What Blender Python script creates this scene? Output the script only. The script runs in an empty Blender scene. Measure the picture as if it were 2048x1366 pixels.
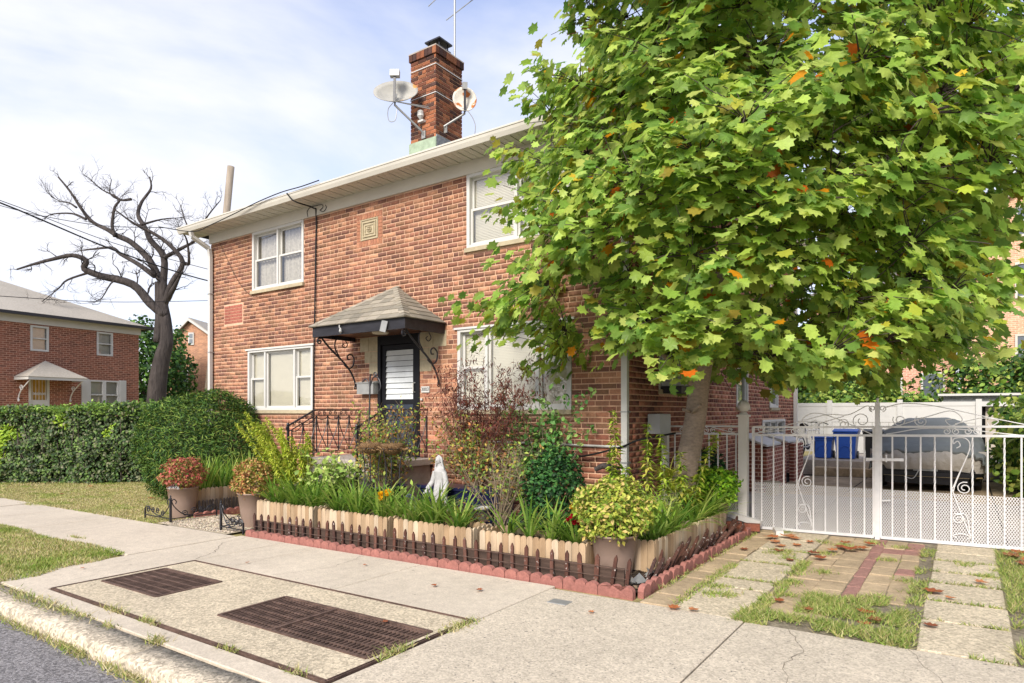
import bpy, math, random
import numpy as np
from mathutils import Vector, Matrix, noise as mnoise

SC = bpy.context.scene
COL = SC.collection
# ------------------------------------------------------------------ camera
cam = bpy.data.cameras.new('camera'); cam.sensor_width = 36.0; cam.lens = 36.0 * 1291 / 2048
cam.shift_y = 139 / 2048; cam.clip_end = 800
co = bpy.data.objects.new('camera', cam); COL.objects.link(co)
co.location = (0, -8, 1.6); co.rotation_euler = (math.radians(90), 0, math.radians(35.06))
SC.camera = co
# ------------------------------------------------------------------ sky, sun, exposure
SUN_DIR = Vector((0.14, -0.84, 0.60)).normalized()
w = bpy.data.worlds.new('World'); SC.world = w; w.use_nodes = True
nt = w.node_tree; nt.nodes.clear()
sky = nt.nodes.new('ShaderNodeTexSky'); sky.sky_type = 'NISHITA'; sky.sun_disc = False
sky.sun_elevation = math.asin(SUN_DIR.z); sky.sun_rotation = math.atan2(SUN_DIR.x, SUN_DIR.y)
sky.air_density = 1.0; sky.dust_density = .6; sky.ozone_density = 3.0
bg = nt.nodes.new('ShaderNodeBackground'); bg.inputs['Strength'].default_value = 0.09
tc = nt.nodes.new('ShaderNodeTexCoord')
mp = nt.nodes.new('ShaderNodeMapping'); mp.inputs['Scale'].default_value = (1.0, 1.0, 2.6); mp.inputs['Rotation'].default_value = (0.15, 0.3, 0.5)
n1 = nt.nodes.new('ShaderNodeTexNoise'); n1.inputs['Scale'].default_value = 1.5; n1.inputs['Detail'].default_value = 8; n1.inputs['Roughness'].default_value = .52; n1.inputs['Distortion'].default_value = .35
r1 = nt.nodes.new('ShaderNodeMapRange'); r1.inputs['From Min'].default_value = .40; r1.inputs['From Max'].default_value = .72; r1.inputs['To Min'].default_value = .2; r1.inputs['To Max'].default_value = 1.0; r1.interpolation_type = 'SMOOTHSTEP'
sep = nt.nodes.new('ShaderNodeSeparateXYZ')
rh = nt.nodes.new('ShaderNodeMapRange'); rh.inputs['From Min'].default_value = .02; rh.inputs['From Max'].default_value = .5; rh.inputs['To Min'].default_value = .5; rh.inputs['To Max'].default_value = 0.0
add = nt.nodes.new('ShaderNodeMath'); add.operation = 'ADD'; add.use_clamp = True
mixs = nt.nodes.new('ShaderNodeMix'); mixs.data_type = 'RGBA'
mixs.inputs['B'].default_value = (3.6, 3.64, 3.95, 1)
L = nt.links.new
L(tc.outputs['Generated'], mp.inputs['Vector']); L(mp.outputs['Vector'], n1.inputs['Vector']); L(n1.outputs['Fac'], r1.inputs['Value'])
L(tc.outputs['Generated'], sep.inputs[0]); L(sep.outputs['Z'], rh.inputs['Value'])
L(r1.outputs['Result'], add.inputs[0]); L(rh.outputs['Result'], add.inputs[1])
tint = nt.nodes.new('ShaderNodeMix'); tint.data_type = 'RGBA'; tint.blend_type = 'MULTIPLY'; tint.inputs['Factor'].default_value = 1.0; tint.inputs['B'].default_value = (1.16, .99, 1.02, 1)
L(sky.outputs['Color'], tint.inputs['A']); L(add.outputs[0], mixs.inputs['Factor']); L(tint.outputs['Result'], mixs.inputs['A'])
L(mixs.outputs['Result'], bg.inputs['Color'])
wo = nt.nodes.new('ShaderNodeOutputWorld'); L(bg.outputs[0], wo.inputs['Surface'])
sun = bpy.data.lights.new('sun', 'SUN'); sun.energy = 1.6; sun.angle = math.radians(20); sun.color = (1.0, .94, .85)
so = bpy.data.objects.new('sun', sun); COL.objects.link(so); so.rotation_euler = (-SUN_DIR).to_track_quat('-Z', 'Y').to_euler()
vs = SC.view_settings; vs.view_transform = 'Standard'; vs.look = 'None'; vs.exposure = 1.68; vs.gamma = 1.0; vs.use_curve_mapping = False
SC.cycles.max_bounces = 8; SC.cycles.transparent_max_bounces = 24; SC.cycles.use_denoising = True
# ------------------------------------------------------------------ helpers
RND = random.Random(11); NR = np.random.default_rng(11)
def U(a, b): return RND.uniform(a, b)
def gz(x): return .05 + .018 * max(-40., min(8., x))
def lin(r, g, b): return tuple(((c / 255) / 12.92 if c / 255 < .04045 else ((c / 255 + .055) / 1.055) ** 2.4) for c in (r, g, b))
MATS = {}
def mat(name, col=(.5, .5, .5), rough=.8, var=.15, sc=6., bump=.25, bs=70., metal=0., src=None, spec=.3, big=0., bigsc=.7, transl=0., agg=0., aggs=70., brick=None, streak=0., speck=None, bd=.01, stretch=None, wave=0.):
    m = bpy.data.materials.new(name); m.use_nodes = True; t = m.node_tree; N = t.nodes; N.clear(); K = t.links.new
    out = N.new('ShaderNodeOutputMaterial'); p = N.new('ShaderNodeBsdfPrincipled')
    p.inputs['Roughness'].default_value = rough; p.inputs['Metallic'].default_value = metal; p.inputs['Specular IOR Level'].default_value = spec
    g = N.new('ShaderNodeNewGeometry'); pos = g.outputs['Position']
    if stretch:
        mm = N.new('ShaderNodeMapping'); mm.inputs['Scale'].default_value = stretch; K(pos, mm.inputs['Vector']); pos2 = mm.outputs['Vector']
    else: pos2 = pos
    height = None
    if src == 'attr':
        a = N.new('ShaderNodeAttribute'); a.attribute_name = 'Col'; c = a.outputs['Color']
    elif src == 'obj':
        a = N.new('ShaderNodeObjectInfo'); c = a.outputs['Color']
    elif brick:
        du, c1, c2, cm, rw, rhh, ms = brick
        dot = N.new('ShaderNodeVectorMath'); dot.operation = 'DOT_PRODUCT'; dot.inputs[1].default_value = du; K(pos, dot.inputs[0])
        sp = N.new('ShaderNodeSeparateXYZ'); K(pos, sp.inputs[0]); cb = N.new('ShaderNodeCombineXYZ'); K(dot.outputs['Value'], cb.inputs[0]); K(sp.outputs['Z'], cb.inputs[1])
        b = N.new('ShaderNodeTexBrick'); b.inputs['Scale'].default_value = 1; b.inputs['Brick Width'].default_value = rw; b.inputs['Row Height'].default_value = rhh; b.inputs['Mortar Size'].default_value = ms; b.inputs['Mortar Smooth'].default_value = .1; b.inputs['Bias'].default_value = -.1
        b.inputs['Color1'].default_value = (*c1, 1); b.inputs['Color2'].default_value = (*c2, 1); b.inputs['Mortar'].default_value = (*cm, 1); K(cb.outputs[0], b.inputs['Vector']); c = b.outputs['Color']
        iv = N.new('ShaderNodeMath'); iv.operation = 'SUBTRACT'; iv.inputs[0].default_value = 1; K(b.outputs['Fac'], iv.inputs[1]); height = iv.outputs[0]
    else:
        r = N.new('ShaderNodeRGB'); r.outputs[0].default_value = (*col, 1); c = r.outputs[0]
    def scale_by(c, val):
        v = N.new('ShaderNodeVectorMath'); v.operation = 'SCALE'; K(c, v.inputs[0]); K(val, v.inputs['Scale']); return v.outputs[0]
    def nz(scale, lo, hi, det=5, vec=None, rgh=.6, a=.28, b=.72):
        n = N.new('ShaderNodeTexNoise'); n.inputs['Scale'].default_value = scale; n.inputs['Detail'].default_value = det; n.inputs['Roughness'].default_value = rgh; K(vec or pos2, n.inputs['Vector'])
        r = N.new('ShaderNodeMapRange'); r.inputs['From Min'].default_value = a; r.inputs['From Max'].default_value = b; r.inputs['To Min'].default_value = lo; r.inputs['To Max'].default_value = hi; K(n.outputs['Fac'], r.inputs['Value']); return r.outputs['Result']
    if var: c = scale_by(c, nz(sc, 1 - var, 1 + var))
    if big: c = scale_by(c, nz(bigsc, 1 - big, 1 + big * .6, vec=pos))
    if streak:
        ms_ = N.new('ShaderNodeMapping'); ms_.inputs['Scale'].default_value = (1.6, 1.6, .28); K(pos, ms_.inputs['Vector']); c = scale_by(c, nz(1.0, 1 - streak, 1 + streak * .5, vec=ms_.outputs['Vector'], a=.36, b=.6, det=8))
    if agg:
        v = N.new('ShaderNodeTexVoronoi'); v.inputs['Scale'].default_value = aggs; K(pos, v.inputs['Vector'])
        sx = N.new('ShaderNodeSeparateColor'); K(v.outputs['Color'], sx.inputs[0])
        r = N.new('ShaderNodeMapRange'); r.inputs['To Min'].default_value = 1 - agg; r.inputs['To Max'].default_value = 1 + agg * .7; K(sx.outputs[0], r.inputs['Value']); c = scale_by(c, r.outputs['Result'])
    if speck:
        scl, thr, colr = speck
        n = N.new('ShaderNodeTexNoise'); n.inputs['Scale'].default_value = scl; n.inputs['Detail'].default_value = 3; K(pos, n.inputs['Vector'])
        r = N.new('ShaderNodeMapRange'); r.inputs['From Min'].default_value = thr; r.inputs['From Max'].default_value = thr + .06; K(n.outputs['Fac'], r.inputs['Value'])
        mx = N.new('ShaderNodeMix'); mx.data_type = 'RGBA'; K(r.outputs['Result'], mx.inputs['Factor']); K(c, mx.inputs['A']); mx.inputs['B'].default_value = (*colr, 1); c = mx.outputs['Result']
    K(c, p.inputs['Base Color'])
    if bump:
        bp = N.new('ShaderNodeBump'); bp.inputs['Strength'].default_value = bump; bp.inputs['Distance'].default_value = bd
        if height is not None: K(height, bp.inputs['Height'])
        else: K(nz(bs, 0, 1, 4, a=.2, b=.8), bp.inputs['Height'])
        K(bp.outputs[0], p.inputs['Normal'])
    sh = p.outputs[0]
    if transl:
        tr = N.new('ShaderNodeBsdfTranslucent'); K(c, tr.inputs['Color']); mx = N.new('ShaderNodeMixShader'); mx.inputs[0].default_value = transl; K(sh, mx.inputs[1]); K(tr.outputs[0], mx.inputs[2]); sh = mx.outputs[0]
    K(sh, out.inputs['Surface']); MATS[name] = m; return m
def glass_mat(name, tint, fac):
    m = bpy.data.materials.new(name); m.use_nodes = True; t = m.node_tree; N = t.nodes; N.clear(); K = t.links.new
    out = N.new('ShaderNodeOutputMaterial'); tr = N.new('ShaderNodeBsdfTransparent'); tr.inputs[0].default_value = (*tint, 1); gl = N.new('ShaderNodeBsdfGlossy'); gl.inputs['Roughness'].default_value = .02
    fr = N.new('ShaderNodeFresnel'); fr.inputs['IOR'].default_value = 1.5; ad = N.new('ShaderNodeMath'); ad.inputs[1].default_value = fac; ad.use_clamp = True; K(fr.outputs[0], ad.inputs[0])
    mx = N.new('ShaderNodeMixShader'); K(ad.outputs[0], mx.inputs[0]); K(tr.outputs[0], mx.inputs[1]); K(gl.outputs[0], mx.inputs[2]); K(mx.outputs[0], out.inputs['Surface']); return m
WORLD = {}
def link(o, parent=None, origin=(0, 0, 0)):
    COL.objects.link(o); origin = Vector(origin)
    if parent is not None:
        o.parent = parent; o.location = origin - WORLD[parent.name]
    else: o.location = origin
    WORLD[o.name] = origin; return o
def thing(name, label, cat, loc=(0, 0, 0), group=None):
    o = bpy.data.objects.new(name, None); o.empty_display_size = .1; link(o, None, loc)
    o['label'] = label; o['category'] = cat
    if group: o['group'] = group
    return o
def tag(o, label, cat, group=None):
    o['label'] = label; o['category'] = cat
    if group: o['group'] = group
    return o
def struct(o): o['kind'] = 'structure'; return o
def stuff(o): o['kind'] = 'stuff'; return o
def mesh_np(name, V, F, C, m, parent=None, origin=None, smooth=False):
    V = np.asarray(V, dtype=np.float32); F = np.asarray(F, dtype=np.int32)
    if origin is None: origin = WORLD[parent.name] if parent is not None else Vector((0, 0, 0))
    me = bpy.data.meshes.new(name); k = F.shape[1]
    me.vertices.add(len(V)); me.vertices.foreach_set('co', (V - np.array(origin, dtype=np.float32)).ravel())
    me.loops.add(F.size); me.loops.foreach_set('vertex_index', F.ravel())
    me.polygons.add(len(F)); me.polygons.foreach_set('loop_start', np.arange(0, F.size, k, dtype=np.int32))
    me.update(calc_edges=True)
    if C is not None:
        a = me.attributes.new('Col', 'FLOAT_COLOR', 'POINT'); cc = np.ones((len(V), 4), dtype=np.float32); cc[:, :3] = C; a.data.foreach_set('color', cc.ravel())
    if smooth: me.polygons.foreach_set('use_smooth', np.ones(len(F), dtype=bool))
    me.materials.append(m); me.validate()
    return link(bpy.data.objects.new(name, me), parent, origin)
class MB:
    def __init__(s, T=None): s.v = []; s.f = []; s.c = []; s.T = T; s.col = (1, 1, 1)
    def add(s, vs, fs, col=None):
        o = len(s.v)
        for p in vs:
            p = Vector(p); s.v.append(s.T @ p if s.T else p); s.c.append(col or s.col)
        for f in fs: s.f.append([i + o for i in f])
    def box(s, x0, x1, y0, y1, z0, z1, col=None):
        s.add([(x0, y0, z0), (x1, y0, z0), (x1, y1, z0), (x0, y1, z0), (x0, y0, z1), (x1, y0, z1), (x1, y1, z1), (x0, y1, z1)], [(3, 2, 1, 0), (4, 5, 6, 7), (0, 1, 5, 4), (1, 2, 6, 5), (2, 3, 7, 6), (3, 0, 4, 7)], col); return s
    def bbox(s, x0, x1, y0, y1, z0, z1, b=.01, col=None):   # box with bevelled top
        s.add([(x0, y0, z0), (x1, y0, z0), (x1, y1, z0), (x0, y1, z0), (x0, y0, z1 - b), (x1, y0, z1 - b), (x1, y1, z1 - b), (x0, y1, z1 - b), (x0 + b, y0 + b, z1), (x1 - b, y0 + b, z1), (x1 - b, y1 - b, z1), (x0 + b, y1 - b, z1)],
              [(3, 2, 1, 0), (8, 9, 10, 11), (0, 1, 5, 4), (1, 2, 6, 5), (2, 3, 7, 6), (3, 0, 4, 7), (4, 5, 9, 8), (5, 6, 10, 9), (6, 7, 11, 10), (7, 4, 8, 11)], col); return s
    def bar(s, p, q, wd, th, up=(0, 0, 1), col=None):
        p = Vector(p); q = Vector(q); d = (q - p).normalized(); up = Vector(up)
        a = d.cross(up)
        if a.length < 1e-4: a = d.cross(Vector((1, 0, 0)))
        a.normalize(); b = a.cross(d).normalized(); a *= wd / 2; b *= th / 2
        s.add([p - a - b, p + a - b, p + a + b, p - a + b, q - a - b, q + a - b, q + a + b, q - a + b], [(3, 2, 1, 0), (4, 5, 6, 7), (0, 1, 5, 4), (1, 2, 6, 5), (2, 3, 7, 6), (3, 0, 4, 7)], col); return s
    def tube(s, path, r, n=6, col=None, twist=0.):
        P = [Vector(p) for p in path]; rs = r if isinstance(r, (list, tuple)) else [r] * len(P); vs = []; fs = []; nrm = None
        for i, p in enumerate(P):
            t = (P[min(i + 1, len(P) - 1)] - P[max(i - 1, 0)])
            t = t.normalized() if t.length > 1e-9 else Vector((0, 0, 1))
            if nrm is None:
                nrm = t.cross(Vector((0, 0, 1)) if abs(t.z) < .9 else Vector((1, 0, 0))).normalized()
            else:
                nrm = (nrm - t * nrm.dot(t)); nrm = nrm.normalized() if nrm.length > 1e-6 else t.orthogonal().normalized()
            bi = t.cross(nrm)
            for k in range(n):
                a = 2 * math.pi * k / n + twist * i; vs.append(p + (nrm * math.cos(a) + bi * math.sin(a)) * rs[i])
        for i in range(len(P) - 1):
            for k in range(n):
                k2 = (k + 1) % n; fs.append((i * n + k, i * n + k2, (i + 1) * n + k2, (i + 1) * n + k))
        fs.append(tuple(reversed(range(n)))); m = (len(P) - 1) * n; fs.append(tuple(m + k for k in range(n)))
        s.add(vs, fs, col); return s
    def lathe(s, prof, c, n=20, col=None, cap=True, mod=None):
        c = Vector(c); vs = []; fs = []
        for r, z in prof:
            for k in range(n):
                a = 2 * math.pi * k / n; rr = r * (mod(a, z) if mod else 1); vs.append(c + Vector((rr * math.cos(a), rr * math.sin(a), z)))
        for i in range(len(prof) - 1):
            for k in range(n):
                k2 = (k + 1) % n; fs.append((i * n + k, i * n + k2, (i + 1) * n + k2, (i + 1) * n + k))
        if cap:
            fs.append(tuple(reversed(range(n)))); m = (len(prof) - 1) * n; fs.append(tuple(m + k for k in range(n)))
        s.add(vs, fs, col); return s
    def ext(s, poly, ev, col=None):
        n = len(poly); ev = Vector(ev); P = [Vector(p) for p in poly]
        s.add(P + [p + ev for p in P], [tuple(reversed(range(n))), tuple(range(n, 2 * n))] + [(i, (i + 1) % n, n + (i + 1) % n, n + i) for i in range(n)], col); return s
    def face(s, *pts, col=None): s.add(pts, [tuple(range(len(pts)))], col); return s
    def build(s, name, m, parent=None, origin=None, smooth=False):
        if origin is None: origin = WORLD[parent.name] if parent is not None else Vector((0, 0, 0))
        origin = Vector(origin); me = bpy.data.meshes.new(name)
        me.from_pydata([tuple(p - origin) for p in s.v], [], s.f)
        a = me.attributes.new('Col', 'FLOAT_COLOR', 'POINT')
        a.data.foreach_set('color', [x for c in s.c for x in (*c, 1)])
        if smooth: me.polygons.foreach_set('use_smooth', [True] * len(me.polygons))
        me.materials.append(m); me.validate(); me.update()
        return link(bpy.data.objects.new(name, me), parent, origin)
def dup(src, parent, origin, scale=None, color=None, rot=None):
    o = bpy.data.objects.new(src.name.split('.')[0], src.data); link(o, parent, origin)
    if scale: o.scale = scale
    if color: o.color = (*color, 1)
    if rot: o.rotation_euler = rot
    return o
def spiral(c, r0, r1, a0, turns, ux, uy, n=18):
    c = Vector(c); ux = Vector(ux); uy = Vector(uy); out = []
    for i in range(n + 1):
        t = i / n; r = r0 + (r1 - r0) * t; a = a0 + turns * 2 * math.pi * t; out.append(c + ux * (r * math.cos(a)) + uy * (r * math.sin(a)))
    return out
def bez(p0, p1, p2, p3, n=12):
    p0, p1, p2, p3 = map(Vector, (p0, p1, p2, p3)); return [p0 * (1 - t) ** 3 + p1 * 3 * t * (1 - t) ** 2 + p2 * 3 * t * t * (1 - t) + p3 * t ** 3 for t in [i / n for i in range(n + 1)]]
def cat(pts, n=6):   # smooth curve through points
    P = [Vector(p) for p in pts]; P = [P[0] * 2 - P[1]] + P + [P[-1] * 2 - P[-2]]; out = []
    for i in range(1, len(P) - 2):
        for k in range(n):
            t = k / n; a, b, c, d = P[i - 1:i + 3]
            out.append(.5 * ((2 * b) + (c - a) * t + (2 * a - 5 * b + 4 * c - d) * t * t + (3 * b - a - 3 * c + d) * t ** 3))
    out.append(P[-2]); return out
# ---- foliage by numpy
LEAF = (np.array([[0, 0, 0], [.28, .45, .10], [0, 1, -.08], [-.28, .45, .10]]), np.array([[0, 1, 2], [0, 2, 3]]))
WIDE = (np.array([[0, 0, 0], [.16, .4, .05], [0, 1, -.25], [-.16, .4, .05]]), np.array([[0, 1, 2], [0, 2, 3]]))
NARROW = (np.array([[0, 0, 0], [.10, .4, .05], [0, 1, -.12], [-.10, .4, .05]]), np.array([[0, 1, 2], [0, 2, 3]]))
OVAL = (np.array([[0, 0, 0], [.3, .3, .08], [.26, .7, .06], [0, 1, -.08], [-.26, .7, .06], [-.3, .3, .08]]), np.array([[0, 1, 5], [1, 2, 4], [1, 4, 5], [2, 3, 4]]))
def _tulip(fold=.16, droop=.22, curl=.7, skew=0.):
    pts = [(0, 0), (.14, .05), (.46, -.02), (.36, .24), (.62, .44), (.40, .52), (.34, .84), (.12, .76), (0, .96), (-.12, .76), (-.34, .84), (-.40, .52), (-.62, .44), (-.36, .24), (-.46, -.02), (-.14, .05)]
    V = [(0, .42, -.03)] + [(x * (1 - .12 * skew * (x > 0)) + skew * .06 * y, y, fold * abs(x) - droop * max(0, y - .2) ** 2 - curl * max(0, abs(x) - .25) ** 2 + skew * .10 * x) for x, y in pts]; n = len(pts)
    return np.array(V), np.array([[0, 1 + i, 1 + (i + 1) % n] for i in range(n)])
TULIPS = [_tulip(), _tulip(.34, .35, .9, .6), _tulip(.05, .55, 1.3, -.7), _tulip(.28, .1, .3, -1.0)]
TULIP = _tulip()
def unit(a): return a / np.maximum(np.linalg.norm(a, axis=1, keepdims=True), 1e-9)
def scatter(tmpl, pos, axis, nrm, size, col):
    TV, TF = tmpl; n = len(pos); ax = unit(np.asarray(axis, float)); nm = np.asarray(nrm, float); sd = unit(np.cross(ax, nm)); nm = np.cross(sd, ax); size = np.asarray(size, float).reshape(-1, 1, 1)
    V = pos[:, None, :] + size * (TV[None, :, 0:1] * sd[:, None, :] + TV[None, :, 1:2] * ax[:, None, :] + TV[None, :, 2:3] * nm[:, None, :])
    F = TF[None] + (np.arange(n) * len(TV))[:, None, None]
    C = np.repeat(np.asarray(col)[:, None, :], len(TV), axis=1)
    return V.reshape(-1, 3), F.reshape(-1, TF.shape[1]), C.reshape(-1, 3)
def merge(parts):
    V = []; F = []; C = []; o = 0
    for v, f, c in parts: V.append(v); F.append(f + o); C.append(c); o += len(v)
    return np.vstack(V), np.vstack(F), np.vstack(C)
def pal(n, cols, jit=.18):
    cols = np.array(cols); c = cols[NR.integers(0, len(cols), n)]; return np.clip(c * NR.uniform(1 - jit, 1 + jit, (n, 1)) * NR.uniform(.93, 1.07, (n, 3)), 0, 1)
def sphere_dirs(n): return unit(NR.normal(size=(n, 3)))
def blades(n, base, rad, length, lean, cols, width=.022, seg=5, up=.9):
    # arching strap leaves round a clump base
    a = NR.uniform(0, 2 * np.pi, n); r = np.sqrt(NR.uniform(0, 1, n)) * rad; b = np.array(base)[None] + np.stack([r * np.cos(a), r * np.sin(a), np.zeros(n)], 1)
    az = a + NR.normal(0, .7, n); ln = length * NR.uniform(.55, 1.1, n); le = lean * NR.uniform(.3, 1.3, n); cur = NR.uniform(.6, 2.0, n) * lean
    h = np.stack([np.cos(az), np.sin(az), np.zeros(n)], 1); sd = np.stack([-np.sin(az), np.cos(az), np.zeros(n)], 1)
    V = np.zeros((n, (seg + 1) * 2, 3)); p = b.copy(); ang = le.copy()
    for i in range(seg + 1):
        t = i / seg; wd = width * (1 - t ** 2.2) * (.55 + .9 * min(1, t * 2)) * .5 + .0008
        V[:, 2 * i] = p - sd * wd; V[:, 2 * i + 1] = p + sd * wd
        p = p + (h * np.sin(ang)[:, None] + np.array([0, 0, 1])[None] * np.cos(ang)[:, None]) * (ln / seg)[:, None]; ang = ang + cur / seg
    F = np.array([[2 * i, 2 * i + 1, 2 * i + 3, 2 * i + 2] for i in range(seg)])
    Fa = (F[None] + (np.arange(n) * (seg + 1) * 2)[:, None, None]).reshape(-1, 4); C = np.repeat(pal(n, cols)[:, None], (seg + 1) * 2, 1)
    return V.reshape(-1, 3), Fa, C.reshape(-1, 3)
def grass(n, xy, hgt, cols, zf=None, wd=.006, leanj=.5):
    z = np.array([gz(x) for x in xy[:, 0]]) if zf is None else zf
    a = NR.uniform(0, 2 * np.pi, n); h = hgt * NR.uniform(.5, 1.4, n); b = np.stack([xy[:, 0], xy[:, 1], z], 1); sd = np.stack([np.cos(a), np.sin(a), 0 * a], 1) * wd
    tip = b + np.stack([NR.normal(0, leanj, n) * h, NR.normal(0, leanj, n) * h, h], 1)
    V = np.stack([b - sd, b + sd, tip], 1).reshape(-1, 3); F = np.arange(3 * n).reshape(-1, 3); C = np.repeat(pal(n, cols)[:, None], 3, 1).reshape(-1, 3)
    return V, F, C
# ------------------------------------------------------------------ materials
m_leaf = mat('leaf_green', src='attr', rough=.45, var=.12, sc=30, bump=.0, spec=.25, transl=.5)
m_leaf_matte = mat('leaf_shrub', src='attr', rough=.55, var=.10, sc=30, bump=0, spec=.25, transl=.22)
m_brick = mat('brick_fired_clay', src='attr', streak=.22, rough=.85, var=.28, sc=26, bump=.5, bs=120, spec=.2, big=.13, bigsc=.8, bd=.004)
m_brick1 = mat('brick_fired_clay_single', src='obj', streak=.22, rough=.85, var=.28, sc=26, bump=.5, bs=120, spec=.2, big=.13, bigsc=.8, bd=.004)
m_mortar = mat('mortar', lin(206, 168, 139), rough=.95, var=.18, sc=20, bump=.4, bs=150, big=.12, bd=.004)
m_white = mat('white_vinyl', (.56, .55, .51), rough=.45, var=.04, sc=4, bump=0, big=.05)
m_cream = mat('cream_trim_paint', (.56, .53, .45), rough=.55, var=.06, sc=5, bump=.08, big=.08, stretch=(.4, 1, 1))
m_blind = mat('window_blind', (.74, .69, .58), rough=.6, var=.03, bump=0)
m_curtain = mat('lace_curtain', (.58, .53, .46), rough=.9, var=.25, sc=22, bump=.3, bs=60)
m_glass = glass_mat('window_glass', (.93, .95, .94), .10)
m_limestone = mat('limestone', lin(176, 163, 134), rough=.85, var=.15, sc=14, bump=.3, big=.12)
m_black_iron = mat('black_iron', (.018, .018, .022), rough=.42, var=.25, sc=20, bump=.12, spec=.5)
m_white_iron = mat('white_painted_iron', (.70, .68, .66), rough=.42, var=.07, sc=14, bump=.06, big=.05)
m_shingle = mat('asphalt_shingle', src='attr', rough=.95, var=.3, sc=90, bump=.5, bs=240, bd=.004)
m_conc = mat('concrete_slab', lin(200, 187, 166), rough=.9, var=.08, sc=9, bump=.25, bs=160, big=.12, bigsc=.9, agg=.14, aggs=90, bd=.004, speck=(14, .70, (.25, .22, .17)))
m_conc2 = mat('concrete_apron', lin(197, 184, 162), rough=.92, var=.1, sc=10, bump=.4, bs=120, big=.14, bigsc=.8, agg=.24, aggs=80, bd=.004, speck=(45, .64, (.20, .18, .15)))
m_agg = mat('exposed_aggregate', lin(200, 185, 157), rough=.92, var=.12, sc=8, bump=.5, bs=110, big=.14, bigsc=1.1, agg=.34, aggs=62, bd=.008)
m_curb = mat('aggregate_kerb', lin(198, 184, 160), rough=.92, var=.2, sc=12, bump=.6, bs=70, agg=.45, aggs=50, bd=.008)
m_asphalt = mat('asphalt', lin(138, 134, 132), rough=.9, var=.12, sc=5, bump=.9, bs=110, agg=.55, aggs=70, big=.1, bd=.008)
m_soil = mat('soil', (.065, .052, .038), rough=1, var=.45, sc=35, bump=1, bs=60, bd=.02)
m_sand = mat('sandy_bed', (.30, .25, .17), rough=1, var=.45, sc=22, bump=1, bs=60, bd=.02, big=.3, bigsc=3)
m_mulch = mat('mulch', (.060, .042, .028), rough=1, var=.6, sc=50, bump=1, bs=70, bd=.02)
m_ground = mat('lawn_ground', lin(158, 146, 96), rough=1, var=.35, sc=9, bump=.6, bs=50, big=.2)
m_grass = mat('grass_blades', src='attr', rough=.7, var=.1, bump=0, transl=.25)
m_rust = mat('rusty_steel', (.150, .095, .072), rough=.75, var=.45, sc=12, bump=.5, bs=120, metal=.3, big=.3, bigsc=2)
m_cedar = mat('cedar_board', src='attr', rough=.75, var=.22, sc=16, bump=.35, bs=60, stretch=(1, 1, .12))
m_cedar1 = mat('cedar_board_single', src='obj', rough=.75, var=.22, sc=16, bump=.35, bs=60, stretch=(1, 1, .12))
m_picket = mat('stained_picket', src='obj', rough=.75, var=.35, sc=30, bump=.4, bs=90, stretch=(1, 1, .3), speck=(34, .64, (.42, .36, .32)))
m_plank = mat('dark_plank', (.075, .048, .035), rough=.85, var=.4, sc=8, bump=.4, bs=40, stretch=(.2, .2, 1.5))
m_scallop = mat('red_edging_stone', lin(158, 106, 95), rough=.92, var=.2, sc=25, bump=.5, bs=130, agg=.12, aggs=150, big=.15, bigsc=3, bd=.004)
m_pot = mat('taupe_plastic', lin(139, 118, 104), rough=.5, var=.06, sc=4, bump=.05, spec=.4, big=.06)
m_navy = mat('navy_plastic', (.010, .012, .045), rough=.3, var=.2, sc=8, bump=0, spec=.5)
m_bark = mat('pale_bark', lin(150, 132, 116), rough=.9, var=.25, sc=18, bump=.5, bs=40, stretch=(1, 1, 2.2), big=.2, bigsc=4)
m_twig = mat('twig_bark', (.055, .042, .040), rough=.85, var=.3, sc=30, bump=.2)
m_oldbark = mat('old_bark', (.060, .050, .045), rough=.95, var=.45, sc=7, bump=1, bs=9, stretch=(1, 1, .25), bd=.05, big=.3, bigsc=1.2)
m_stem = mat('woody_stem', src='attr', rough=.85, var=.25, sc=30, bump=.2)
m_statue = mat('painted_statue', (.44, .43, .41), rough=.75, var=.1, sc=20, bump=.3, bs=90, speck=(30, .69, (.35, .33, .30)))
m_grey = mat('grey_metal', (.33, .33, .31), rough=.5, var=.15, sc=10, bump=.05, metal=.4)
m_dish = mat('dish_enamel', (.36, .35, .31), rough=.6, var=.1, sc=8, bump=.05, speck=(4.2, .63, (.50, .27, .08)))
m_dish_rust = mat('rusted_dish_enamel', (.62, .58, .48), rough=.7, var=.15, sc=14, bump=.1, speck=(5.5, .50, (.42, .13, .025)))
m_copper = mat('green_flashing', lin(156, 172, 146), rough=.8, var=.18, sc=12, bump=.2)
m_lead = mat('grey_flashing', (.22, .23, .23), rough=.7, var=.4, sc=18, bump=.6, bs=30)
m_terra = mat('terracotta', lin(190, 110, 75), rough=.85, var=.2, sc=15, bump=.2)
m_cable = mat('black_cable', (.015, .015, .015), rough=.6, var=.1, bump=0)
m_dark = mat('dark_void', (.004, .004, .004), rough=1, var=0, bump=0)
m_deadleaf = mat('dead_leaf', src='attr', rough=.8, var=.25, sc=40, bump=.3, transl=.1)
# ================================================================== THE SETTING
# ground sheet
xs = [-260, -120, -60, -40] + [-40 + i * 2 for i in range(1, 25)] + [20, 60, 140, 260]
ysg = [-200, -60, -6.02, -5.4, -4, -2, 0, 4, 10, 20, 40, 90, 260]
V = [(x, y, gz(x) - (.16 if y <= -6.02 else .03)) for y in ysg for x in xs]; nx = len(xs)
F = [(j * nx + i, j * nx + i + 1, (j + 1) * nx + i + 1, (j + 1) * nx + i) for j in range(len(ysg) - 1) for i in range(nx - 1)]
struct(mesh_np('ground', V, F, None, m_ground))
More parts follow.
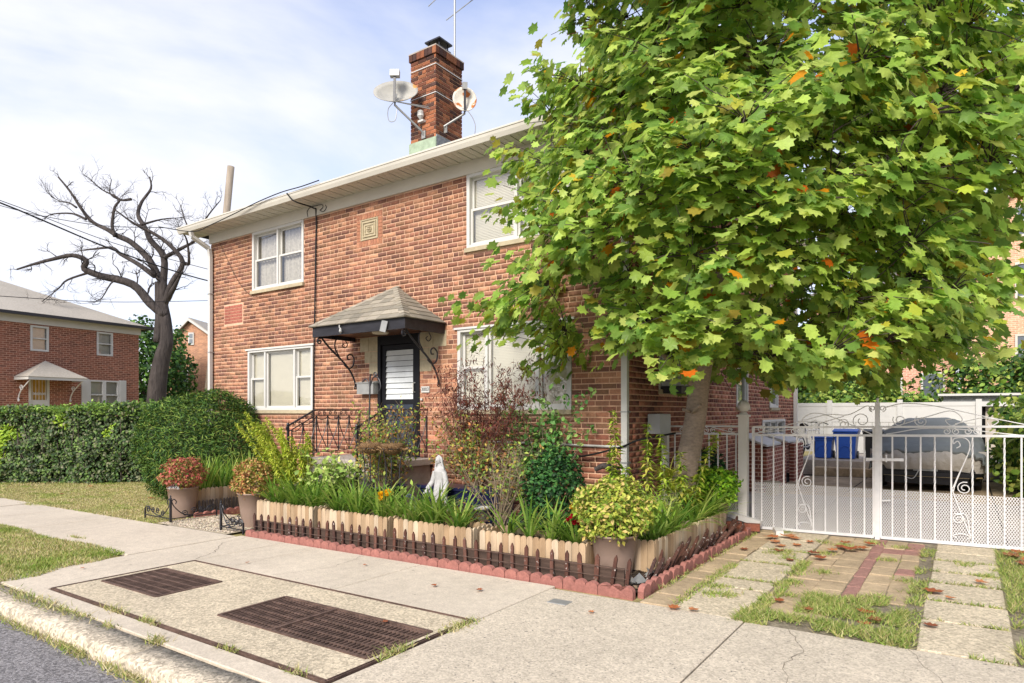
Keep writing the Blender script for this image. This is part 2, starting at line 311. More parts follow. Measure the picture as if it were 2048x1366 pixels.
# street asphalt (sheet just above the ground sheet, below the kerb top)
xs2 = [-120, -40, -20, -10, 0, 8, 60]
V = [(x, y, gz(x) - .105) for y in (-40, -5.99) for x in xs2]; n2 = len(xs2)
struct(mesh_np('street', V, [(i, i + 1, n2 + i + 1, n2 + i) for i in range(n2 - 1)], None, m_asphalt))
def slab_mb(x0, x1, y0, y1, th=.1, top=0., b=.006, x0b=None, x1b=None):
    mb = MB(); x0b = x0 if x0b is None else x0b; x1b = x1 if x1b is None else x1b
    zb = lambda x: gz(x) - th
    t = [(x0, y0), (x1, y0), (x1b, y1), (x0b, y1)]; cx = sum(p[0] for p in t) / 4; cy = sum(p[1] for p in t) / 4
    ins = [(x + (b if x < cx else -b), y + (b if y < cy else -b)) for x, y in t]
    vs = [(x, y, zb(x)) for x, y in t] + [(x, y, gz(x) + top - b) for x, y in t] + [(x, y, gz(x) + top) for x, y in ins]
    mb.add(vs, [(8, 9, 10, 11), (0, 1, 5, 4), (1, 2, 6, 5), (2, 3, 7, 6), (3, 0, 4, 7), (4, 5, 9, 8), (5, 6, 10, 9), (6, 7, 11, 10), (7, 4, 8, 11)]); return mb
# sidewalk: bedding sheet and its slabs
sb = MB(); 
for xa, xb in ((-40, -20), (-20, -8), (-8, 0), (0, 8), (8, 30)):
    ya = -4.4 if xb <= -8 else -5.72
    sb.face((xa, ya, gz(xa) - .02), (xb, ya, gz(xb) - .02), (xb, -2.95, gz(xb) - .02), (xa, -2.95, gz(xa) - .02))
walk = struct(sb.build('sidewalk', m_mulch))
g = .013
js = [-40, -33, -26.5, -20.1, -18.4, -16.75, -15.05, -13.38, -11.56, -9.82, -8.06]
for a, b in zip(js, js[1:]): slab_mb(a + g, b - g, -4.38 + U(-.02, .02), -3.0 + U(-.01, .01), top=U(-.004, .008)).build('slab', m_conc, walk)
slab_mb(-8.06 + g, -7.08 - .012, -5.68, -2.93, top=.002).build('slab', m_conc, walk)
jf = [-7.08, -6.43, -4.74, -3.07]
for a, b in zip(jf, jf[1:]): slab_mb(a + .007, b - .007, -4.10, -2.93, top=U(-.002, .004)).build('slab', m_conc, walk)
slab_mb(-3.07 + .012, -1.35 - .006, -5.68, -3.02, top=.004).build('slab', m_conc2, walk)
slab_mb(-1.35 + .006, 1.0, -5.68, -3.06, top=.003).build('slab', m_conc2, walk)
slab_mb(1.01, 3.2, -5.68, -3.06, top=.002).build('slab', m_conc2, walk)
for a, b in ((-7.08, -4.70), (-4.69, -3.06)): slab_mb(a, b, -5.70, -5.535, top=.004).build('slab', m_conc, walk)
# crack lines on the slabs: thin dark seams with their own shape
m_crack = mat('crack_dirt', (.10, .08, .06), rough=1, var=.3, bump=0)
def crack(pts, wd=.006):
    P = [Vector((x, y, gz(x) + .0065)) for x, y in pts]; c = []
    for p, q in zip(P, P[1:]):
        for k in range(6): c.append(p.lerp(q, k / 6) + Vector((U(-.018, .018), U(-.018, .018), 0)))
    c.append(P[-1]); mb = MB(); vs_ = []
    for i, p in enumerate(c):
        d = (c[min(i + 1, len(c) - 1)] - c[max(i - 1, 0)]).normalized(); n_ = Vector((-d.y, d.x, 0)) * wd * U(.2, .6); vs_ += [p - n_, p + n_]
    mb.add(vs_, [(2 * i, 2 * i + 1, 2 * i + 3, 2 * i + 2) for i in range(len(c) - 1)]); mb.build('crack', m_crack, walk)
crack([(-7.85, -2.96), (-7.75, -3.4), (-7.3, -3.75), (-7.12, -4.08)]); crack([(-1.02, -3.1), (-.86, -3.45), (-.92, -3.8), (-.75, -4.3)], .004); crack([(-5.6, -2.96), (-5.45, -3.5), (-5.7, -4.08)], .003); crack([(-10.9, -3.05), (-10.6, -3.7), (-10.75, -4.3)], .005); crack([(-.3, -3.1), (-.1, -3.6)], .003)
# kerb stones
kerb = struct(link(bpy.data.objects.new('kerb', None)))
kj = [-14, -10.5, -7.95, -6.2, -4.6, -3.1, -1.2, 1, 3.5]
for a, b in zip(kj, kj[1:]):
    mb = MB(); n = 14; prof = [(-5.965, -.14), (-5.962, -.04), (-5.95, -.012), (-5.925, .0), (-5.735, .003), (-5.73, -.14)]
    for i in range(n + 1):
        x = a + .012 + (b - a - .024) * i / n; dz = .006 * math.sin(x * 3.1) + U(-.004, .004)
        for y, z in prof: mb.v.append(Vector((x, y + U(-.008, .008) * (1 if y < -5.8 else 0), gz(x) + z + (dz if z > -.1 else 0)))); mb.c.append((1, 1, 1))
    k = len(prof)
    for i in range(n):
        for j in range(k - 1): mb.f.append([i * k + j, (i + 1) * k + j, (i + 1) * k + j + 1, i * k + j + 1])
    mb.f.append(list(range(k))); mb.f.append([n * k + j for j in reversed(range(k))])
    mb.build('kerb_stone', m_curb, kerb, smooth=True)
# vault cover: aggregate slab with two openings, steel frame, dark pit, gratings
def grid_plate(mb, u0, u1, v0, v1, holes, P):
    us = sorted({u0, u1, *[h[0] for h in holes], *[h[1] for h in holes]}); vs_ = sorted({v0, v1, *[h[2] for h in holes], *[h[3] for h in holes]})
    us = [u for u in us if u0 <= u <= u1]; vs_ = [v for v in vs_ if v0 <= v <= v1]
    for ua, ub in zip(us, us[1:]):
        for va, vb in zip(vs_, vs_[1:]):
            cu = (ua + ub) / 2; cv = (va + vb) / 2
            if any(h[0] < cu < h[1] and h[2] < cv < h[3] for h in holes): continue
            mb.face(P(ua, va), P(ub, va), P(ub, vb), P(ua, vb))
G1 = (-6.94, -5.88, -5.12, -4.51); G2 = (-4.89, -3.17, -5.12, -4.50)
vault = thing('vault_cover', 'aggregate concrete vault cover in a steel angle frame set in the pavement', 'vault cover', (-5.1, -4.8, gz(-5.1)))
mb = MB(); grid_plate(mb, -7.045, -3.115, -5.485, -4.145, [G1, G2], lambda u, v: (u, v, gz(u) + .003)); mb.build('cover_slab', m_agg, vault)
mb = MB()
for h in (G1, G2):
    x0, x1, y0, y1 = h; zt = lambda x: gz(x) - .3
    mb.face((x0, y0, zt(x0)), (x1, y0, zt(x1)), (x1, y1, zt(x1)), (x0, y1, zt(x0)))
    for (xa, ya), (xb, yb) in (((x0, y0), (x1, y0)), ((x1, y0), (x1, y1)), ((x1, y1), (x0, y1)), ((x0, y1), (x0, y0))):
        mb.face((xa, ya, gz(xa)), (xb, yb, gz(xb)), (xb, yb, zt(xb)), (xa, ya, zt(xa)))
mb.build('pit', m_dark, vault)
mb = MB()
for p, q in (((-7.07, -5.51), (-3.09, -5.51)), ((-3.09, -5.51), (-3.09, -4.12)), ((-3.09, -4.12), (-7.07, -4.12)), ((-7.07, -4.12), (-7.07, -5.51))):
    for o in (0, .020):
        dx, dy = (0, (1 if p[1] < -5 else -1) * o) if p[1] == q[1] else ((-1 if p[0] > -5 else 1) * o, 0)
        mb.bar((p[0] + dx, p[1] + dy, gz(p[0]) - .002), (q[0] + dx, q[1] + dy, gz(q[0]) - .002), .007, .02)
mb.build('steel_frame', m_rust, vault)
def grating(h, label, split):
    x0, x1, y0, y1 = h; t = thing('steel_grating', label, 'grating', ((x0 + x1) / 2, (y0 + y1) / 2, gz((x0 + x1) / 2)), 'rusty steel gratings in the pavement')
    mb = MB(); 
    for (xa, ya), (xb, yb) in (((x0, y0), (x1, y0)), ((x1, y0), (x1, y1)), ((x1, y1), (x0, y1)), ((x0, y1), (x0, y0))): mb.bar((xa, ya, gz(xa) - .004), (xb, yb, gz(xb) - .004), .028, .03)
    if split: mb.bar((split, y0, gz(split)), (split, y1, gz(split)), .03, .03)
    mb.build('frame', m_rust, t)
    mb = MB(); x = x0 + .03
    while x < x1 - .01:
        mb.box(x - .007, x + .007, y0 + .012, y1 - .012, gz(x) - .05, gz(x) + .002); x += .042
    stuff(mb.build('bearing_bars', m_rust, t))
    mb = MB(); y = y0 + .08
    while y < y1 - .03:
        mb.bar((x0 + .01, y, gz(x0) - .003), (x1 - .01, y, gz(x1) - .003), .012, .014); y += .10
    stuff(mb.build('cross_rods', m_rust, t))
grating(G1, 'smaller rusty steel grating in the pavement, nearer the lawn', None)
grating(G2, 'longer rusty steel grating in the pavement, in two panels', -4.2)
tag(slab_mb(-2.86, -2.68, -3.42, -3.30, th=.02, top=.009, b=.003).build('utility_cover', m_grey), 'small pale metal utility cover set in the apron by the red edging', 'utility cover')
# driveway: sand bed, then pavers laid as in the photograph
mb = MB(); mb.face((-2.24, -3.03, gz(-2.24) - .012), (3, -3.06, gz(3) - .012), (3, 1.05, gz(3) - .012), (-2.24, 1.05, gz(-2.24) - .012))
drive = struct(mb.build('driveway', m_sand))
def paver(x0, x1, y0, y1, m, top=None):
    gx = .007; slab_mb(x0 + gx + U(-.004, .004), x1 - gx + U(-.004, .004), y0 + gx + U(-.006, .006), y1 - gx + U(-.006, .006), th=.05, top=U(-.002, .008) if top is None else top, b=.006, x0b=x0 + gx + U(-.012, .012), x1b=x1 - gx + U(-.012, .012)).build('paver', m, drive)
m_pav = mat('small_paver', lin(182, 160, 128), rough=.92, var=.2, sc=14, bump=.5, bs=120, agg=.16, aggs=120, big=.35, bigsc=1.6, bd=.004)
m_pavred = mat('red_paver', lin(158, 118, 106), rough=.92, var=.2, sc=20, bump=.5, bs=120, agg=.14, aggs=120)
y = -3.0
while y < .9:   # narrow column beside the red edging
    d = U(.28, .42); paver(-2.22, -1.95, y, min(y + d, 1.0), m_pav); y += d
for a, b in ((-3.02, -2.14), (-2.12, -1.80), (-1.78, -1.0), (-.98, -.28), (-.26, .42), (.44, 1.0)): paver(-1.95, -1.40, a, b, m_agg)
for c0, c1 in ((-1.39, -1.10), (-1.11, -.865), (-.765, -.55), (-.56, -.38)):
    y = -2.75 if c0 < -.8 else (-2.0 if c0 < -.7 else -1.95)
    while y < 1.0:
        d = U(.26, .46); paver(c0, c1, y, min(y + d, 1.0), m_pav if U(0, 1) > .12 else m_pavred, U(-.006, .004)); y += d
y = -1.95
while y < 1.0: paver(-.875, -.755, y, min(y + .42, 1.0), m_pavred, -.002); y += .42
for a, b in ((-3.04, -2.30), (-2.28, -1.70), (-1.68, -1.02), (-1.0, -.54), (-.52, .02), (.04, .5), (.52, 1.0)): paver(-.27, .27, a, b, m_agg)
for a, b in ((-3.04, -2.3), (-2.28, -1.6)): paver(.62, 1.4, a, b, m_agg)
# concrete drive beyond the gate
m_conc3 = mat('old_drive_concrete', lin(168, 158, 146), rough=.93, var=.16, sc=7, bump=.4, bs=90, big=.2, bigsc=.5, agg=.12, aggs=90, bd=.004)
yard = struct(MB().face((-3.68, 1.08, gz(-3.68) - .008), (4, 1.08, gz(4) - .008), (4, 9.9, gz(4) - .008), (-3.68, 9.9, gz(-3.68) - .008)).build('yard_paving', m_soil))
for a, b in ((1.06, 3.2), (3.22, 5.3), (5.32, 6.9), (6.92, 8.2), (8.22, 9.35)):
    for c, d in ((-3.68, -1.9), (-1.89, .4), (.41, 2.4)): slab_mb(c + .006, d - .006, a, b, th=.06, top=U(-.004, .004)).build('slab', m_conc3 if a < 5 else m_pav, yard)
# gravel walk to the stoop
mb = MB(); mb.face((-10.25, -2.98, gz(-10.25) + .002), (-8.35, -2.98, gz(-8.35) + .002), (-8.35, -1.9, gz(-8.35) + .006), (-10.25, -1.9, gz(-10.25) + .006))
gw = struct(mb.build('gravel_path', m_agg))
n = 5000; P = np.stack([NR.uniform(-10.2, -8.4, n), NR.uniform(-2.95, -1.95, n), np.zeros(n)], 1); P[:, 2] = [gz(x) + .006 for x in P[:, 0]]
oct_ = (np.array([[1, 0, 0], [0, 1, 0], [-1, 0, 0], [0, -1, 0], [0, 0, .6]]), np.array([[0, 1, 4], [1, 2, 4], [2, 3, 4], [3, 0, 4]]))
d = NR.normal(size=(n, 3)); d[:, 2] = 0; m_peb = mat('pebbles', src='attr', rough=.9, var=.2, sc=60, bump=0)
stuff(mesh_np('pebbles', *scatter(oct_, P, d, np.tile([0, 0, 1.], (n, 1)), NR.uniform(.008, .018, n), pal(n, [lin(196, 180, 152), lin(160, 148, 128), lin(214, 200, 176), lin(120, 108, 92)])), m_peb, gw))
# garden bed
mb = MB(); mb.face((-8.3, -2.80, gz(-8.3) + .02), (-2.30, -2.80, gz(-2.3) + .02), (-2.30, 1.0, gz(-2.3) + .03), (-3.69, 1.0, gz(-3.69) + .03), (-3.69, 0.0, gz(-3.69) + .06), (-7.2, 0, gz(-7.2) + .06), (-7.2, -1.5, gz(-7.2) + .05), (-8.3, -1.9, gz(-8.3) + .05))
struct(mb.build('garden_bed', m_mulch))
n = 5200; P = np.stack([NR.uniform(-8.2, -2.33, n), NR.uniform(-2.78, -1.2, n), np.zeros(n)], 1)
k = 1600; P[:k, 0] = NR.uniform(-3.3, -2.33, k); P[:k, 1] = NR.uniform(-2.78, 1.0, k); P[:, 2] = [gz(x) + .035 for x in P[:, 0]]
ax = NR.normal(size=(n, 3)); ax[:, 2] *= .25
stuff(mesh_np('mulch_chips', *scatter(LEAF, P, ax, np.tile([0, .1, 1.], (n, 1)) + NR.normal(0, .4, (n, 3)), NR.uniform(.02, .06, n), pal(n, [(.09, .06, .04), (.05, .035, .025), (.16, .11, .07), (.03, .022, .018)])), m_deadleaf))
# grass: lawn left of the path, verge by the kerb, weeds in the joints
GC = [lin(168, 166, 100), lin(188, 178, 118), lin(198, 184, 136), lin(148, 156, 86), lin(206, 194, 150), lin(186, 170, 124)]
GG = [lin(134, 154, 70), lin(152, 166, 84), lin(172, 172, 100), lin(116, 138, 62), lin(186, 176, 120)]
def region(n, x0, x1, y0, y1): return np.stack([NR.uniform(x0, x1, n), NR.uniform(y0, y1, n)], 1)
parts = []
a = region(62000, -19.5, -10.2, -3.04, 1.2); parts.append(grass(len(a), a, .026, GC, wd=.007))
a = region(9000, -26, -19, -3.04, 0); parts.append(grass(len(a), a, .045, GC, wd=.012))
a = region(34000, -14.5, -7.75, -5.75, -4.33); keep = (a[:, 1] < -4.36 - .05 * np.sin(a[:, 0] * 2.3)) & (a[:, 0] < -8.1 + .35 * np.clip((-4.5 - a[:, 1]) / 1.0, 0, 1) + .05 * np.sin(a[:, 1] * 9)); a = a[keep]; parts.append(grass(len(a), a, .032, GC + GC + GG, wd=.007))
a = region(3000, -26, -14.5, -5.7, -4.4); parts.append(grass(len(a), a, .05, GC, wd=.014))
lv, lf, lc = merge(parts); pn = np.array([mnoise.noise(Vector((x * .9, y * 1.6, 5.))) + .6 * mnoise.noise(Vector((x * 3.1, y * 3.7, 2.))) for x, y in lv[::3, :2]]); pn = np.repeat(np.clip((pn + .1) * 1.6, 0, 1), 3)[:, None]; lc = lc * (1 - pn) + lc * np.array([[.62, .82, .42]]) * pn
stuff(tag(mesh_np('lawn_grass', lv, lf, lc, m_grass), 'short yellow green lawn beside the pavement', 'grass'))
def clump_pts(cx, cy, rx, ry, n): return np.stack([NR.normal(cx, rx, n), NR.normal(cy, ry, n)], 1)
parts = []
for cx, cy, rx, ry, n, h in [(-3.08, -4.3, .04, .10, 500, .05), (-3.10, -4.95, .03, .09, 400, .06), (-5.75, -5.52, .10, .02, 260, .06), (-5.2, -5.52, .08, .02, 200, .06), (-4.1, -5.52, .06, .02, 160, .05), (-3.35, -5.52, .06, .02, 120, .05), (-5.9, -5.74, .18, .03, 300, .05), (-6.7, -5.76, .5, .04, 900, .06), (-4.68, -5.70, .05, .03, 200, .07), (-5.35, -5.74, .06, .02, 120, .05), (-9.9, -4.2, .12, .02, 180, .05), (-14.9, -3.1, .2, .05, 300, .05)]:
    a = clump_pts(cx, cy, rx, ry, n); n = int(n * .5); a = a[:n]; parts.append(grass(n, a, h * .62, GG + GC, wd=.005, leanj=.9))
for cx, w_, n in ((-7.4, .9, 700), (-5.3, .16, 500), (-4.5, .2, 500), (-3.7, .12, 600), (-3.3, .2, 900), (-6.2, .6, 500)):   # weeds along the gutter
    n = int(n * .45); a = clump_pts(cx, -6.0, w_, .025, n); z = np.array([gz(x) - .10 for x in a[:, 0]]); parts.append(grass(n, a, .045, GG + GC, zf=z, wd=.005, leanj=.8))
def dens(x0, x1, y0, y1, n, h=.03): n = int(n * .85); a = region(n, x0, x1, y0, y1); a = a[[mnoise.noise(Vector((x * 3.3, y * 3.3, 4.4))) + .35 * mnoise.noise(Vector((x * 11, y * 11, 1.))) > (-.22 if y1 - y0 > .1 else -.3) for x, y in a]]; n = len(a); parts.append(grass(n, a, h, GG, wd=.005, leanj=.9))
dens(-1.42, -1.28, -3.05, -1.6, 1500); dens(-1.42, -1.30, -1.2, -.5, 700); dens(-.40, -.27, -3.0, .6, 1900); dens(.28, .60, -3.05, 1.0, 5200, .05); dens(-1.1, -.36, -2.6, -2.0, 3600, .045); dens(-1.45, -.3, -3.08, -2.72, 3400, .045); dens(-2.0, -1.9, -3.0, -1.2, 700); dens(-2.25, -2.18, -3.0, .9, 500); dens(.6, 1.5, -1.6, 1.0, 2500, .05); dens(-.8, -.5, -2.1, -1.85, 500)
for yy in (-2.13, -1.79, -.99, -.27): dens(-1.95, -1.4, yy - .015, yy + .015, 160, .025)
for yy in (-3.05, -2.29, -1.69, -1.01, -.53, .03): dens(-.27, .27, yy - .02, yy + .02, 150, .03)
for i in range(26): parts.append(grass(90, clump_pts(U(-2.1, .3), U(-2.9, .95), .05, .05, 90), .035, GG, wd=.005, leanj=.9))
stuff(tag(mesh_np('weeds', *merge(parts), m_grass), 'tufts of green weeds growing in the joints of the paving', 'weeds'))
def text_obj(name, fc):
    tmp = bpy.data.objects.new(name, fc); COL.objects.link(tmp); bpy.context.view_layer.update(); me = bpy.data.meshes.new_from_object(tmp.evaluated_get(bpy.context.evaluated_depsgraph_get())); COL.objects.unlink(tmp); bpy.data.objects.remove(tmp); return bpy.data.objects.new(name, me)
# ================================================================== THE BRICK HOUSE
HX0, HX1, HY1, HZT = -13.90, -3.69, 10.2, 5.36
CH = .078
house = thing('brick_house', 'two storey red brick house with dark front door behind the planted front garden', 'house', (-8.8, 5.1, -.1))
def PT(ax, u, d, z): return (u, d, z) if ax == 'f' else (HX1 - d, u, z)
def bx(mb, ax, u0, u1, d0, d1, z0, z1, col=None):
    if ax == 'f': mb.box(u0, u1, min(d0, d1), max(d0, d1), z0, z1, col)
    else: mb.box(HX1 - max(d0, d1), HX1 - min(d0, d1), u0, u1, z0, z1, col)
FH = [(-12.46, -10.31, 1.62, 2.89), (-12.30, -10.59, 4.12, 5.36), (-6.49, -4.60, 4.18, 5.36), (-6.68, -4.58, 1.62, 2.92), (-8.52, -7.51, .82, 2.92)]
SH = [(1.03, 2.20, 1.92, 3.1), (4.95, 5.78, 1.68, 2.95), (7.6, 8.42, 1.68, 3.0), (1.1, 2.3, 4.15, 5.36), (4.95, 5.85, 4.15, 5.36), (7.6, 8.5, 4.15, 5.36), (6.95, 9.15, .92, 1.40)]
# mortar core
def core(ax, u0, u1, holes, name):
    mb = MB(); rec = .007
    grid_plate(mb, u0, u1, -.45, 5.6, holes, lambda u, z: PT(ax, u, rec, z))
    for a, b, c, d in holes:
        for (p, q) in (((a, c), (b, c)), ((b, c), (b, d)), ((b, d), (a, d)), ((a, d), (a, c))):
            mb.face(PT(ax, p[0], rec, p[1]), PT(ax, q[0], rec, q[1]), PT(ax, q[0], .22, q[1]), PT(ax, p[0], .22, p[1]))
    return mb.build(name, m_mortar, house)
wf = core('f', HX0 + .011, HX1 - .011, FH, 'front_wall'); ws = core('s', .011, HY1, SH, 'side_wall')
MB().box(HX0, HX1 - .3, .3, HY1, -.4, 5.6).build('inner_shell', m_dark, house)
mb = MB(); mb.face((HX0 + .011, .011, -.45), (HX0 + .011, HY1, -.45), (HX0 + .011, HY1, 5.6), (HX0 + .011, .011, 5.6)); mb.face((HX0, HY1, -.45), (HX1, HY1, -.45), (HX1, HY1, 5.6), (HX0, HY1, 5.6)); mb.build('rear_wall', m_mortar, house)
BC = [lin(152, 106, 83), lin(160, 112, 87), lin(146, 100, 80), lin(172, 124, 96), lin(134, 94, 78), lin(140, 104, 80), lin(124, 88, 74), lin(182, 134, 104), lin(150, 108, 86)]
def lay(u0, u1, z0, z1, holes, extra_skip=None):
    out = []; nrow = int((z1 - z0) / CH)
    for r in range(nrow):
        z = z0 + r * CH; zc = z + CH / 2; header = (r % 6 == 3); L_ = .108 if header else .2157; off = (0 if r % 2 else L_ / 2) + (0.03 if header else 0)
        seg = [(u0, u1)]
        for h in holes:
            if h[2] < zc < h[3]:
                ns = []
                for a, b in seg:
                    if h[1] <= a or h[0] >= b: ns.append((a, b)); continue
                    if h[0] > a: ns.append((a, h[0]))
                    if h[1] < b: ns.append((h[1], b))
                seg = ns
        for a, b in seg:
            k0 = math.floor((a - off) / L_); u = off + k0 * L_
            while u < b:
                s, e = max(u, a), min(u + L_, b)
                if e - s > .03: out.append((s + .0065, e - .0065, z + .0068, z + CH - .0068, header))
                u += L_
    return out
MED = (-9.07, -8.40, 4.56, 5.16); PATCH = (-13.37, -12.65, 3.50, 3.91)
def bcol(u, z, ax='f'):
    c = np.array(RND.choice(BC))
    big = mnoise.noise(Vector((u * .5, z * .7, 3.3 if ax == 'f' else 9.1)))
    dark = mnoise.noise(Vector((u * 1.7, z * 1.9, 1.1)))
    c = c * (1 + .22 * big + .12 * dark) * U(.80, 1.16)
    if ax == 'f' and z < 1.3: c = c * np.array((1.0, .86, .88))
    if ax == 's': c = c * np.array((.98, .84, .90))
    return tuple(np.clip(c, 0, 1))
quo = [(-8.98, -8.52, 2.66, 2.92), (-8.86, -8.52, 2.46, 2.66), (-8.74, -8.52, 2.26, 2.46), (-7.51, -6.92, 2.66, 2.92), (-7.51, -7.10, 2.46, 2.66), (-7.51, -7.24, 2.26, 2.46)]
fb = lay(HX0, HX1, -.36, HZT, FH + [MED, PATCH] + [(h[0], h[1], h[2] - .07, h[2]) for h in FH[:4]] + quo)
sbk = lay(0, HY1, -.36, HZT + .2, SH + [(h[0], h[1], h[2] - .07, h[2]) for h in SH])
unitb = None
def bricks_np(lst, ax, name, parent):
    n = len(lst); a = np.array([l[:4] for l in lst]); jd = NR.uniform(-.002, .002, n)
    u0, u1, z0, z1 = a.T; V = np.zeros((n, 8, 3)); D1 = .02
    cor = [(u0, z0), (u1, z0), (u1, z1), (u0, z1)]
    for i, (uu, zz) in enumerate(cor):
        for k, dd in ((0, jd), (4, np.full(n, D1))):
            inset = .002 if k == 0 else 0
            su = uu + (inset if i in (0, 3) else -inset); sz = zz + (inset if i in (0, 1) else -inset)
            if ax == 'f': V[:, i + k, 0] = su; V[:, i + k, 1] = dd; V[:, i + k, 2] = sz
            else: V[:, i + k, 0] = HX1 - dd; V[:, i + k, 1] = su; V[:, i + k, 2] = sz
    Ft = np.array([[0, 1, 2, 3], [0, 4, 5, 1], [1, 5, 6, 2], [2, 6, 7, 3], [3, 7, 4, 0]])
    F = (Ft[None] + (np.arange(n) * 8)[:, None, None]).reshape(-1, 4)
    C = np.repeat(np.array([bcol((l[0] + l[1]) / 2, (l[2] + l[3]) / 2, ax) for l in lst])[:, None], 8, 1).reshape(-1, 3)
    return stuff(mesh_np(name, V.reshape(-1, 3), F, C, m_brick, parent))
# the bricks that show largest become parts of their own
cand = sorted(range(len(fb)), key=lambda i: (0 if (.95 < fb[i][2] < 2.95 and (fb[i][0] > -4.6 or -10.3 < fb[i][0] < -6.7)) else 1, -fb[i][0]))
single = set(cand[:300])
ub = MB(); ub.add([(-.498, 0, -.48), (.498, 0, -.48), (.498, 0, .48), (-.498, 0, .48), (-.5, .02, -.5), (.5, .02, -.5), (.5, .02, .5), (-.5, .02, .5)], [(0, 1, 2, 3), (0, 4, 5, 1), (1, 5, 6, 2), (2, 6, 7, 3), (3, 7, 4, 0)])
proto = None
for i in sorted(single):
    u0, u1, z0, z1, hd = fb[i]; o_ = ((u0 + u1) / 2, U(-.002, .002), (z0 + z1) / 2); s_ = (u1 - u0, 1, z1 - z0); c_ = bcol(o_[0], o_[2])
    if proto is None:
        me_o = ub.build('brick', m_brick1, wf, origin=(0, 0, 0)); proto = me_o; WORLD[proto.name] = Vector(o_); proto.location = Vector(o_) - WORLD[wf.name]; proto.scale = s_; proto.color = (*c_, 1)
    else: dup(proto, wf, o_, s_, c_)
bricks_np([b for i, b in enumerate(fb) if i not in single], 'f', 'brickwork', wf)
bricks_np(sbk, 's', 'brickwork', ws)
# newer red patch
rp = []
z = PATCH[2] + .01; r = 0
while z < PATCH[3] - .05:
    u = PATCH[0] + .02 - (0 if r % 2 else .1)
    while u < PATCH[1] - .02:
        a, b = max(u, PATCH[0] + .02), min(u + .205, PATCH[1] - .02)
        if b - a > .03: rp.append((a, b - .012, z, z + .052, False))
        u += .205
    z += .066; r += 1
pb = MB()
for a, b, c, d, _ in rp: pb.box(a, b, -.001, .02, c, d, lin(160, 98, 82))
stuff(pb.build('brick_patch', m_brick, wf))
# medallion panel
pb = MB(); u0, u1, z0, z1 = MED
for i in range(9):
    u = u0 + .005 + i * (u1 - u0) / 9
    for zz in (z0, z1 - .105): pb.box(u, u + .06, -.003, .02, zz + .005, zz + .1, tuple(np.array(RND.choice([lin(168, 116, 88), lin(158, 108, 84), lin(176, 126, 98)]))))
for i in range(6):
    zz = z0 + .11 + i * .0635
    for uu in (u0 + .005, u1 - .105): pb.box(uu, uu + .1, -.003, .02, zz + .003, zz + .058, lin(164, 114, 88))
stuff(pb.build('medallion_brick_border', m_brick, wf))
pb = MB(); u0 += .115; u1 -= .115; z0 += .115; z1 -= .115
pb.box(u0, u1, .002, .02, z0, z1)
for i, k in enumerate((0, .05, .10)):
    t = .018; dd = -.012 - .006 * (i % 2)
    for a, b, c, d in ((u0 + k, u1 - k, z0 + k, z0 + k + t), (u0 + k, u1 - k, z1 - k - t, z1 - k), (u0 + k, u0 + k + t, z0 + k + t, z1 - k - t), (u1 - k - t, u1 - k, z0 + k + t, z1 - k - t)): pb.box(a, b, dd, .004, c, d)
cu, cz = (u0 + u1) / 2, (z0 + z1) / 2
for j in range(8):
    a = j * math.pi / 4; pb.lathe([(.012, -.012), (.02, 0), (.012, .012)], (cu + .045 * math.cos(a), -.006, cz + .045 * math.sin(a)), 8)
pb.lathe([(.010, -.02), (.022, -.008), (.022, .008), (.010, .02)], (cu, -.01, cz), 10)
pb.build('medallion', m_limestone, house)
# limestone blocks beside the door
for a, b, c, d in quo:
    n = 2 if (b - a) > .3 else 1
    for k in range(n): MB().box(a + (b - a) * k / n + .004, a + (b - a) * (k + 1) / n - .004, -.004, .03, c + .004, d - .004).build('limestone_block', m_limestone, house)
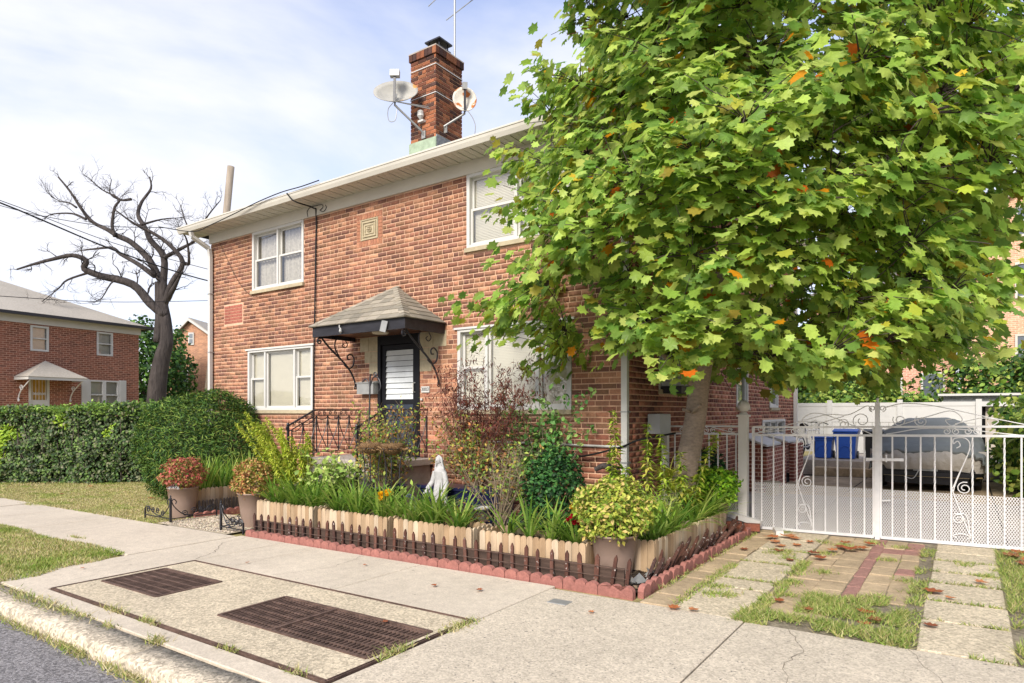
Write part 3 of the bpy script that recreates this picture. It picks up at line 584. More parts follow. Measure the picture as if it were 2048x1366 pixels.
# ---- windows
def window(ax, h, lights, sill=True, fill='blind', cas=.06):
    u0, u1, z0, z1 = h; fr = MB()
    bx(fr, ax, u0, u0 + cas, -.012, .10, z0, z1); bx(fr, ax, u1 - cas, u1, -.012, .10, z0, z1)
    bx(fr, ax, u0 + cas, u1 - cas, -.014, .10, z1 - cas, z1); bx(fr, ax, u0 + cas, u1 - cas, -.010, .10, z0, z0 + .05)
    iu0, iu1, iz0, iz1 = u0 + cas, u1 - cas, z0 + .05, z1 - cas
    tot = sum(l[0] for l in lights); u = iu0; sashes = []
    for k, (fw, ty) in enumerate(lights):
        e = u + (iu1 - iu0) * fw / tot
        if k: bx(fr, ax, u - .025, u + .025, .0, .10, iz0, iz1)
        sashes.append((u + (.025 if k else 0), e - (.025 if k < len(lights) - 1 else 0), ty)); u = e
    w_ = fr.build('window', m_white, house)
    for a, b, ty in sashes:
        def sash(z0, z1, d):
            mb = MB(); t = .036; bx(mb, ax, a, a + t, d, d + .035, z0, z1); bx(mb, ax, b - t, b, d, d + .035, z0, z1); bx(mb, ax, a + t, b - t, d + .001, d + .034, z0, z0 + t); bx(mb, ax, a + t, b - t, d + .001, d + .034, z1 - t, z1); mb.build('sash', m_white, w_)
            mb = MB(); mb.face(PT(ax, a + t, d + .018, z0 + t), PT(ax, b - t, d + .018, z0 + t), PT(ax, b - t, d + .018, z1 - t), PT(ax, a + t, d + .018, z1 - t)); mb.build('pane', m_glass, w_)
        if ty == 'dh':
            zm = iz0 + (iz1 - iz0) * .52; sash(zm - .02, iz1, .065); sash(iz0, zm + .02, .028)
        else: sash(iz0, iz1, .04)
        mb = MB()
        if fill == 'blind':
            z = iz0 + .01
            while z < iz1 - .02:
                p = [PT(ax, a + .01, .105, z), PT(ax, b - .01, .105, z), PT(ax, b - .01, .114, z + .024), PT(ax, a + .01, .114, z + .024)]; mb.face(*p)
                mb.face(PT(ax, a + .01, .114, z + .024), PT(ax, b - .01, .114, z + .024), PT(ax, b - .01, .106, z + .0245), PT(ax, a + .01, .106, z + .0245)); z += .0245
            stuff(mb.build('blind', m_blind, w_))
        else:
            n = 26; 
            for i in range(n):
                ua, ub_ = a + (b - a) * i / n, a + (b - a) * (i + 1) / n; da = .14 + .018 * math.sin(i * 1.7); db = .14 + .018 * math.sin((i + 1) * 1.7)
                mb.face(PT(ax, ua, da, iz0), PT(ax, ub_, db, iz0), PT(ax, ub_, db, iz1), PT(ax, ua, da, iz1))
            mb.build('curtain', m_curtain, w_)
    if sill:
        mb = MB(); bx(mb, ax, u0 - .02, u1 + .02, -.05, .02, z0 - .066, z0 - .002); mb.build('sill', m_limestone, w_)
    return w_
window('f', FH[0], [(.26, 'dh'), (.48, 'pic'), (.26, 'dh')]); window('f', FH[1], [(1, 'dh'), (1, 'dh')], fill='curtain'); window('f', FH[2], [(1, 'dh'), (1, 'dh')]); window('f', FH[3], [(.26, 'dh'), (.48, 'pic'), (.26, 'dh')])
for h in SH[:6]: window('s', h, [(1, 'dh')])
window('s', SH[6], [(1, 'pic'), (1, 'pic'), (1, 'pic')], fill='curtain', cas=.05)
# lintel drip caps over the ground floor windows
mb = MB(); mb.box(-12.52, -10.25, -.035, .01, 2.872, 2.905); mb.build('window_cap', m_white, house); mb = MB(); mb.box(-6.74, -4.52, -.035, .01, 2.902, 2.935); mb.build('window_cap', m_white, house)
# ---- front door
dr = MB(); u0, u1, z0, z1 = FH[4]
dr.box(u0, u0 + .075, -.01, .12, z0, z1); dr.box(u1 - .075, u1, -.01, .12, z0, z1); dr.box(u0 + .075, u1 - .075, -.008, .12, z1 - .16, z1); dr.box(u0 + .075, u1 - .075, -.004, .12, z0, z0 + .03)
m_doorpaint = mat('black_door_paint', (.008, .008, .010), rough=.55, var=.2, sc=10, bump=.05, spec=.2)
door = dr.build('door', m_doorpaint, house)
a, b = u0 + .085, u1 - .085
sd = MB(); sd.box(a, a + .09, .02, .06, z0 + .035, z1 - .17); sd.box(b - .09, b, .02, .06, z0 + .035, z1 - .17); sd.box(a + .09, b - .09, .021, .059, z1 - .25, z1 - .17); sd.box(a + .09, b - .09, .021, .059, 1.72, 1.80); sd.box(a + .09, b - .09, .021, .059, z0 + .035, z0 + .13); sd.build('storm_door', m_doorpaint, door)
m_navydoor = mat('navy_door_panel', (.030, .038, .055), rough=.4, var=.1, bump=0)
MB().box(a + .09, b - .09, .03, .05, z0 + .13, 1.72).build('panel', m_navydoor, door)
m_louvre = mat('louvre_glass', (.62, .64, .62), rough=.12, var=.1, sc=3, bump=0, spec=.6, big=.2, bigsc=2.2)
nl = 9; zz0, zz1 = 1.80, z1 - .26
for i in range(nl):
    za = zz0 + (zz1 - zz0) * i / nl; mb = MB(); hgt = (zz1 - zz0) / nl
    mb.add([(a + .09, .028, za + .004), (b - .09, .028, za + .004), (b - .09, .048, za + hgt - .003), (a + .09, .048, za + hgt - .003), (a + .09, .034, za + .004), (b - .09, .034, za + .004), (b - .09, .054, za + hgt - .003), (a + .09, .054, za + hgt - .003)], [(0, 1, 2, 3), (7, 6, 5, 4), (0, 4, 5, 1), (2, 6, 7, 3)])
    mb.build('louvre_pane', m_louvre, door)
MB().box(u0 + .08, u1 - .08, .08, .1, z0, z1 - .16).build('door_slab', m_doorpaint, door)
mb = MB(); mb.tube([(b - .045, .02, 1.92), (b - .045, -.03, 1.93), (b - .045, -.03, 2.07), (b - .045, .02, 2.08)], .010, 8); mb.build('handle', m_white, door)
MB().box(u0 - .02, u1 + .02, -.10, .0, z0 - .03, z0).build('threshold', m_white, door)
# ---- frieze, soffit, gutter, roof, downspouts
MB().box(HX0 - .02, HX1 + .03, -.03, -.001, 5.35, 5.57).build('frieze', m_cream, house)
MB().box(HX1 + .001, HX1 + .03, .0, HY1, 5.35, 5.57).build('frieze', m_cream, house)
mb = MB(); mb.face((HX0 - .45, -.45, 5.575), (HX1 + .45, -.45, 5.575), (HX1 + .45, HY1 + .4, 5.575), (HX0 - .45, HY1 + .4, 5.575)); sof = mb.build('soffit', m_dark, house)  # backing sheet coloured near black to paint shade into the panel gaps
x = HX0 - .44
while x < HX1 + .42:
    x2 = min(x + .125, HX1 + .44); MB().box(x + .004, x2 - .010, -.45, -.028, 5.552 + (0 if int(x * 8) % 2 else .004), 5.570).build('soffit_panel', m_cream, sof); x += .125
def gutter_profile(mb, pts):
    # K-style trough along a level line of points: (position, outward)
    prof = [(0, 0), (.045, 0), (.06, .03), (.075, .06), (.085, .10), (.095, .105), (.095, .13), (.085, .13), (.082, .112), (.0, .112)]
    k = len(prof)
    for (p, o) in pts:
        for a, z in prof: mb.v.append(Vector((p[0] + o[0] * a, p[1] + o[1] * a, p[2] + z))); mb.c.append((1, 1, 1))
    for i in range(len(pts) - 1):
        for j in range(k): j2 = (j + 1) % k; mb.f.append([i * k + j, (i + 1) * k + j, (i + 1) * k + j2, i * k + j2])
    mb.f.append(list(range(k))); mb.f.append([(len(pts) - 1) * k + j for j in reversed(range(k))])
mb = MB(); gutter_profile(mb, [((HX0 - .45, -.45, 5.535), (-.01, -1)), ((HX1 + .45, -.45, 5.545), (1, -1)), ((HX1 + .45, HY1 + .45, 5.54), (1, 0))]); mb.build('gutter', m_cream, house)
RZ = 5.66; AP = (-8.8, 5.1, RZ + .43 * 5.65)
m_roof = mat('grey_roof_shingle', (.17, .16, .15), rough=.95, var=.25, sc=40, bump=.4, bs=60, big=.1)
c4 = [(HX0 - .48, -.48, RZ - .01), (HX1 + .48, -.48, RZ - .01), (HX1 + .48, HY1 + .48, RZ - .01), (HX0 - .48, HY1 + .48, RZ - .01)]
mb = MB(); mb.add(c4 + [AP] + [(p[0], p[1], p[2] - .06) for p in c4], [(0, 1, 4), (1, 2, 4), (2, 3, 4), (3, 0, 4), (0, 5, 6, 1), (1, 6, 7, 2), (2, 7, 8, 3), (3, 8, 5, 0), (8, 7, 6, 5)]); roof = mb.build('roof', m_roof, house)
def downspout(pth, wd, name='downspout'):
    mb = MB()
    for p, q in zip(pth, pth[1:]): mb.bar(p, q, wd, wd * .8, up=(0, 1, 0))
    o = mb.build(name, m_white, house); return o
ds1 = downspout([(-13.86, -.48, 5.53), (-13.86, -.45, 5.42), (-13.80, -.10, 5.22), (-13.80, -.07, 5.05), (-13.80, -.07, -.1)], .085)
ds2 = downspout([(-3.66, -.50, 5.53), (-3.68, -.42, 5.44), (-3.72, -.10, 5.25), (-3.72, -.07, 5.1), (-3.72, -.07, .15)], .085)
ds3 = downspout([(HX1 + .06, HY1 - .1, 5.5), (HX1 + .06, HY1 - .1, -.05)], .09)
for z in (4.2, 2.9, 1.58, .9):
    MB().box(-3.772, -3.668, -.11, .0, z, z + .02).build('strap', m_grey, ds2); MB().box(-13.85, -13.75, -.11, .0, z, z + .02).build('strap', m_grey, ds1)
# ---- chimney
cx0, cx1, cy0, cy1, cz0, cz1 = -9.17, -8.49, 1.5, 2.31, 6.3, 8.62
chim = MB().box(cx0 + .012, cx1 - .012, cy0 + .012, cy1 - .012, cz0, cz1).build('chimney', m_mortar, house)
CB = [lin(156, 98, 68), lin(120, 76, 58), lin(98, 66, 54), lin(172, 112, 78), lin(140, 88, 66), lin(82, 60, 54)]
mb = MB(); r = 0; z = 6.6
while z < cz1 + .16:
    o = .028 if z > cz1 - .02 else 0; off = 0 if r % 2 else .105; hd = r % 6 == 4; L_ = .105 if hd or o else .21
    hh = .06 if not o else .16
    for face_ in range(2):
        a0, a1 = (cx0 - o, cx1 + o) if face_ == 0 else (cy0 - o, cy1 + o); u = a0 - (off if not o else 0)
        while u < a1:
            s, e = max(u, a0), min(u + L_, a1)
            if e - s > .02:
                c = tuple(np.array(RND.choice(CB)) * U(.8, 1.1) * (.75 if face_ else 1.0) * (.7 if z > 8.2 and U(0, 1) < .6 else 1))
                if face_ == 0: mb.box(s + .005, e - .005, cy0 - o, cy0 + .03, z, z + hh, c)
                else: mb.box(cx1 - .03, cx1 + o, s + .005 + (.003 if s == a0 else 0), e - .005, z + .001, z + hh - .001, c)
            u += L_
    z += CH if not o else .2; r += 1
stuff(mb.build('brickwork', m_brick, chim))
MB().box(cx0 - .03, cx1 + .03, cy0 - .03, cy1 + .03, cz1 + .145, cz1 + .17).build('coping', m_conc3, chim)
fx, fy = -8.80, 1.93
MB().box(fx - .13, fx + .13, fy - .13, fy + .13, cz1 + .1, cz1 + .30).build('flue', m_terra, chim)
mb = MB(); mb.box(fx - .18, fx + .18, fy - .18, fy + .18, cz1 + .30, cz1 + .325)
for sx in (-.13, .13):
    for sy in (-.13, .13): mb.box(fx + sx - .01, fx + sx + .01, fy + sy - .01, fy + sy + .01, cz1 + .32, cz1 + .46)
q = .2; zc = cz1 + .45; mb.add([(fx - q, fy - q, zc), (fx + q, fy - q, zc), (fx + q, fy + q, zc), (fx - q, fy + q, zc), (fx - q, fy - q, zc + .03), (fx + q, fy - q, zc + .03), (fx + q, fy + q, zc + .03), (fx - q, fy + q, zc + .03), (fx, fy, zc + .12)], [(3, 2, 1, 0), (0, 1, 5, 4), (1, 2, 6, 5), (2, 3, 7, 6), (3, 0, 4, 7), (4, 5, 8), (5, 6, 8), (6, 7, 8), (7, 4, 8)])
mb.build('flue_cap', m_black_iron, chim)
for z in (8.42, 7.86):
    mb = MB(); mb.bar((cx0 - .006, cy0 - .006, z), (cx1 + .006, cy0 - .006, z), .006, .016); mb.bar((cx1 + .006, cy0 - .003, z), (cx1 + .006, cy1, z), .006, .016); mb.build('strap', m_white, chim)
MB().box(cx0 - .02, cx1 + .02, cy0 - .025, cy0 - .001, 6.4, 6.98).build('flashing', m_copper, chim); MB().box(cx1 + .001, cx1 + .025, cy0, cy1, 6.4, 7.03).build('flashing', m_lead, chim)
# ---- stoop
mb = MB(); stoop = None
slab = MB().bbox(-9.12, -7.20, -1.06, -.012, .72, .82, .01).build('stoop', m_conc3, house)
MB().box(-9.06, -7.26, -1.0, -.013, -.35, .719).build('stoop_base', m_conc3, slab)
for i in range(4):
    z = .82 - .20 * (i + 1); MB().bbox(-9.06 + .003 * i, -7.26 - .003 * i, -1.0 - .28 * (i + 1) - .02, -1.0 - .28 * i - (.0 if i else 0.061), z - .07, z, .01).build('step', m_conc3, slab); MB().box(-9.03, -7.29, -1.0 - .28 * (i + 1), -.99 - .28 * i, -.35, z - .071).build('riser', m_conc3, slab)
# ---- door canopy
cxa, cxb, cya = -9.14, -6.95, -.92
m_fascia = mat('black_stained_fascia', (.016, .015, .018), rough=.5, var=.5, sc=12, bump=.3, bs=40, stretch=(.2, 1, 1), spec=.4)
cano = MB().box(cxa + .05, cxb - .05, cya + .05, -.002, 2.93, 2.95).build('door_canopy', mat('varnished_soffit', (.11, .045, .022), rough=.4, var=.3, sc=8, bump=.1), house)
mb = MB(); mb.box(cxa, cxb, cya, cya + .04, 2.86, 3.02); mb.box(cxb - .04, cxb, cya + .04, -.001, 2.862, 3.02); mb.box(cxa, cxa + .04, cya + .04, -.001, 2.862, 3.02); mb.build('fascia', m_fascia, cano)
apx = Vector((-8.03, -.02, 3.74)); e0 = Vector((cxa - .04, cya - .05, 3.025)); e1 = Vector((cxb + .04, cya - .05, 3.025)); e2 = Vector((cxb + .04, -.002, 3.025)); e3 = Vector((cxa - .04, -.002, 3.025))
mb = MB(); mb.add([e0, e1, e2, e3, apx], [(0, 1, 4), (1, 2, 4), (3, 0, 4), (0, 3, 2, 1)]); mb.build('deck', m_roof, cano)
SHC = [lin(150, 142, 126), lin(138, 131, 116), lin(160, 151, 134), lin(130, 124, 110), lin(144, 136, 118)]
def shingle_tri(A, B, C, rows, wd):
    nrm = (B - A).cross(C - A).normalized()
    if nrm.z < 0: nrm = -nrm
    for r in range(rows):
        t0, t1 = r / rows, min(1., (r + 1.12) / rows)
        La, Lb = A.lerp(C, t0), B.lerp(C, t0); Ua, Ub = A.lerp(C, t1), B.lerp(C, t1)
        W = (Lb - La).length; off = U(0, wd); s = -off
        while s < W:
            a_, b_ = max(0, s), min(W, s + wd - .006)
            if b_ - a_ > .02:
                ta, tb = a_ / W, b_ / W; up = nrm * .014; lo = nrm * .003
                j = U(-.004, .004)
                dn = (La - Ua).normalized() * j
                p0, p1 = La.lerp(Lb, ta) + dn, La.lerp(Lb, tb) + dn
                d = (Lb - La).normalized(); ctr = (Ua + Ub) / 2
                # keep the upper edge above the lower edge, clipped to the triangle
                hv = (C - (A + B) / 2); hv = hv - d * hv.dot(d); hv = hv.normalized() * ((Ua - La) - d * (Ua - La).dot(d)).length
                q0, q1 = p0 + hv, p1 + hv
                lo_, hi_ = (Ua - La).dot(d), (Ub - La).dot(d)
                sq0 = min(max((q0 - La).dot(d), lo_), hi_); sq1 = min(max((q1 - La).dot(d), lo_), hi_)
                base = La + hv
                q0 = base + d * sq0; q1 = base + d * sq1
                mb = MB(); c_ = tuple(np.array(RND.choice(SHC)) * U(.85, 1.1))
                mb.add([p0 + up, p1 + up, q1 + lo, q0 + lo, p0, p1, q1 - lo * .3, q0 - lo * .3], [(0, 1, 2, 3), (4, 5, 1, 0), (5, 6, 2, 1), (7, 4, 0, 3), (6, 7, 3, 2)], c_)
                mb.build('shingle', m_shingle, cano)
            s += wd
shingle_tri(e0, e1, apx, 8, .24); shingle_tri(e1, e2, apx, 8, .24); shingle_tri(e3, e0, apx, 8, .24)
for i in range(13):   # hip caps
    for E_ in (e1, e0):
        t0, t1 = i / 13, min(1., (i + 1.25) / 13); p, q = E_.lerp(apx, t0), E_.lerp(apx, t1); ax_ = (apx - E_).normalized(); sx = 1 if E_ is e1 else -1
        n1_ = Vector((0, -1, 0)); w1 = Vector((-sx * .11, 0.0, 0.0)); w2 = Vector((0, .13, 0.0)); lift = Vector((0, 0, .03)); lf2 = Vector((0, 0, .016))
        k = (1 - i / 14)
        mb = MB(); c_ = tuple(np.array(RND.choice(SHC)) * U(.9, 1.1)); s1 = w1 + Vector((0, 0, 0.0)); s2 = w2
        def onf(pp, off):  # drop a point beside the hip onto the adjoining slope
            return pp + off
        mb.add([p + lift, p + w1 + lf2, p + w2 + lf2, q + lift * .6, q + w1 * .95 + lf2 * .7, q + w2 * .95 + lf2 * .7], [(0, 1, 4, 3), (0, 3, 5, 2), (0, 2, 1)], c_); mb.build('hip_cap', m_shingle, cano)
mb = MB(); mb.lathe([(.0, 0), (.12, .004), (.14, .02), (.14, .045), (.0, .05)], (-7.98, -.45, 2.88), 24, cap=False); mb.build('ceiling_lamp', mat('lamp_diffuser', (.62, .56, .42), rough=.4, var=.03, bump=0), cano, smooth=True)
mb = MB(); mb.bar((-7.36, cya - .02, 3.0), (-7.40, cya - .035, 2.83), .13, .01, up=(0, 1, 0)); mb.build('solar_light', m_grey, cano)
mb = MB(); mb.tube([(-8.42, cya - .02, 3.03), (-8.40, cya - .04, 2.97), (-8.36, cya - .035, 2.94)], .012, 6); mb.lathe([(.008, -.06), (.03, -.03), (.02, .02)], (-8.37, cya - .04, 2.93), 8); mb.build('spot_lamp', m_grey, cano)
def bracket(X, sgn):
    mb = MB(); r = .017; Y = (0, 1, 0); Zv = (0, 0, 1)
    mb.tube(bez((X, cya + .10, 2.86), (X, -.55, 2.55), (X, -.14, 2.45), (X, -.05, 2.03), 14), r, 6)
    mb.tube(spiral((X, cya + .06, 2.79), .012, .055, 3.6, -1.4, Y, Zv), .013, 6); mb.tube(spiral((X, -.07, 2.03), .008, .045, 0, 1.3, Y, Zv), .010, 6)
    mb.tube(bez((X, -.50, 2.86), (X, -.60, 2.70), (X, -.45, 2.60), (X, -.44, 2.56), 8), .013, 6)
    mb.tube(cat([(X, -.33, 2.42), (X, -.22, 2.36), (X, -.12, 2.42), (X, -.10, 2.55), (X, -.18, 2.62), (X, -.25, 2.58), (X, -.24, 2.52), (X, -.19, 2.52)]), .013, 6)
    mb.tube(cat([(X, -.30, 2.86), (X, -.25, 2.78), (X, -.31, 2.72), (X, -.37, 2.76), (X, -.33, 2.79)]), .009, 6)
    mb.build('bracket', m_black_iron, cano)
bracket(-9.03, -1); bracket(-7.03, 1)
# address plate and doorbell
pl = tag(MB().box(-7.46, -7.28, -.022, -.003, 1.91, 2.01).build('house_number_plate', m_white), 'small white plate with the house number beside the front door', 'sign')
fc = bpy.data.curves.new('number', 'FONT'); fc.body = '3003'; fc.size = .085; fc.extrude = .002; fc.align_x = 'CENTER'; fc.align_y = 'CENTER'; fc.materials.append(m_black_iron)
fo = text_obj('number', fc); link(fo, pl, (-7.37, -.024, 1.96)); fo.rotation_euler = (math.pi / 2, 0, 0)
# cable bundle down the facade, white conduit
def ordinal(n):
    w_ = 'zeroth first second third fourth fifth sixth seventh eighth ninth tenth eleventh twelfth thirteenth fourteenth fifteenth sixteenth seventeenth eighteenth nineteenth'.split()
    if n < 20: return w_[n]
    t_ = {2: 'twent', 3: 'thirt', 4: 'fort'}[n // 10]; return t_ + 'ieth' if n % 10 == 0 else t_ + 'y-' + w_[n % 10]
# ================================================================== THINGS ON THE HOUSE
def wire(name, label, pts, r=.008, m=None, n=8, sides=5):
    return tag(MB().tube(cat(pts, n), r, sides).build(name, m or m_cable), label, 'cable')
wire('facade_cable', 'black cable bundle running down the brick front left of the door canopy', [(-10.35, -.56, 5.66), (-10.2, -.50, 5.50), (-10.16, -.12, 5.47), (-10.18, -.03, 5.38), (-10.2, -.025, 4.6), (-10.22, -.03, 3.5), (-10.26, -.025, 2.4), (-10.27, -.03, 1.2), (-10.28, -.03, .2)], .014)
wire('facade_wire', 'thin black wire looping on the cream frieze beside the cable bundle', [(-10.42, -.035, 5.36), (-10.44, -.035, 5.47), (-10.34, -.04, 5.53), (-10.2, -.04, 5.53), (-10.0, -.04, 5.52), (-9.97, -.04, 5.46), (-10.05, -.04, 5.42), (-9.95, -.04, 5.38), (-9.87, -.04, 5.44), (-9.9, -.04, 5.50)], .006)
wire('gutter_cable', 'black service cable slung under the gutter to the corner of the house', [(-14.4, -.9, 5.62), (-13.6, -.58, 5.46), (-12.9, -.56, 5.50), (-12.0, -.57, 5.58), (-11.2, -.58, 5.66), (-10.5, -.58, 5.70), (-9.9, -.58, 5.69), (-9.4, -.58, 5.70)], .010)
wire('wall_wire', 'thin dark wire crossing the brick front left of the upper window', [(-13.5, -.03, 5.33), (-13.2, -.02, 4.9), (-12.8, -.02, 4.4), (-12.4, -.02, 4.08), (-12.0, -.02, 3.98), (-11.4, -.02, 3.96), (-10.7, -.02, 4.05)], .004)
wire('wall_conduit', 'white conduit running along the brick wall below the right front window', [(-6.6, -.03, 1.13), (-5.5, -.03, 1.125), (-4.6, -.03, 1.12), (-3.8, -.03, 1.115)], .016, m_white)
wire('garden_hose', 'black hose sagging from the downspout along the brick wall', [(-3.2, .4, 1.30), (-3.5, -.10, 1.22), (-3.75, -.12, 1.12), (-4.3, -.10, .98), (-4.9, -.08, .90), (-5.3, -.06, .7), (-5.4, -.06, .3)], .014)
wire('side_wire', 'thin wire hanging down the side wall of the house', [(-3.67, 2.7, 3.6), (-3.66, 3.2, 2.9), (-3.66, 3.9, 2.3), (-3.66, 4.6, 1.95)], .005)
# mailbox
mbx = thing('mailbox', 'grey metal wall mailbox below the left canopy bracket', 'mailbox', (-8.70, -.06, 1.9))
mb = MB(); mb.box(-8.92, -8.50, -.13, -.001, 1.90, 2.09); mb.build('box', m_grey, mbx); mb = MB(); mb.ext([(-8.94, -.145, 2.09), (-8.94, -.145, 2.105), (-8.94, .0, 2.135), (-8.94, .0, 2.09)], (.46, 0, 0)); mb.build('lid', m_grey, mbx)
mb = MB(); mb.lathe([(.0, 0), (.022, .0), (.022, .03), (.0, .035)], (-7.45, -.02, 1.78), 10, cap=False); tag(mb.build('doorbell', m_white), 'small round doorbell button below the number plate', 'doorbell')
# satellite dishes
def dish(name, label, c, nrm, rx, rz, m, mount, armd):
    t = thing(name, label, 'satellite dish', mount); c = Vector(c); nrm = Vector(nrm).normalized(); ux = nrm.cross(Vector((0, 0, 1))).normalized(); uy = ux.cross(nrm)
    mb = MB(); nr, na = 6, 28; vs = []; fs = []
    for side in (0, -.012):
        for i in range(nr + 1):
            rr = i / nr
            for k in range(na):
                a = 2 * math.pi * k / na; vs.append(c + ux * (rx * rr * math.cos(a)) + uy * (rz * rr * math.sin(a)) + nrm * (.10 * rr * rr * rx / .3 + side - .10 * rx / .3))
    h = (nr + 1) * na
    for i in range(nr):
        for k in range(na):
            k2 = (k + 1) % na; fs.append((i * na + k, i * na + k2, (i + 1) * na + k2, (i + 1) * na + k)); fs.append((h + i * na + k2, h + i * na + k, h + (i + 1) * na + k, h + (i + 1) * na + k2))
    for k in range(na): k2 = (k + 1) % na; fs.append((nr * na + k, nr * na + k2, h + nr * na + k2, h + nr * na + k))
    mb.add(vs, fs); mb.build('reflector', m, t, smooth=True)
    tip = c + nrm * armd + uy * (rz * .62); bot = c - uy * (rz * 1.0)
    mb = MB(); mb.bar(bot - nrm * .02, tip, .045, .03); mb.build('feed_arm', m_black_iron, t)
    mb = MB(); mb.bar(tip - uy * .03 - nrm * .02, tip + uy * .09 + nrm * .03, .15 * rx / .36, .10); mb.build('receiver', m_grey, t)
    mo = Vector(mount); mb = MB(); mb.tube([c - nrm * .08, bot - nrm * .08, mo + Vector((0, -.03, .05)), mo], .022, 8); mb.box(mo.x - .05, mo.x + .05, mo.y - .01, mo.y + .01, mo.z - .07, mo.z + .08); mb.build('mast', m_grey, t)
    return t, bot
d1, b1 = dish('satellite_dish', 'wide grey satellite dish on a bent mast at the chimney front', (-9.14, 1.05, 7.88), (.42, -.62, .42), .44, .32, m_dish, (-8.80, 1.485, 7.08), .20)
mb = MB(); mb.tube([b1, (-8.62, 1.48, 7.55)], .010, 6); mb.tube([b1 + Vector((.03, .05, 0)), (-8.66, 1.48, 7.6)], .008, 6); mb.build('strut', m_grey, d1)
d2, b2 = dish('satellite_dish', 'smaller rust stained satellite dish on the chimney side', (-8.13, 1.95, 7.80), (.62, -.66, .22), .24, .28, m_dish_rust, (-8.47, 1.75, 7.2), .10)
mb = MB(); mb.lathe([(.02, 0), (.07, .06), (.06, .16), (.03, .18)], (-8.83, 1.43, 7.38), 10); mb.box(-8.9, -8.76, 1.42, 1.5, 7.33, 7.37); tag(mb.build('alarm_horn', m_white), 'white horn fixed on the chimney brick below the wide dish', 'horn')
wire('dish_cable', 'pale cables looping beside the rusted dish down to the roof', [(-8.2, 1.9, 7.62), (-8.02, 1.95, 7.5), (-7.86, 1.95, 7.2), (-7.9, 1.9, 6.9), (-8.1, 1.8, 6.7)], .009, m_grey); wire('dish_cable', 'short cable loop hanging under the wide grey dish', [b1 + Vector((-.02, 0, -.02)), b1 + Vector((-.16, 0, -.12)), b1 + Vector((-.14, 0, -.34)), b1 + Vector((0, .03, -.36)), b1 + Vector((.03, .05, -.15))], .008, m_grey)
# tv antenna
an = thing('antenna', 'tall television antenna mast behind the chimney top', 'antenna', (-8.60, 2.2, 8.7))
MB().tube([(-8.60, 2.2, 8.5), (-8.60, 2.2, 11.0)], .02, 8).build('mast', m_grey, an)
MB().tube([(-8.76, 2.12, 9.66), (-8.1, 2.5, 10.2)], .009, 6).build('element', m_grey, an)
MB().tube([(-9.1, 1.95, 9.98), (-8.66, 2.18, 10.4)], .009, 6).build('element', m_grey, an)
MB().bar((-8.5, 2.2, 10.12), (-7.9, 2.5, 10.0), .04, .03).build('boom', m_rust, an)
# window air conditioner
ac = thing('air_conditioner', 'grey window air conditioner in the side wall behind the tree trunk', 'air conditioner', (-3.6, 1.6, 1.98))
m_acw = mat('ac_casing', (.46, .47, .47), rough=.5, var=.06, bump=0)
MB().box(-3.70, -3.28, 1.10, 1.75, 1.97, 2.42).build('casing', m_acw, ac)
mb = MB()
for i in range(13): mb.box(-3.66, -3.32, 1.085, 1.10, 2.03 + i * .027, 2.045 + i * .027)
mb.build('grille', m_grey, ac); MB().box(-3.30, -3.272, 1.16, 1.70, 2.02, 2.38).build('side_grille', m_lead, ac)
MB().box(-3.72, -3.36, 1.06, 1.70, 1.86, 1.965).build('support', m_black_iron, ac)
em = tag(MB().bbox(-3.66, -3.48, .55, .95, 1.28, 1.56, .01).build('meter_box', m_acw), 'grey electric meter box on the side wall near the corner', 'meter box')
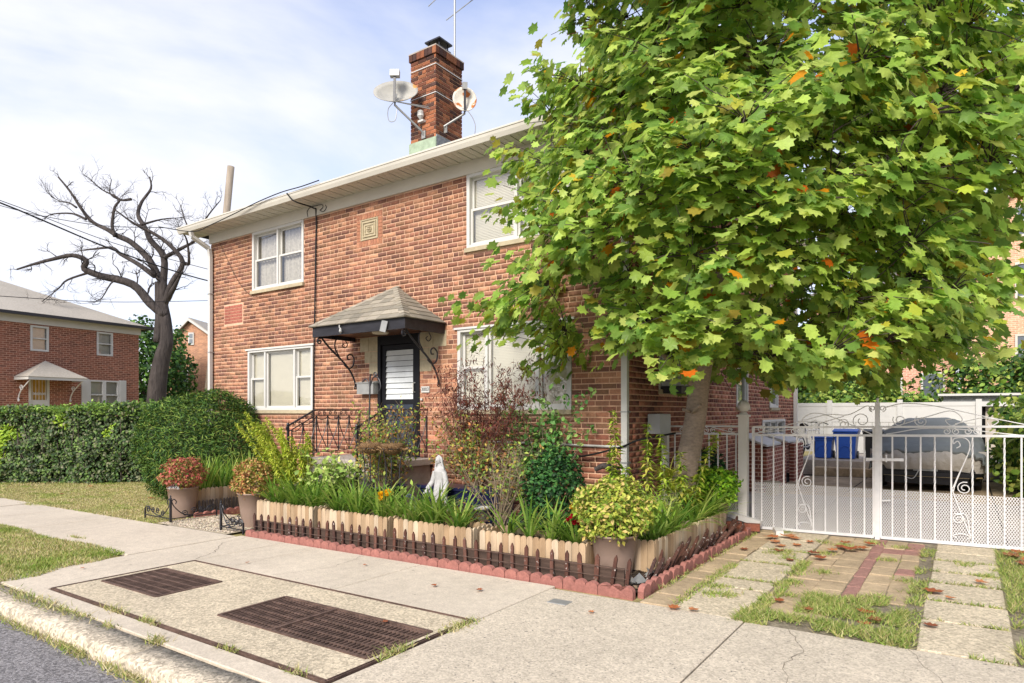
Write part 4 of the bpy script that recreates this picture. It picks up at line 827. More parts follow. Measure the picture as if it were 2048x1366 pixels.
# ================================================================== STOOP RAILINGS
def railing(X, label):
    t = thing('stair_railing', label, 'railing', (X, -.8, .8), 'black iron stair railings'); r = .011
    yb, ym, yw = -1.53, -1.0, -.03; zt, zb = 1.62, 1.36; dl = .10
    mb = MB(); mb.bar((X, yw, zt), (X, ym, zt), .035, .022); mb.bar((X, ym, zt), (X, yb, zb), .035, .022); mb.tube([(X, yb, zb), (X, yb - .03, zb - .03), (X, yb - .02, zb - .07)], .014, 6); mb.build('handrail', m_black_iron, t)
    mb = MB(); mb.bar((X, yw, zt - dl), (X, ym, zt - dl), .02, .012); mb.bar((X, ym, zt - dl), (X, yb, zb - dl), .02, .012); mb.build('rail', m_black_iron, t); mb = MB(); mb.bar((X, yw, .93), (X, ym, .90), .02, .012); mb.bar((X, ym, .90), (X, yb, .62), .02, .012); mb.build('rail', m_black_iron, t)
    mb = MB(); mb.bar((X, yb, .40), (X, yb, zb + .01), .032, .032); mb.lathe([(.02, 0), (.03, .02), (.02, .045), (0, .05)], (X, yb, zb), 8, cap=False); mb.build('newel', m_black_iron, t)
    ys = [yw - i * .235 for i in range(5)] + [-1.24, -1.46]
    def top(y): return zt - dl if y > ym else zt - dl + (zb - zt) * (ym - y) / (ym - yb)
    def bot(y): return .93 - .03 * (yw - y) if y > ym else .90 - .28 * (ym - y) / (ym - yb)
    for i, y in enumerate(ys):
        MB().bar((X, y, bot(y)), (X, y, top(y)), .013, .013).build('baluster', m_black_iron, t)
        if i < len(ys) - 1:
            y2 = ys[i + 1]; mb = MB()
            mb.tube(bez((X, y, top(y)), (X, y - .02, top(y) - .3), (X, y2 + .06, bot(y2) + .18), (X, y2, bot(y2)), 10), .008, 5); mb.tube(bez((X, y2, top(y2)), (X, y2 + .02, top(y2) - .3), (X, y - .06, bot(y) + .18), (X, y, bot(y)), 10), .008, 5)
            mb.tube(bez((X, y, top(y)), (X, y - .04, top(y) - .09), (X, y2 + .04, top(y2) - .09), (X, y2, top(y2)), 8), .007, 5); mb.build('lattice', m_black_iron, t)
            ymid = (y + y2) / 2; mb = MB(); zc = (top(y) + top(y2)) / 2 + .05
            for s in (1, -1): mb.tube(spiral((X, ymid + s * .055, zc), .034, .010, 1.57 * s, 1.3 * s, (0, 1, 0), (0, 0, 1), 14), .006, 5)
            mb.build('scroll', m_black_iron, t)
railing(-8.97, 'black iron railing on the window side of the front steps'); railing(-7.33, 'black iron railing on the far side of the front steps behind the rose bush')
# ================================================================== WHITE FENCE AND GATES (line y = 1.05)
GY = 1.05
def scrolls(t, items, r=.007):
    for it in items: MB().tube(it, r, 6).build('scroll', m_white_iron, t)
XZ = ((1, 0, 0), (0, 0, 1))
def lattice_panel(mb, x0, x1, z0, z1, y, pitch=.027):
    # expanded metal: slanted strands both ways, clipped to the panel
    for sg in (1, -1):
        k = x0 - (z1 - z0)
        while k < x1 + (z1 - z0):
            pts = []
            xa, xb = (k, k + (z1 - z0) * .62) if sg > 0 else (k + (z1 - z0) * .62, k)
            ta, tb = 0., 1.
            dx = xb - xa
            if abs(dx) > 1e-6:
                t0, t1 = sorted(((x0 - xa) / dx, (x1 - xa) / dx)); ta, tb = max(ta, t0), min(tb, t1)
            if tb - ta > .02: mb.bar((xa + dx * ta, y + .002 * sg, z0 + (z1 - z0) * ta), (xa + dx * tb, y + .002 * sg, z0 + (z1 - z0) * tb), .0055, .004, up=(0, 1, 0))
            k += pitch
def gate_leaf(xs, label, hinge, meet, deco, right):
    x0, x1 = xs[0], xs[-1]; zb0, zb1 = .03 + .018 * (x0 + 2.35), .03 + .018 * (x1 + 2.35); zt = lambda x: 1.275 + .017 * (x + 2.35); zb = lambda x: .03 + .018 * (x + 2.35)
    t = thing('driveway_gate', label, 'gate', (x0, GY, 0), 'white wrought iron driveway gates')
    for zf_, o_, th_ in ((zt, 0, .028), (zt, .105, .024), (zb, 0, .034)): MB().bar((x0, GY, zf_(x0) + o_), (x1, GY, zf_(x1) + o_), th_, th_).build('rail', m_white_iron, t)
    for x in (x0, x1): MB().bar((x, GY, zb(x)), (x, GY, zt(x) + .11), .032, .032).build('stile', m_white_iron, t)
    for i, x in enumerate(xs[1:-1]):
        mb = MB()
        if i % 2: mb.tube([(x, GY, zb(x) + (zt(x) - zb(x)) * k / 40) for k in range(41)], .0105, 4, twist=.55)
        else: mb.bar((x, GY, zb(x)), (x, GY, zt(x)), .017, .017)
        mb.build('bar', m_white_iron, t)
    mb = MB(); lattice_panel(mb, x0 + .016, x1 - .016, zb0 + .02, .64, GY + .022); stuff(mb.build('mesh_panel', m_white_iron, t))
    for xa, xb in deco:   # S-scroll panels
        xm = (xa + xb) / 2; b = zb((xa + xb) / 2); w2 = (xb - xa) / 2
        sc_ = []
        s = 1
        sc_.append(cat([(xa + .03, GY, b + 1.12), (xa + .075, GY, b + 1.16), (xa + .05, GY, b + 1.20), (xa + .0, GY + .001, b + 1.17), (xa + .02, GY, b + 1.09), (xb - .06, GY, b + 1.12), (xb - .04, GY, b + 1.02), (xa + .04, GY, b + .66), (xb - .05, GY, b + .5), (xb - .03, GY, b + .60), (xa + .10, GY, b + .68), (xa + .06, GY, b + .60), (xa + .10, GY, b + .57)], 7))
        sc_[0] = cat([(xa + .05, GY, b + 1.10), (xa + .085, GY, b + 1.13), (xa + .06, GY, b + 1.18), (xa + .02, GY, b + 1.15), (xa + .03, GY, b + 1.21), (xb - .06, GY, b + 1.21), (xb - .03, GY, b + 1.08), (xa + .03, GY, b + .68), (xa + .02, GY, b + .58), (xb - .03, GY, b + .12)], 7)
        sc_.append(cat([(xb - .02, GY, b + 1.10), (xa + .05, GY, b + .72), (xa + .02, GY, b + .60)], 7))
        sc_.append(spiral((xb - .075, GY, b + .64), .075, .018, 1.2, 1.6, *XZ)); sc_.append(spiral((xa + .07, GY, b + .28), .06, .014, 1.0, 1.5, *XZ)); sc_.append(cat([(xa + .03, GY, b + .34), (xb - .06, GY, b + .33), (xb - .02, GY, b + .10)], 7)); sc_.append(cat([(xa + .05, GY, b + .06), (xa + .02, GY, b + .09), (xm, GY, b + .115), (xb - .02, GY, b + .09), (xb - .05, GY, b + .06)], 6))
        scrolls(t, sc_, .006)
        scrolls(t, [spiral((xx + sg * .045, GY, zt(xx) + .05), .040, .012, 1.57, sg * 1.3, *XZ) for xx in (xa, xb) for sg in (-1, 1)], .006)
    # cresting
    zc = zt((x0 + x1) / 2) + .105; Wd = x1 - x0
    if not right:
        cr = [cat([(x0 + .02, GY, zc - .10), (x0 + .5, GY, zc + .04), (x0 + .9, GY, zc + .16), (x0 + 1.15, GY, zc + .16), (x0 + 1.36, GY, zc + .27), (x1 - .03, GY, zc + .20)], 8),
              cat([(x0 + .70, GY, zc + .06), (x0 + .78, GY, zc + .09), (x0 + .80, GY, zc + .02), (x0 + .68, GY, zc), (x0 + .62, GY, zc + .10), (x0 + .76, GY, zc + .18), (x0 + 1.0, GY, zc + .12), (x1 - .02, GY, zc - .08)], 8),
              spiral((x0 + 1.10, GY, zc + .04), .07, .016, 2.6, -1.5, *XZ), spiral((x0 + 1.30, GY, zc + .09), .11, .03, -1.5, -1.4, *XZ), spiral((x0 + .10, GY, zc - .04), .05, .014, 0, 1.4, *XZ), cat([(x0 + .02, GY, zc - .09), (x0 + .6, GY, zc - .01), (x0 + 1.1, GY, zc + .14)], 8)]
    else:
        cr = [cat([(x0 + .04, GY, zc + .22), (x0 + .24, GY, zc + .27), (x0 + .55, GY, zc + .24), (x0 + 1.1, GY, zc + .10), (x1, GY, zc - .03)], 8), spiral((x0 + .20, GY, zc + .07), .075, .018, 2.6, 1.6, *XZ), spiral((x0 + .42, GY, zc + .06), .07, .018, 2.2, 1.6, *XZ),
              cat([(x0 + .04, GY, zc - .05), (x0 + .5, GY, zc + .12), (x0 + .72, GY, zc + .18), (x0 + .82, GY, zc + .08), (x0 + .72, GY, zc + .01), (x0 + .66, GY, zc + .07), (x0 + .72, GY, zc + .09)], 8), cat([(x0 + .75, GY, zc + .03), (x0 + 1.0, GY, zc + .10), (x0 + 1.15, GY, zc + .07), (x0 + 1.08, GY, zc + .01), (x0 + 1.05, GY, zc + .05)], 8), cat([(x0 + .06, GY, zc - .10), (x0 + .6, GY, zc - .02), (x1, GY, zc - .12)], 8)]
    scrolls(t, cr, .006)
    return t
xl = [-2.35, -2.24, -2.09, -1.96, -1.80, -1.60, -1.46, -1.32, -1.17, -1.02, -.915]
xr = [-.845, -.72, -.58, -.43, -.29, -.13, .07, .21, .36, .51, .66, .80]
gl = gate_leaf(xl, 'white wrought iron gate leaf beside the ball topped post', -2.35, -.9, [(-1.80, -1.60)], False)
gr_ = gate_leaf(xr, 'white wrought iron gate leaf in front of the covered car', .8, -.85, [(-.13, .07)], True)
mb = MB(); mb.bar((-.878, GY - .005, .0), (-.878, GY - .005, 1.70), .052, .05); mb.build('meeting_post', m_white_iron, gl)
mb = MB(); mb.lathe([(.0, 1.70), (.018, 1.71), (.012, 1.73), (.018, 1.75), (0, 1.765)], (-.878, GY - .005, 0), 8, cap=False); mb.build('finial', m_white_iron, gl)
for s in (-1, 1): MB().tube(spiral((-.878 + s * .055, GY - .005, 1.63), .04, .010, -1.57, s * 1.4, *XZ), .006, 5).build('scroll', m_white_iron, gl)
mb = MB(); mb.bar((-1.0, GY - .03, 1.005), (-.60, GY - .03, 1.015), .034, .02, up=(0, 1, 0)); mb.bar((-.78, GY - .045, .98), (-.78, GY - .045, 1.07), .014, .014); mb.build('slide_bolt', m_white_iron, gr_)
mb = MB(); mb.bar((-.86, GY - .02, -.09), (-.86, GY - .02, .16), .018, .018); mb.bar((-.94, GY + .01, -.04), (-.94, GY + .01, .08), .012, .012); mb.bar((-.86, GY - .02, .50), (-.74, GY - .04, .52), .014, .014); mb.build('drop_bolt', m_white_iron, gr_)
# post with ball
po = thing('gate_post', 'thick white gate post topped with a ball', 'post', (-2.48, GY, 0))
m_vpost = mat('white_post_paint', (.66, .63, .58), rough=.45, var=.05, sc=4, bump=.03, big=.06)
MB().bar((-2.48, GY, -.05), (-2.48, GY, 1.52), .115, .115).build('shaft', m_vpost, po); mb = MB(); mb.ext([(-2.555, GY - .075, 1.52), (-2.405, GY - .075, 1.52), (-2.405, GY + .075, 1.52), (-2.555, GY + .075, 1.52)], (0, 0, .03)); mb.lathe([(.065, 1.55), (.05, 1.57), (.035, 1.585)], (-2.48, GY, 0), 16); mb.build('cap', m_vpost, po)
mb = MB(); mb.lathe([(.035, -.075), (.06, -.062), (.078, -.03), (.085, 0), (.078, .03), (.06, .06), (.03, .08), (.002, .086)], (-2.48, GY, 1.665), 20); mb.build('ball', m_vpost, po, smooth=True)
mb = MB(); mb.bar((-2.68, GY - .09, .20), (-2.22, GY - .13, .10), .09, .07); mb.build('foot_beam', m_vpost, po)
tag(MB().bar((-2.02, GY - .15, .055), (-1.92, GY - .40, .045), .09, .06).build('rail_offcut', m_vpost), 'short white hollow rail offcut lying on the paving under the gate', 'rail offcut')
# fixed fence panel to the house wall
fp = thing('iron_fence_panel', 'white iron fence panel between the gate post and the house wall', 'fence', (-3.1, GY, 0))
for z_, th_ in ((1.27, .026), (1.375, .022), (.20, .03)): MB().bar((-3.66, GY, z_), (-2.54, GY, z_ + .015), th_, th_).build('rail', m_white_iron, fp)
x = -3.58; i = 0
while x < -2.56:
    MB().bar((x, GY, .20), (x, GY, 1.28), .017, .017).build('bar', m_white_iron, fp); x += .125
mb = MB(); mb.bar((-3.60, GY, -.02), (-3.60, GY, 1.46), .085, .085); mb.lathe([(.05, 1.46), (.055, 1.48), (.03, 1.51), (0, 1.515)], (-3.60, GY, 0), 12, cap=False); mb.build('end_post', m_vpost, fp)
scrolls(fp, [spiral((-2.95 + s * .05, GY, 1.325), .042, .012, 1.57, s * 1.3, *XZ) for s in (-1, 1)] + [cat([(-2.9, GY, 1.37), (-2.7, GY, 1.32), (-2.6, GY, 1.30)]), spiral((-2.66, GY, 1.335), .03, .01, 0, 1.3, *XZ), spiral((-3.35, GY, 1.325), .04, .012, 0, 1.4, *XZ)], .006)
mb = MB(); lattice_panel(mb, -3.55, -2.56, .22, .62, GY + .022); stuff(mb.build('mesh_panel', m_white_iron, fp))
# ================================================================== GARDEN EDGING, PICKETS, PLANTER BOXES
edge_n = 0
def scallop(c, dirx, wid, hgt, label, grp):
    c = Vector(c); d = Vector(dirx).normalized(); pr = d.cross(Vector((0, 0, 1))).normalized(); poly = [c - d * wid / 2 - Vector((0, 0, .08)), c + d * wid / 2 - Vector((0, 0, .08))]
    n = 3 if wid > .2 else 1
    pts = []
    for k in range(n):
        for i in range(7):
            a = math.pi * i / 6; cc = c + d * (wid / 2 - wid / n * (k + .5)); pts.append(cc + d * (wid / n / 2 * math.cos(a)) + Vector((0, 0, hgt * .45 + hgt * .55 * math.sin(a))))
    poly += pts
    mb = MB(); mb.ext([p - pr * .028 for p in poly], pr * .056)
    # soften: bevelled front
    tag(mb.build('edging_stone', m_scallop, origin=tuple(c)), label, 'edging stone', grp)
NE = [0, 0, 0]; x = -8.02
while x < -2.36:
    wid = .145 if x < -3.45 else .36
    wid = min(wid, -2.32 - x)
    NE[0] += 1; scallop((x + wid / 2, -2.865 + U(-.008, .008), gz(x) + U(-.006, .01)), (1, U(-.03, .03), U(-.03, .03)), wid - .004, .082 + U(-.01, .008), ordinal(NE[0]) + ' red scalloped edging stone along the pavement counting from the gravel path', 'edging stones along the pavement'); x += wid
y = -2.80
while y < .95:
    NE[1] += 1; scallop((-2.295 + U(-.01, .01), y + .07, gz(-2.3) + U(-.012, .006)), (U(-.08, .08), 1, U(-.05, .05)), .138, .085 + U(-.01, .008), ordinal(NE[1]) + ' red scalloped edging stone along the driveway counting from the pavement corner', 'edging stones along the driveway'); y += .142
y = -2.4
for i in range(9): scallop((-10.22 + .02 * math.sin(i), y + .07, gz(-10.2)), (0, 1, 0), .138, .09, ordinal(i + 1) + ' red scalloped edging stone beside the gravel path counting from the pavement', 'edging stones by the gravel path'); y += .142
# picket roll fence
PC = [(.085, .036, .024), (.11, .046, .030), (.07, .034, .026), (.13, .06, .042)]
def picket_mesh(w_, h):
    mb = MB(); mb.ext([(-w_ / 2, -.009, 0), (w_ / 2, -.009, 0), (w_ / 2, -.009, h - .035), (0, -.009, h), (-w_ / 2, -.009, h - .035)], (0, .018, 0)); return mb
pf = thing('picket_edging', 'low brown picket roll fence along the pavement side of the garden', 'fence', (-5.3, -2.72, gz(-5.3)))
pk0 = picket_mesh(.038, .325).build('picket', m_picket, pf, origin=(0, 0, 0)); first = True; x = -8.05; wpts = [[], []]
while x < -2.36:
    zb = gz(x) - .03; lean = U(-.06, .06) + (.22 if x > -2.75 else 0) * U(.3, 1); fw = U(-.05, .03)
    loc = (x, -2.72 + U(-.006, .006), zb); 
    if first: o = pk0; WORLD[o.name] = Vector(loc); o.location = Vector(loc) - WORLD[pf.name]; first = False
    else: o = dup(pk0, pf, loc)
    o.rotation_euler = (fw, lean, U(-.15, .15)); o.scale = (U(.85, 1.15), 1, U(.93, 1.05)); c = RND.choice(PC); o.color = (*c, 1)
    wpts[0].append((x + lean * .12, -2.735, zb + .13)); wpts[1].append((x + lean * .26, -2.735, zb + .215))
    x += .152 + U(-.008, .008)
for wp in wpts: MB().tube(wp, .0035, 4).build('binding_wire', m_rust, pf)
bk = MB()
for a, b in ((-8.1, -6.7), (-6.69, -5.3), (-5.29, -3.9), (-3.89, -2.5)): bk.add([(a, -2.69, gz(a) - .03), (b, -2.69, gz(b) - .03), (b, -2.69, gz(b) + .18), (a, -2.69, gz(a) + .18), (a, -2.67, gz(a) - .03), (b, -2.67, gz(b) - .03), (b, -2.67, gz(b) + .18), (a, -2.67, gz(a) + .18)], [(0, 1, 2, 3), (3, 2, 6, 7), (1, 5, 6, 2), (0, 3, 7, 4)])
bk.build('backing_board', m_plank, pf)
pf2 = thing('picket_edging', 'collapsed brown picket roll leaning over along the driveway side', 'fence', (-2.42, -1, gz(-2.4)))
y = -2.45
while y < .35:
    o = dup(pk0, pf2, (-2.40 + U(-.03, .05), y, gz(-2.4) + U(0, .03))); o.rotation_euler = (U(-1.15, -.75), U(-.15, .3), U(1.3, 1.9)); o.rotation_euler = Matrix.Rotation(U(-.3, .1), 3, 'Y').to_euler() if False else (U(.75, 1.15) * -1, U(-.1, .25), U(-.25, .15)); o.scale = (.8, 1, U(.85, 1.1)); o.color = (*[k * .8 for k in RND.choice(PC)], 1); y += U(.05, .10)
mb = MB(); mb.bar((-2.44, -2.4, gz(-2.4) + .02), (-2.44, .3, gz(-2.4) + .02), .02, .10); mb.build('backing_board', m_plank, pf2)
pf3 = thing('picket_edging', 'short grey picket edging beside the gravel path', 'fence', (-10.25, -1.8, gz(-10.2)))
y = -2.25
while y < -1.2:
    o = dup(pk0, pf3, (-10.32, y, gz(-10.3) + .03)); o.rotation_euler = (U(-.05, .05), U(-.05, .05), math.pi / 2); o.scale = (1, 1, .72); o.color = (.09, .075, .065, 1); y += .06
# cedar planter boxes
CC = [lin(182, 156, 124), lin(172, 146, 114), lin(190, 166, 136), lin(164, 136, 104), lin(194, 174, 146)]
def board_mesh():
    mb = MB(); hw = .5; poly = [(-hw, -.009, 0), (hw, -.009, 0)] + [(hw * math.cos(math.pi * i / 6), -.009, .90 + .10 * math.sin(math.pi * i / 6)) for i in range(7)]
    mb.ext(poly, (0, .018, 0)); return mb
bd0 = None
def planter(x0, x1, y0, y1, z0, z1, label, long='x'):
    global bd0
    t = thing('planter_box', label, 'planter', ((x0 + x1) / 2, (y0 + y1) / 2, z0), 'cedar planter boxes')
    def put(x, y, wd, rz):
        global bd0
        h = z1 - z0 + U(-.006, .006); c = RND.choice(CC); loc = (x, y, z0)
        if bd0 is None:
            o = board_mesh().build('board', m_cedar1, t, origin=(0, 0, 0)); bd0 = o; WORLD[o.name] = Vector(loc); o.location = Vector(loc) - WORLD[t.name]
        else: o = dup(bd0, t, loc)
        o.scale = (wd, 1 + U(-.1, .2), h); o.rotation_euler = (0, U(-.006, .006), rz); k = U(.85, 1.08); o.color = (c[0] * k, c[1] * k, c[2] * k, 1)
    for yy, rz in ((y0, 0), (y1, 0)):
        n = max(2, round((x1 - x0) / .078))
        for i in range(n): put(x0 + (x1 - x0) * (i + .5) / n, yy, (x1 - x0) / n - .003, 0)
    for xx in (x0 + .009, x1 - .009):
        n = max(2, round((y1 - y0 - .04) / .078))
        for i in range(n): put(xx, y0 + .02 + (y1 - y0 - .04) * (i + .5) / n, (y1 - y0 - .04) / n - .003, math.pi / 2)
    MB().box(x0 + .02, x1 - .02, y0 + .012, y1 - .012, z1 - .10, z1 - .075).build('soil', m_mulch, t)
    return t
for nm, a, b in (('farthest from the driveway', -8.34, -7.09), ('second from the gravel path', -6.98, -5.69), ('in front of the statue', -5.58, -4.39), ('beside the large yellow bush pot', -4.28, -2.99)):
    planter(a, b, -2.50, -2.14, gz((a + b) / 2) - .03, .325, 'cedar planter box in the front row, ' + nm)
planter(-2.82, -2.46, -2.08, -.88, -.02, .345, 'cedar planter box along the driveway, nearer the pavement'); planter(-2.82, -2.46, -.84, .18, -.02, .35, 'cedar planter box along the driveway, nearer the gate')
planter(-10.80, -10.44, -2.25, -1.05, gz(-10.6) - .02, .31, 'cedar planter box left of the gravel path below the yew')
# pots
def pot(x, y, z, rt, rb, h, name, label, m, rim=True, n=28):
    mb = MB(); prof = [(rb, 0), (rb + (rt - rb) * .5, h * .5), (rt, h - .02), (rt + .008, h - .018), (rt + .008, h), (rt - .015, h), (rt - .03, h - .05)]
    mb.lathe(prof, (x, y, z), n, cap=False); t = thing(name, label, 'pot', (x, y, z)); mb.build('vessel', m, t, smooth=False)
    for p in t.children[0].data.polygons: p.use_smooth = True
    mb = MB(); mb.lathe([(0, h - .05), (rt - .028, h - .048)], (x, y, z), n, cap=False); mb.build('soil', m_mulch, t); return t
pot(-10.46, -2.45, gz(-10.4), .235, .175, .50, 'plant_pot', 'round taupe pot holding the red leaved shrub by the lawn', m_pot)
pot(-8.62, -2.38, gz(-8.5), .215, .155, .50, 'plant_pot', 'round taupe pot between the gravel path and the front planters', m_pot)
pot(-2.80, -2.28, -.01, .225, .165, .42, 'plant_pot', 'large taupe pot of the yellow bush at the garden corner', m_pot)
pot(-2.72, .55, .02, .19, .13, .38, 'plant_pot', 'taupe pot of the bright green bush by the gate post', m_pot)
# navy planters in the bed
nv = thing('trough_planter', 'long navy plastic trough behind the white statue', 'planter', (-5.55, -1.0, gz(-5.5)))
mb = MB(); mb.ext([(-6.15, -1.35, .12), (-6.2, -1.4, .54), (-6.2, -1.05, .54), (-6.15, -1.1, .12)], (1.35, 0, 0)); mb.box(-6.23, -4.82, -1.425, -1.03, .54, .58); mb.build('trough', m_navy, nv)
pot(-6.62, -1.6, .06, .27, .2, .50, 'glazed_pot', 'navy glazed pot left of the white statue', m_navy); pot(-4.55, -1.75, .0, .30, .22, .26, 'glazed_pot', 'wide navy tub under the bare stemmed rose bush', m_navy); pot(-7.65, -1.85, .0, .26, .2, .32, 'glazed_pot', 'navy tub near the front steps', m_navy)
bu = thing('bucket', 'small white bucket standing among the garden pots', 'bucket', (-4.93, -1.62, .05)); mb = MB(); mb.lathe([(.085, 0), (.11, .33), (.118, .33), (.118, .36), (.10, .36)], (-4.93, -1.62, .05), 18, cap=False); mb.build('body', m_white, bu, smooth=True); MB().lathe([(.113, .30), (.114, .315)], (-4.93, -1.62, .05), 18, cap=False).build('band', m_black_iron, bu)
# coco basket stands by the steps
for i, (x, y, lab) in enumerate(((-6.55, -1.97, 'coco fibre basket on a black stand, nearer the steps'), (-6.22, -1.90, 'coco fibre basket on a black stand, half behind the rose bush'))):
    t = thing('basket_stand', lab, 'planter', (x, y, .1)); m_coco = MATS.get('coco_fibre') or mat('coco_fibre', lin(132, 104, 72), rough=1, var=.5, sc=60, bump=1, bs=90, bd=.02)
    mb = MB(); mb.lathe([(.0, 1.02), (.08, 1.03), (.125, 1.07), (.145, 1.11), (.15, 1.16), (.14, 1.17), (.12, 1.15)], (x, y, 0), 24, cap=False, mod=lambda a, z: 1 + .05 * math.sin(a * 12)); mb.build('basket', m_coco, t, smooth=True)
    n = 500; P = sphere_dirs(n); P[:, 2] = np.abs(P[:, 2]) * .4 - .1; C0 = np.array([x, y, 1.1]); pos = C0 + P * np.array([.15, .15, .13]); d = P + NR.normal(0, .6, (n, 3)); stuff(mesh_np('fibres', *scatter(NARROW, pos, d, NR.normal(size=(n, 3)), NR.uniform(.03, .08, n), pal(n, [lin(142, 112, 76), lin(120, 92, 60), lin(160, 130, 92)])), m_deadleaf, t))
    mb = MB(); mb.tube(spiral((x, y, 1.10), .152, .152, 0, 1, (1, 0, 0), (0, 1, 0), 24), .008, 5)
    for k in range(3): a = k * 2.1 + .4; mb.tube(cat([(x + .15 * math.cos(a), y + .15 * math.sin(a), 1.10), (x + .10 * math.cos(a), y + .10 * math.sin(a), .8), (x + .14 * math.cos(a), y + .14 * math.sin(a), .4), (x + .2 * math.cos(a), y + .2 * math.sin(a), .0)]), .008, 5)
    mb.build('stand', m_black_iron, t)
mb = MB(); mb.tube(cat([(-7.02, -1.56, 0), (-7.03, -1.56, 1.2), (-7.02, -1.56, 2.02), (-7.0, -1.56, 2.13)]), .012, 6)
hk = thing('plant_hook', 'tall black shepherd hook standing before the door', 'hook', (-7.02, -1.56, 0)); mb.build('pole', m_black_iron, hk)
mb = MB(); mb.tube(cat([(-7.02, -1.56, 1.95), (-6.95, -1.56, 2.08), (-6.84, -1.56, 2.06), (-6.80, -1.56, 1.94), (-6.84, -1.56, 1.88)]), .009, 6); mb.tube(cat([(-7.02, -1.56, 1.95), (-7.10, -1.56, 2.06), (-7.18, -1.56, 2.02)]), .009, 6); mb.tube(spiral((-6.92, -1.56, 2.12), .04, .012, -1, 1.4, *XZ), .008, 5); mb.build('crook', m_black_iron, hk)
# black scrolled corner fences
def corner_fence(px, py, arms, label):
    z = gz(px); t = thing('corner_fence', label, 'fence', (px, py, z), 'small black scrolled corner fences')
    mb = MB(); mb.bar((px, py, z - .02), (px, py, z + .36), .028, .028); mb.lathe([(.018, .36), (.022, .375), (.008, .395), (.014, .41), (0, .43)], (px, py, z), 8, cap=False); mb.build('post', m_black_iron, t)
    for dx, dy, ln in arms:
        d = Vector((dx, dy, 0)); p = Vector((px, py, z)); up = (0, 0, 1); P = lambda s, h: p + d * (s * ln) + Vector((0, 0, h))
        mb = MB(); mb.bar(P(0, .06), P(1, .06), .02, .012); mb.bar(P(1, .0), P(1, .16), .02, .02); mb.build('rail', m_black_iron, t)
        for it in (cat([P(.02, .33), P(.08, .24), P(.25, .12), P(.45, .08)]), cat([P(0, .30), P(.06, .36), P(.12, .32), P(.10, .28)]), spiral(P(.30, .12), .05, .012, 3, -1.4, d, up), spiral(P(.50, .15), .05, .012, 3, -1.4, d, up), spiral(P(.68, .15), .05, .012, 3, -1.4, d, up), spiral(P(.86, .15), .06, .012, 3, -1.4, d, up), cat([P(.35, .07), P(.6, .10), P(.9, .20), P(1, .16)])): MB().tube(it, .008, 5).build('scroll', m_black_iron, t)
corner_fence(-10.06, -2.86, [(-1, 0, .80), (0, 1, .75)], 'small black scrolled corner fence around the pot by the lawn'); corner_fence(-8.70, -2.84, [(1, 0, .55), (0, 1, .6)], 'small black scrolled corner fence at the picket end of the bed')
# painted stone in the pot
mb = MB(); poly = [(-.085, 0, 0), (.085, 0, 0), (.09, 0, .05), (.07, 0, .095), (.045, 0, .10), (.02, 0, .115), (-.03, 0, .13), (-.075, 0, .10), (-.09, 0, .05)]
ps = thing('garden_plaque', 'white painted stone with dark lettering on the rim of the lawn side pot', 'plaque', (-10.36, -2.68, gz(-10.4) + .5))
mb.T = Matrix.Translation((-10.36, -2.66, gz(-10.4) + .485)) @ Matrix.Rotation(.45, 4, 'Z') @ Matrix.Rotation(-.15, 4, 'X'); mb.ext(poly, (0, .03, 0)); mb.build('stone', m_statue, ps)
fc = bpy.data.curves.new('lettering', 'FONT'); fc.body = 'SM2'; fc.size = .085; fc.extrude = .001; fc.align_x = 'CENTER'; fc.materials.append(m_black_iron); fo = text_obj('lettering', fc); link(fo, ps, (-10.36, -2.663, gz(-10.4) + .50)); fo.rotation_euler = (math.pi / 2 - .15, 0, .45)
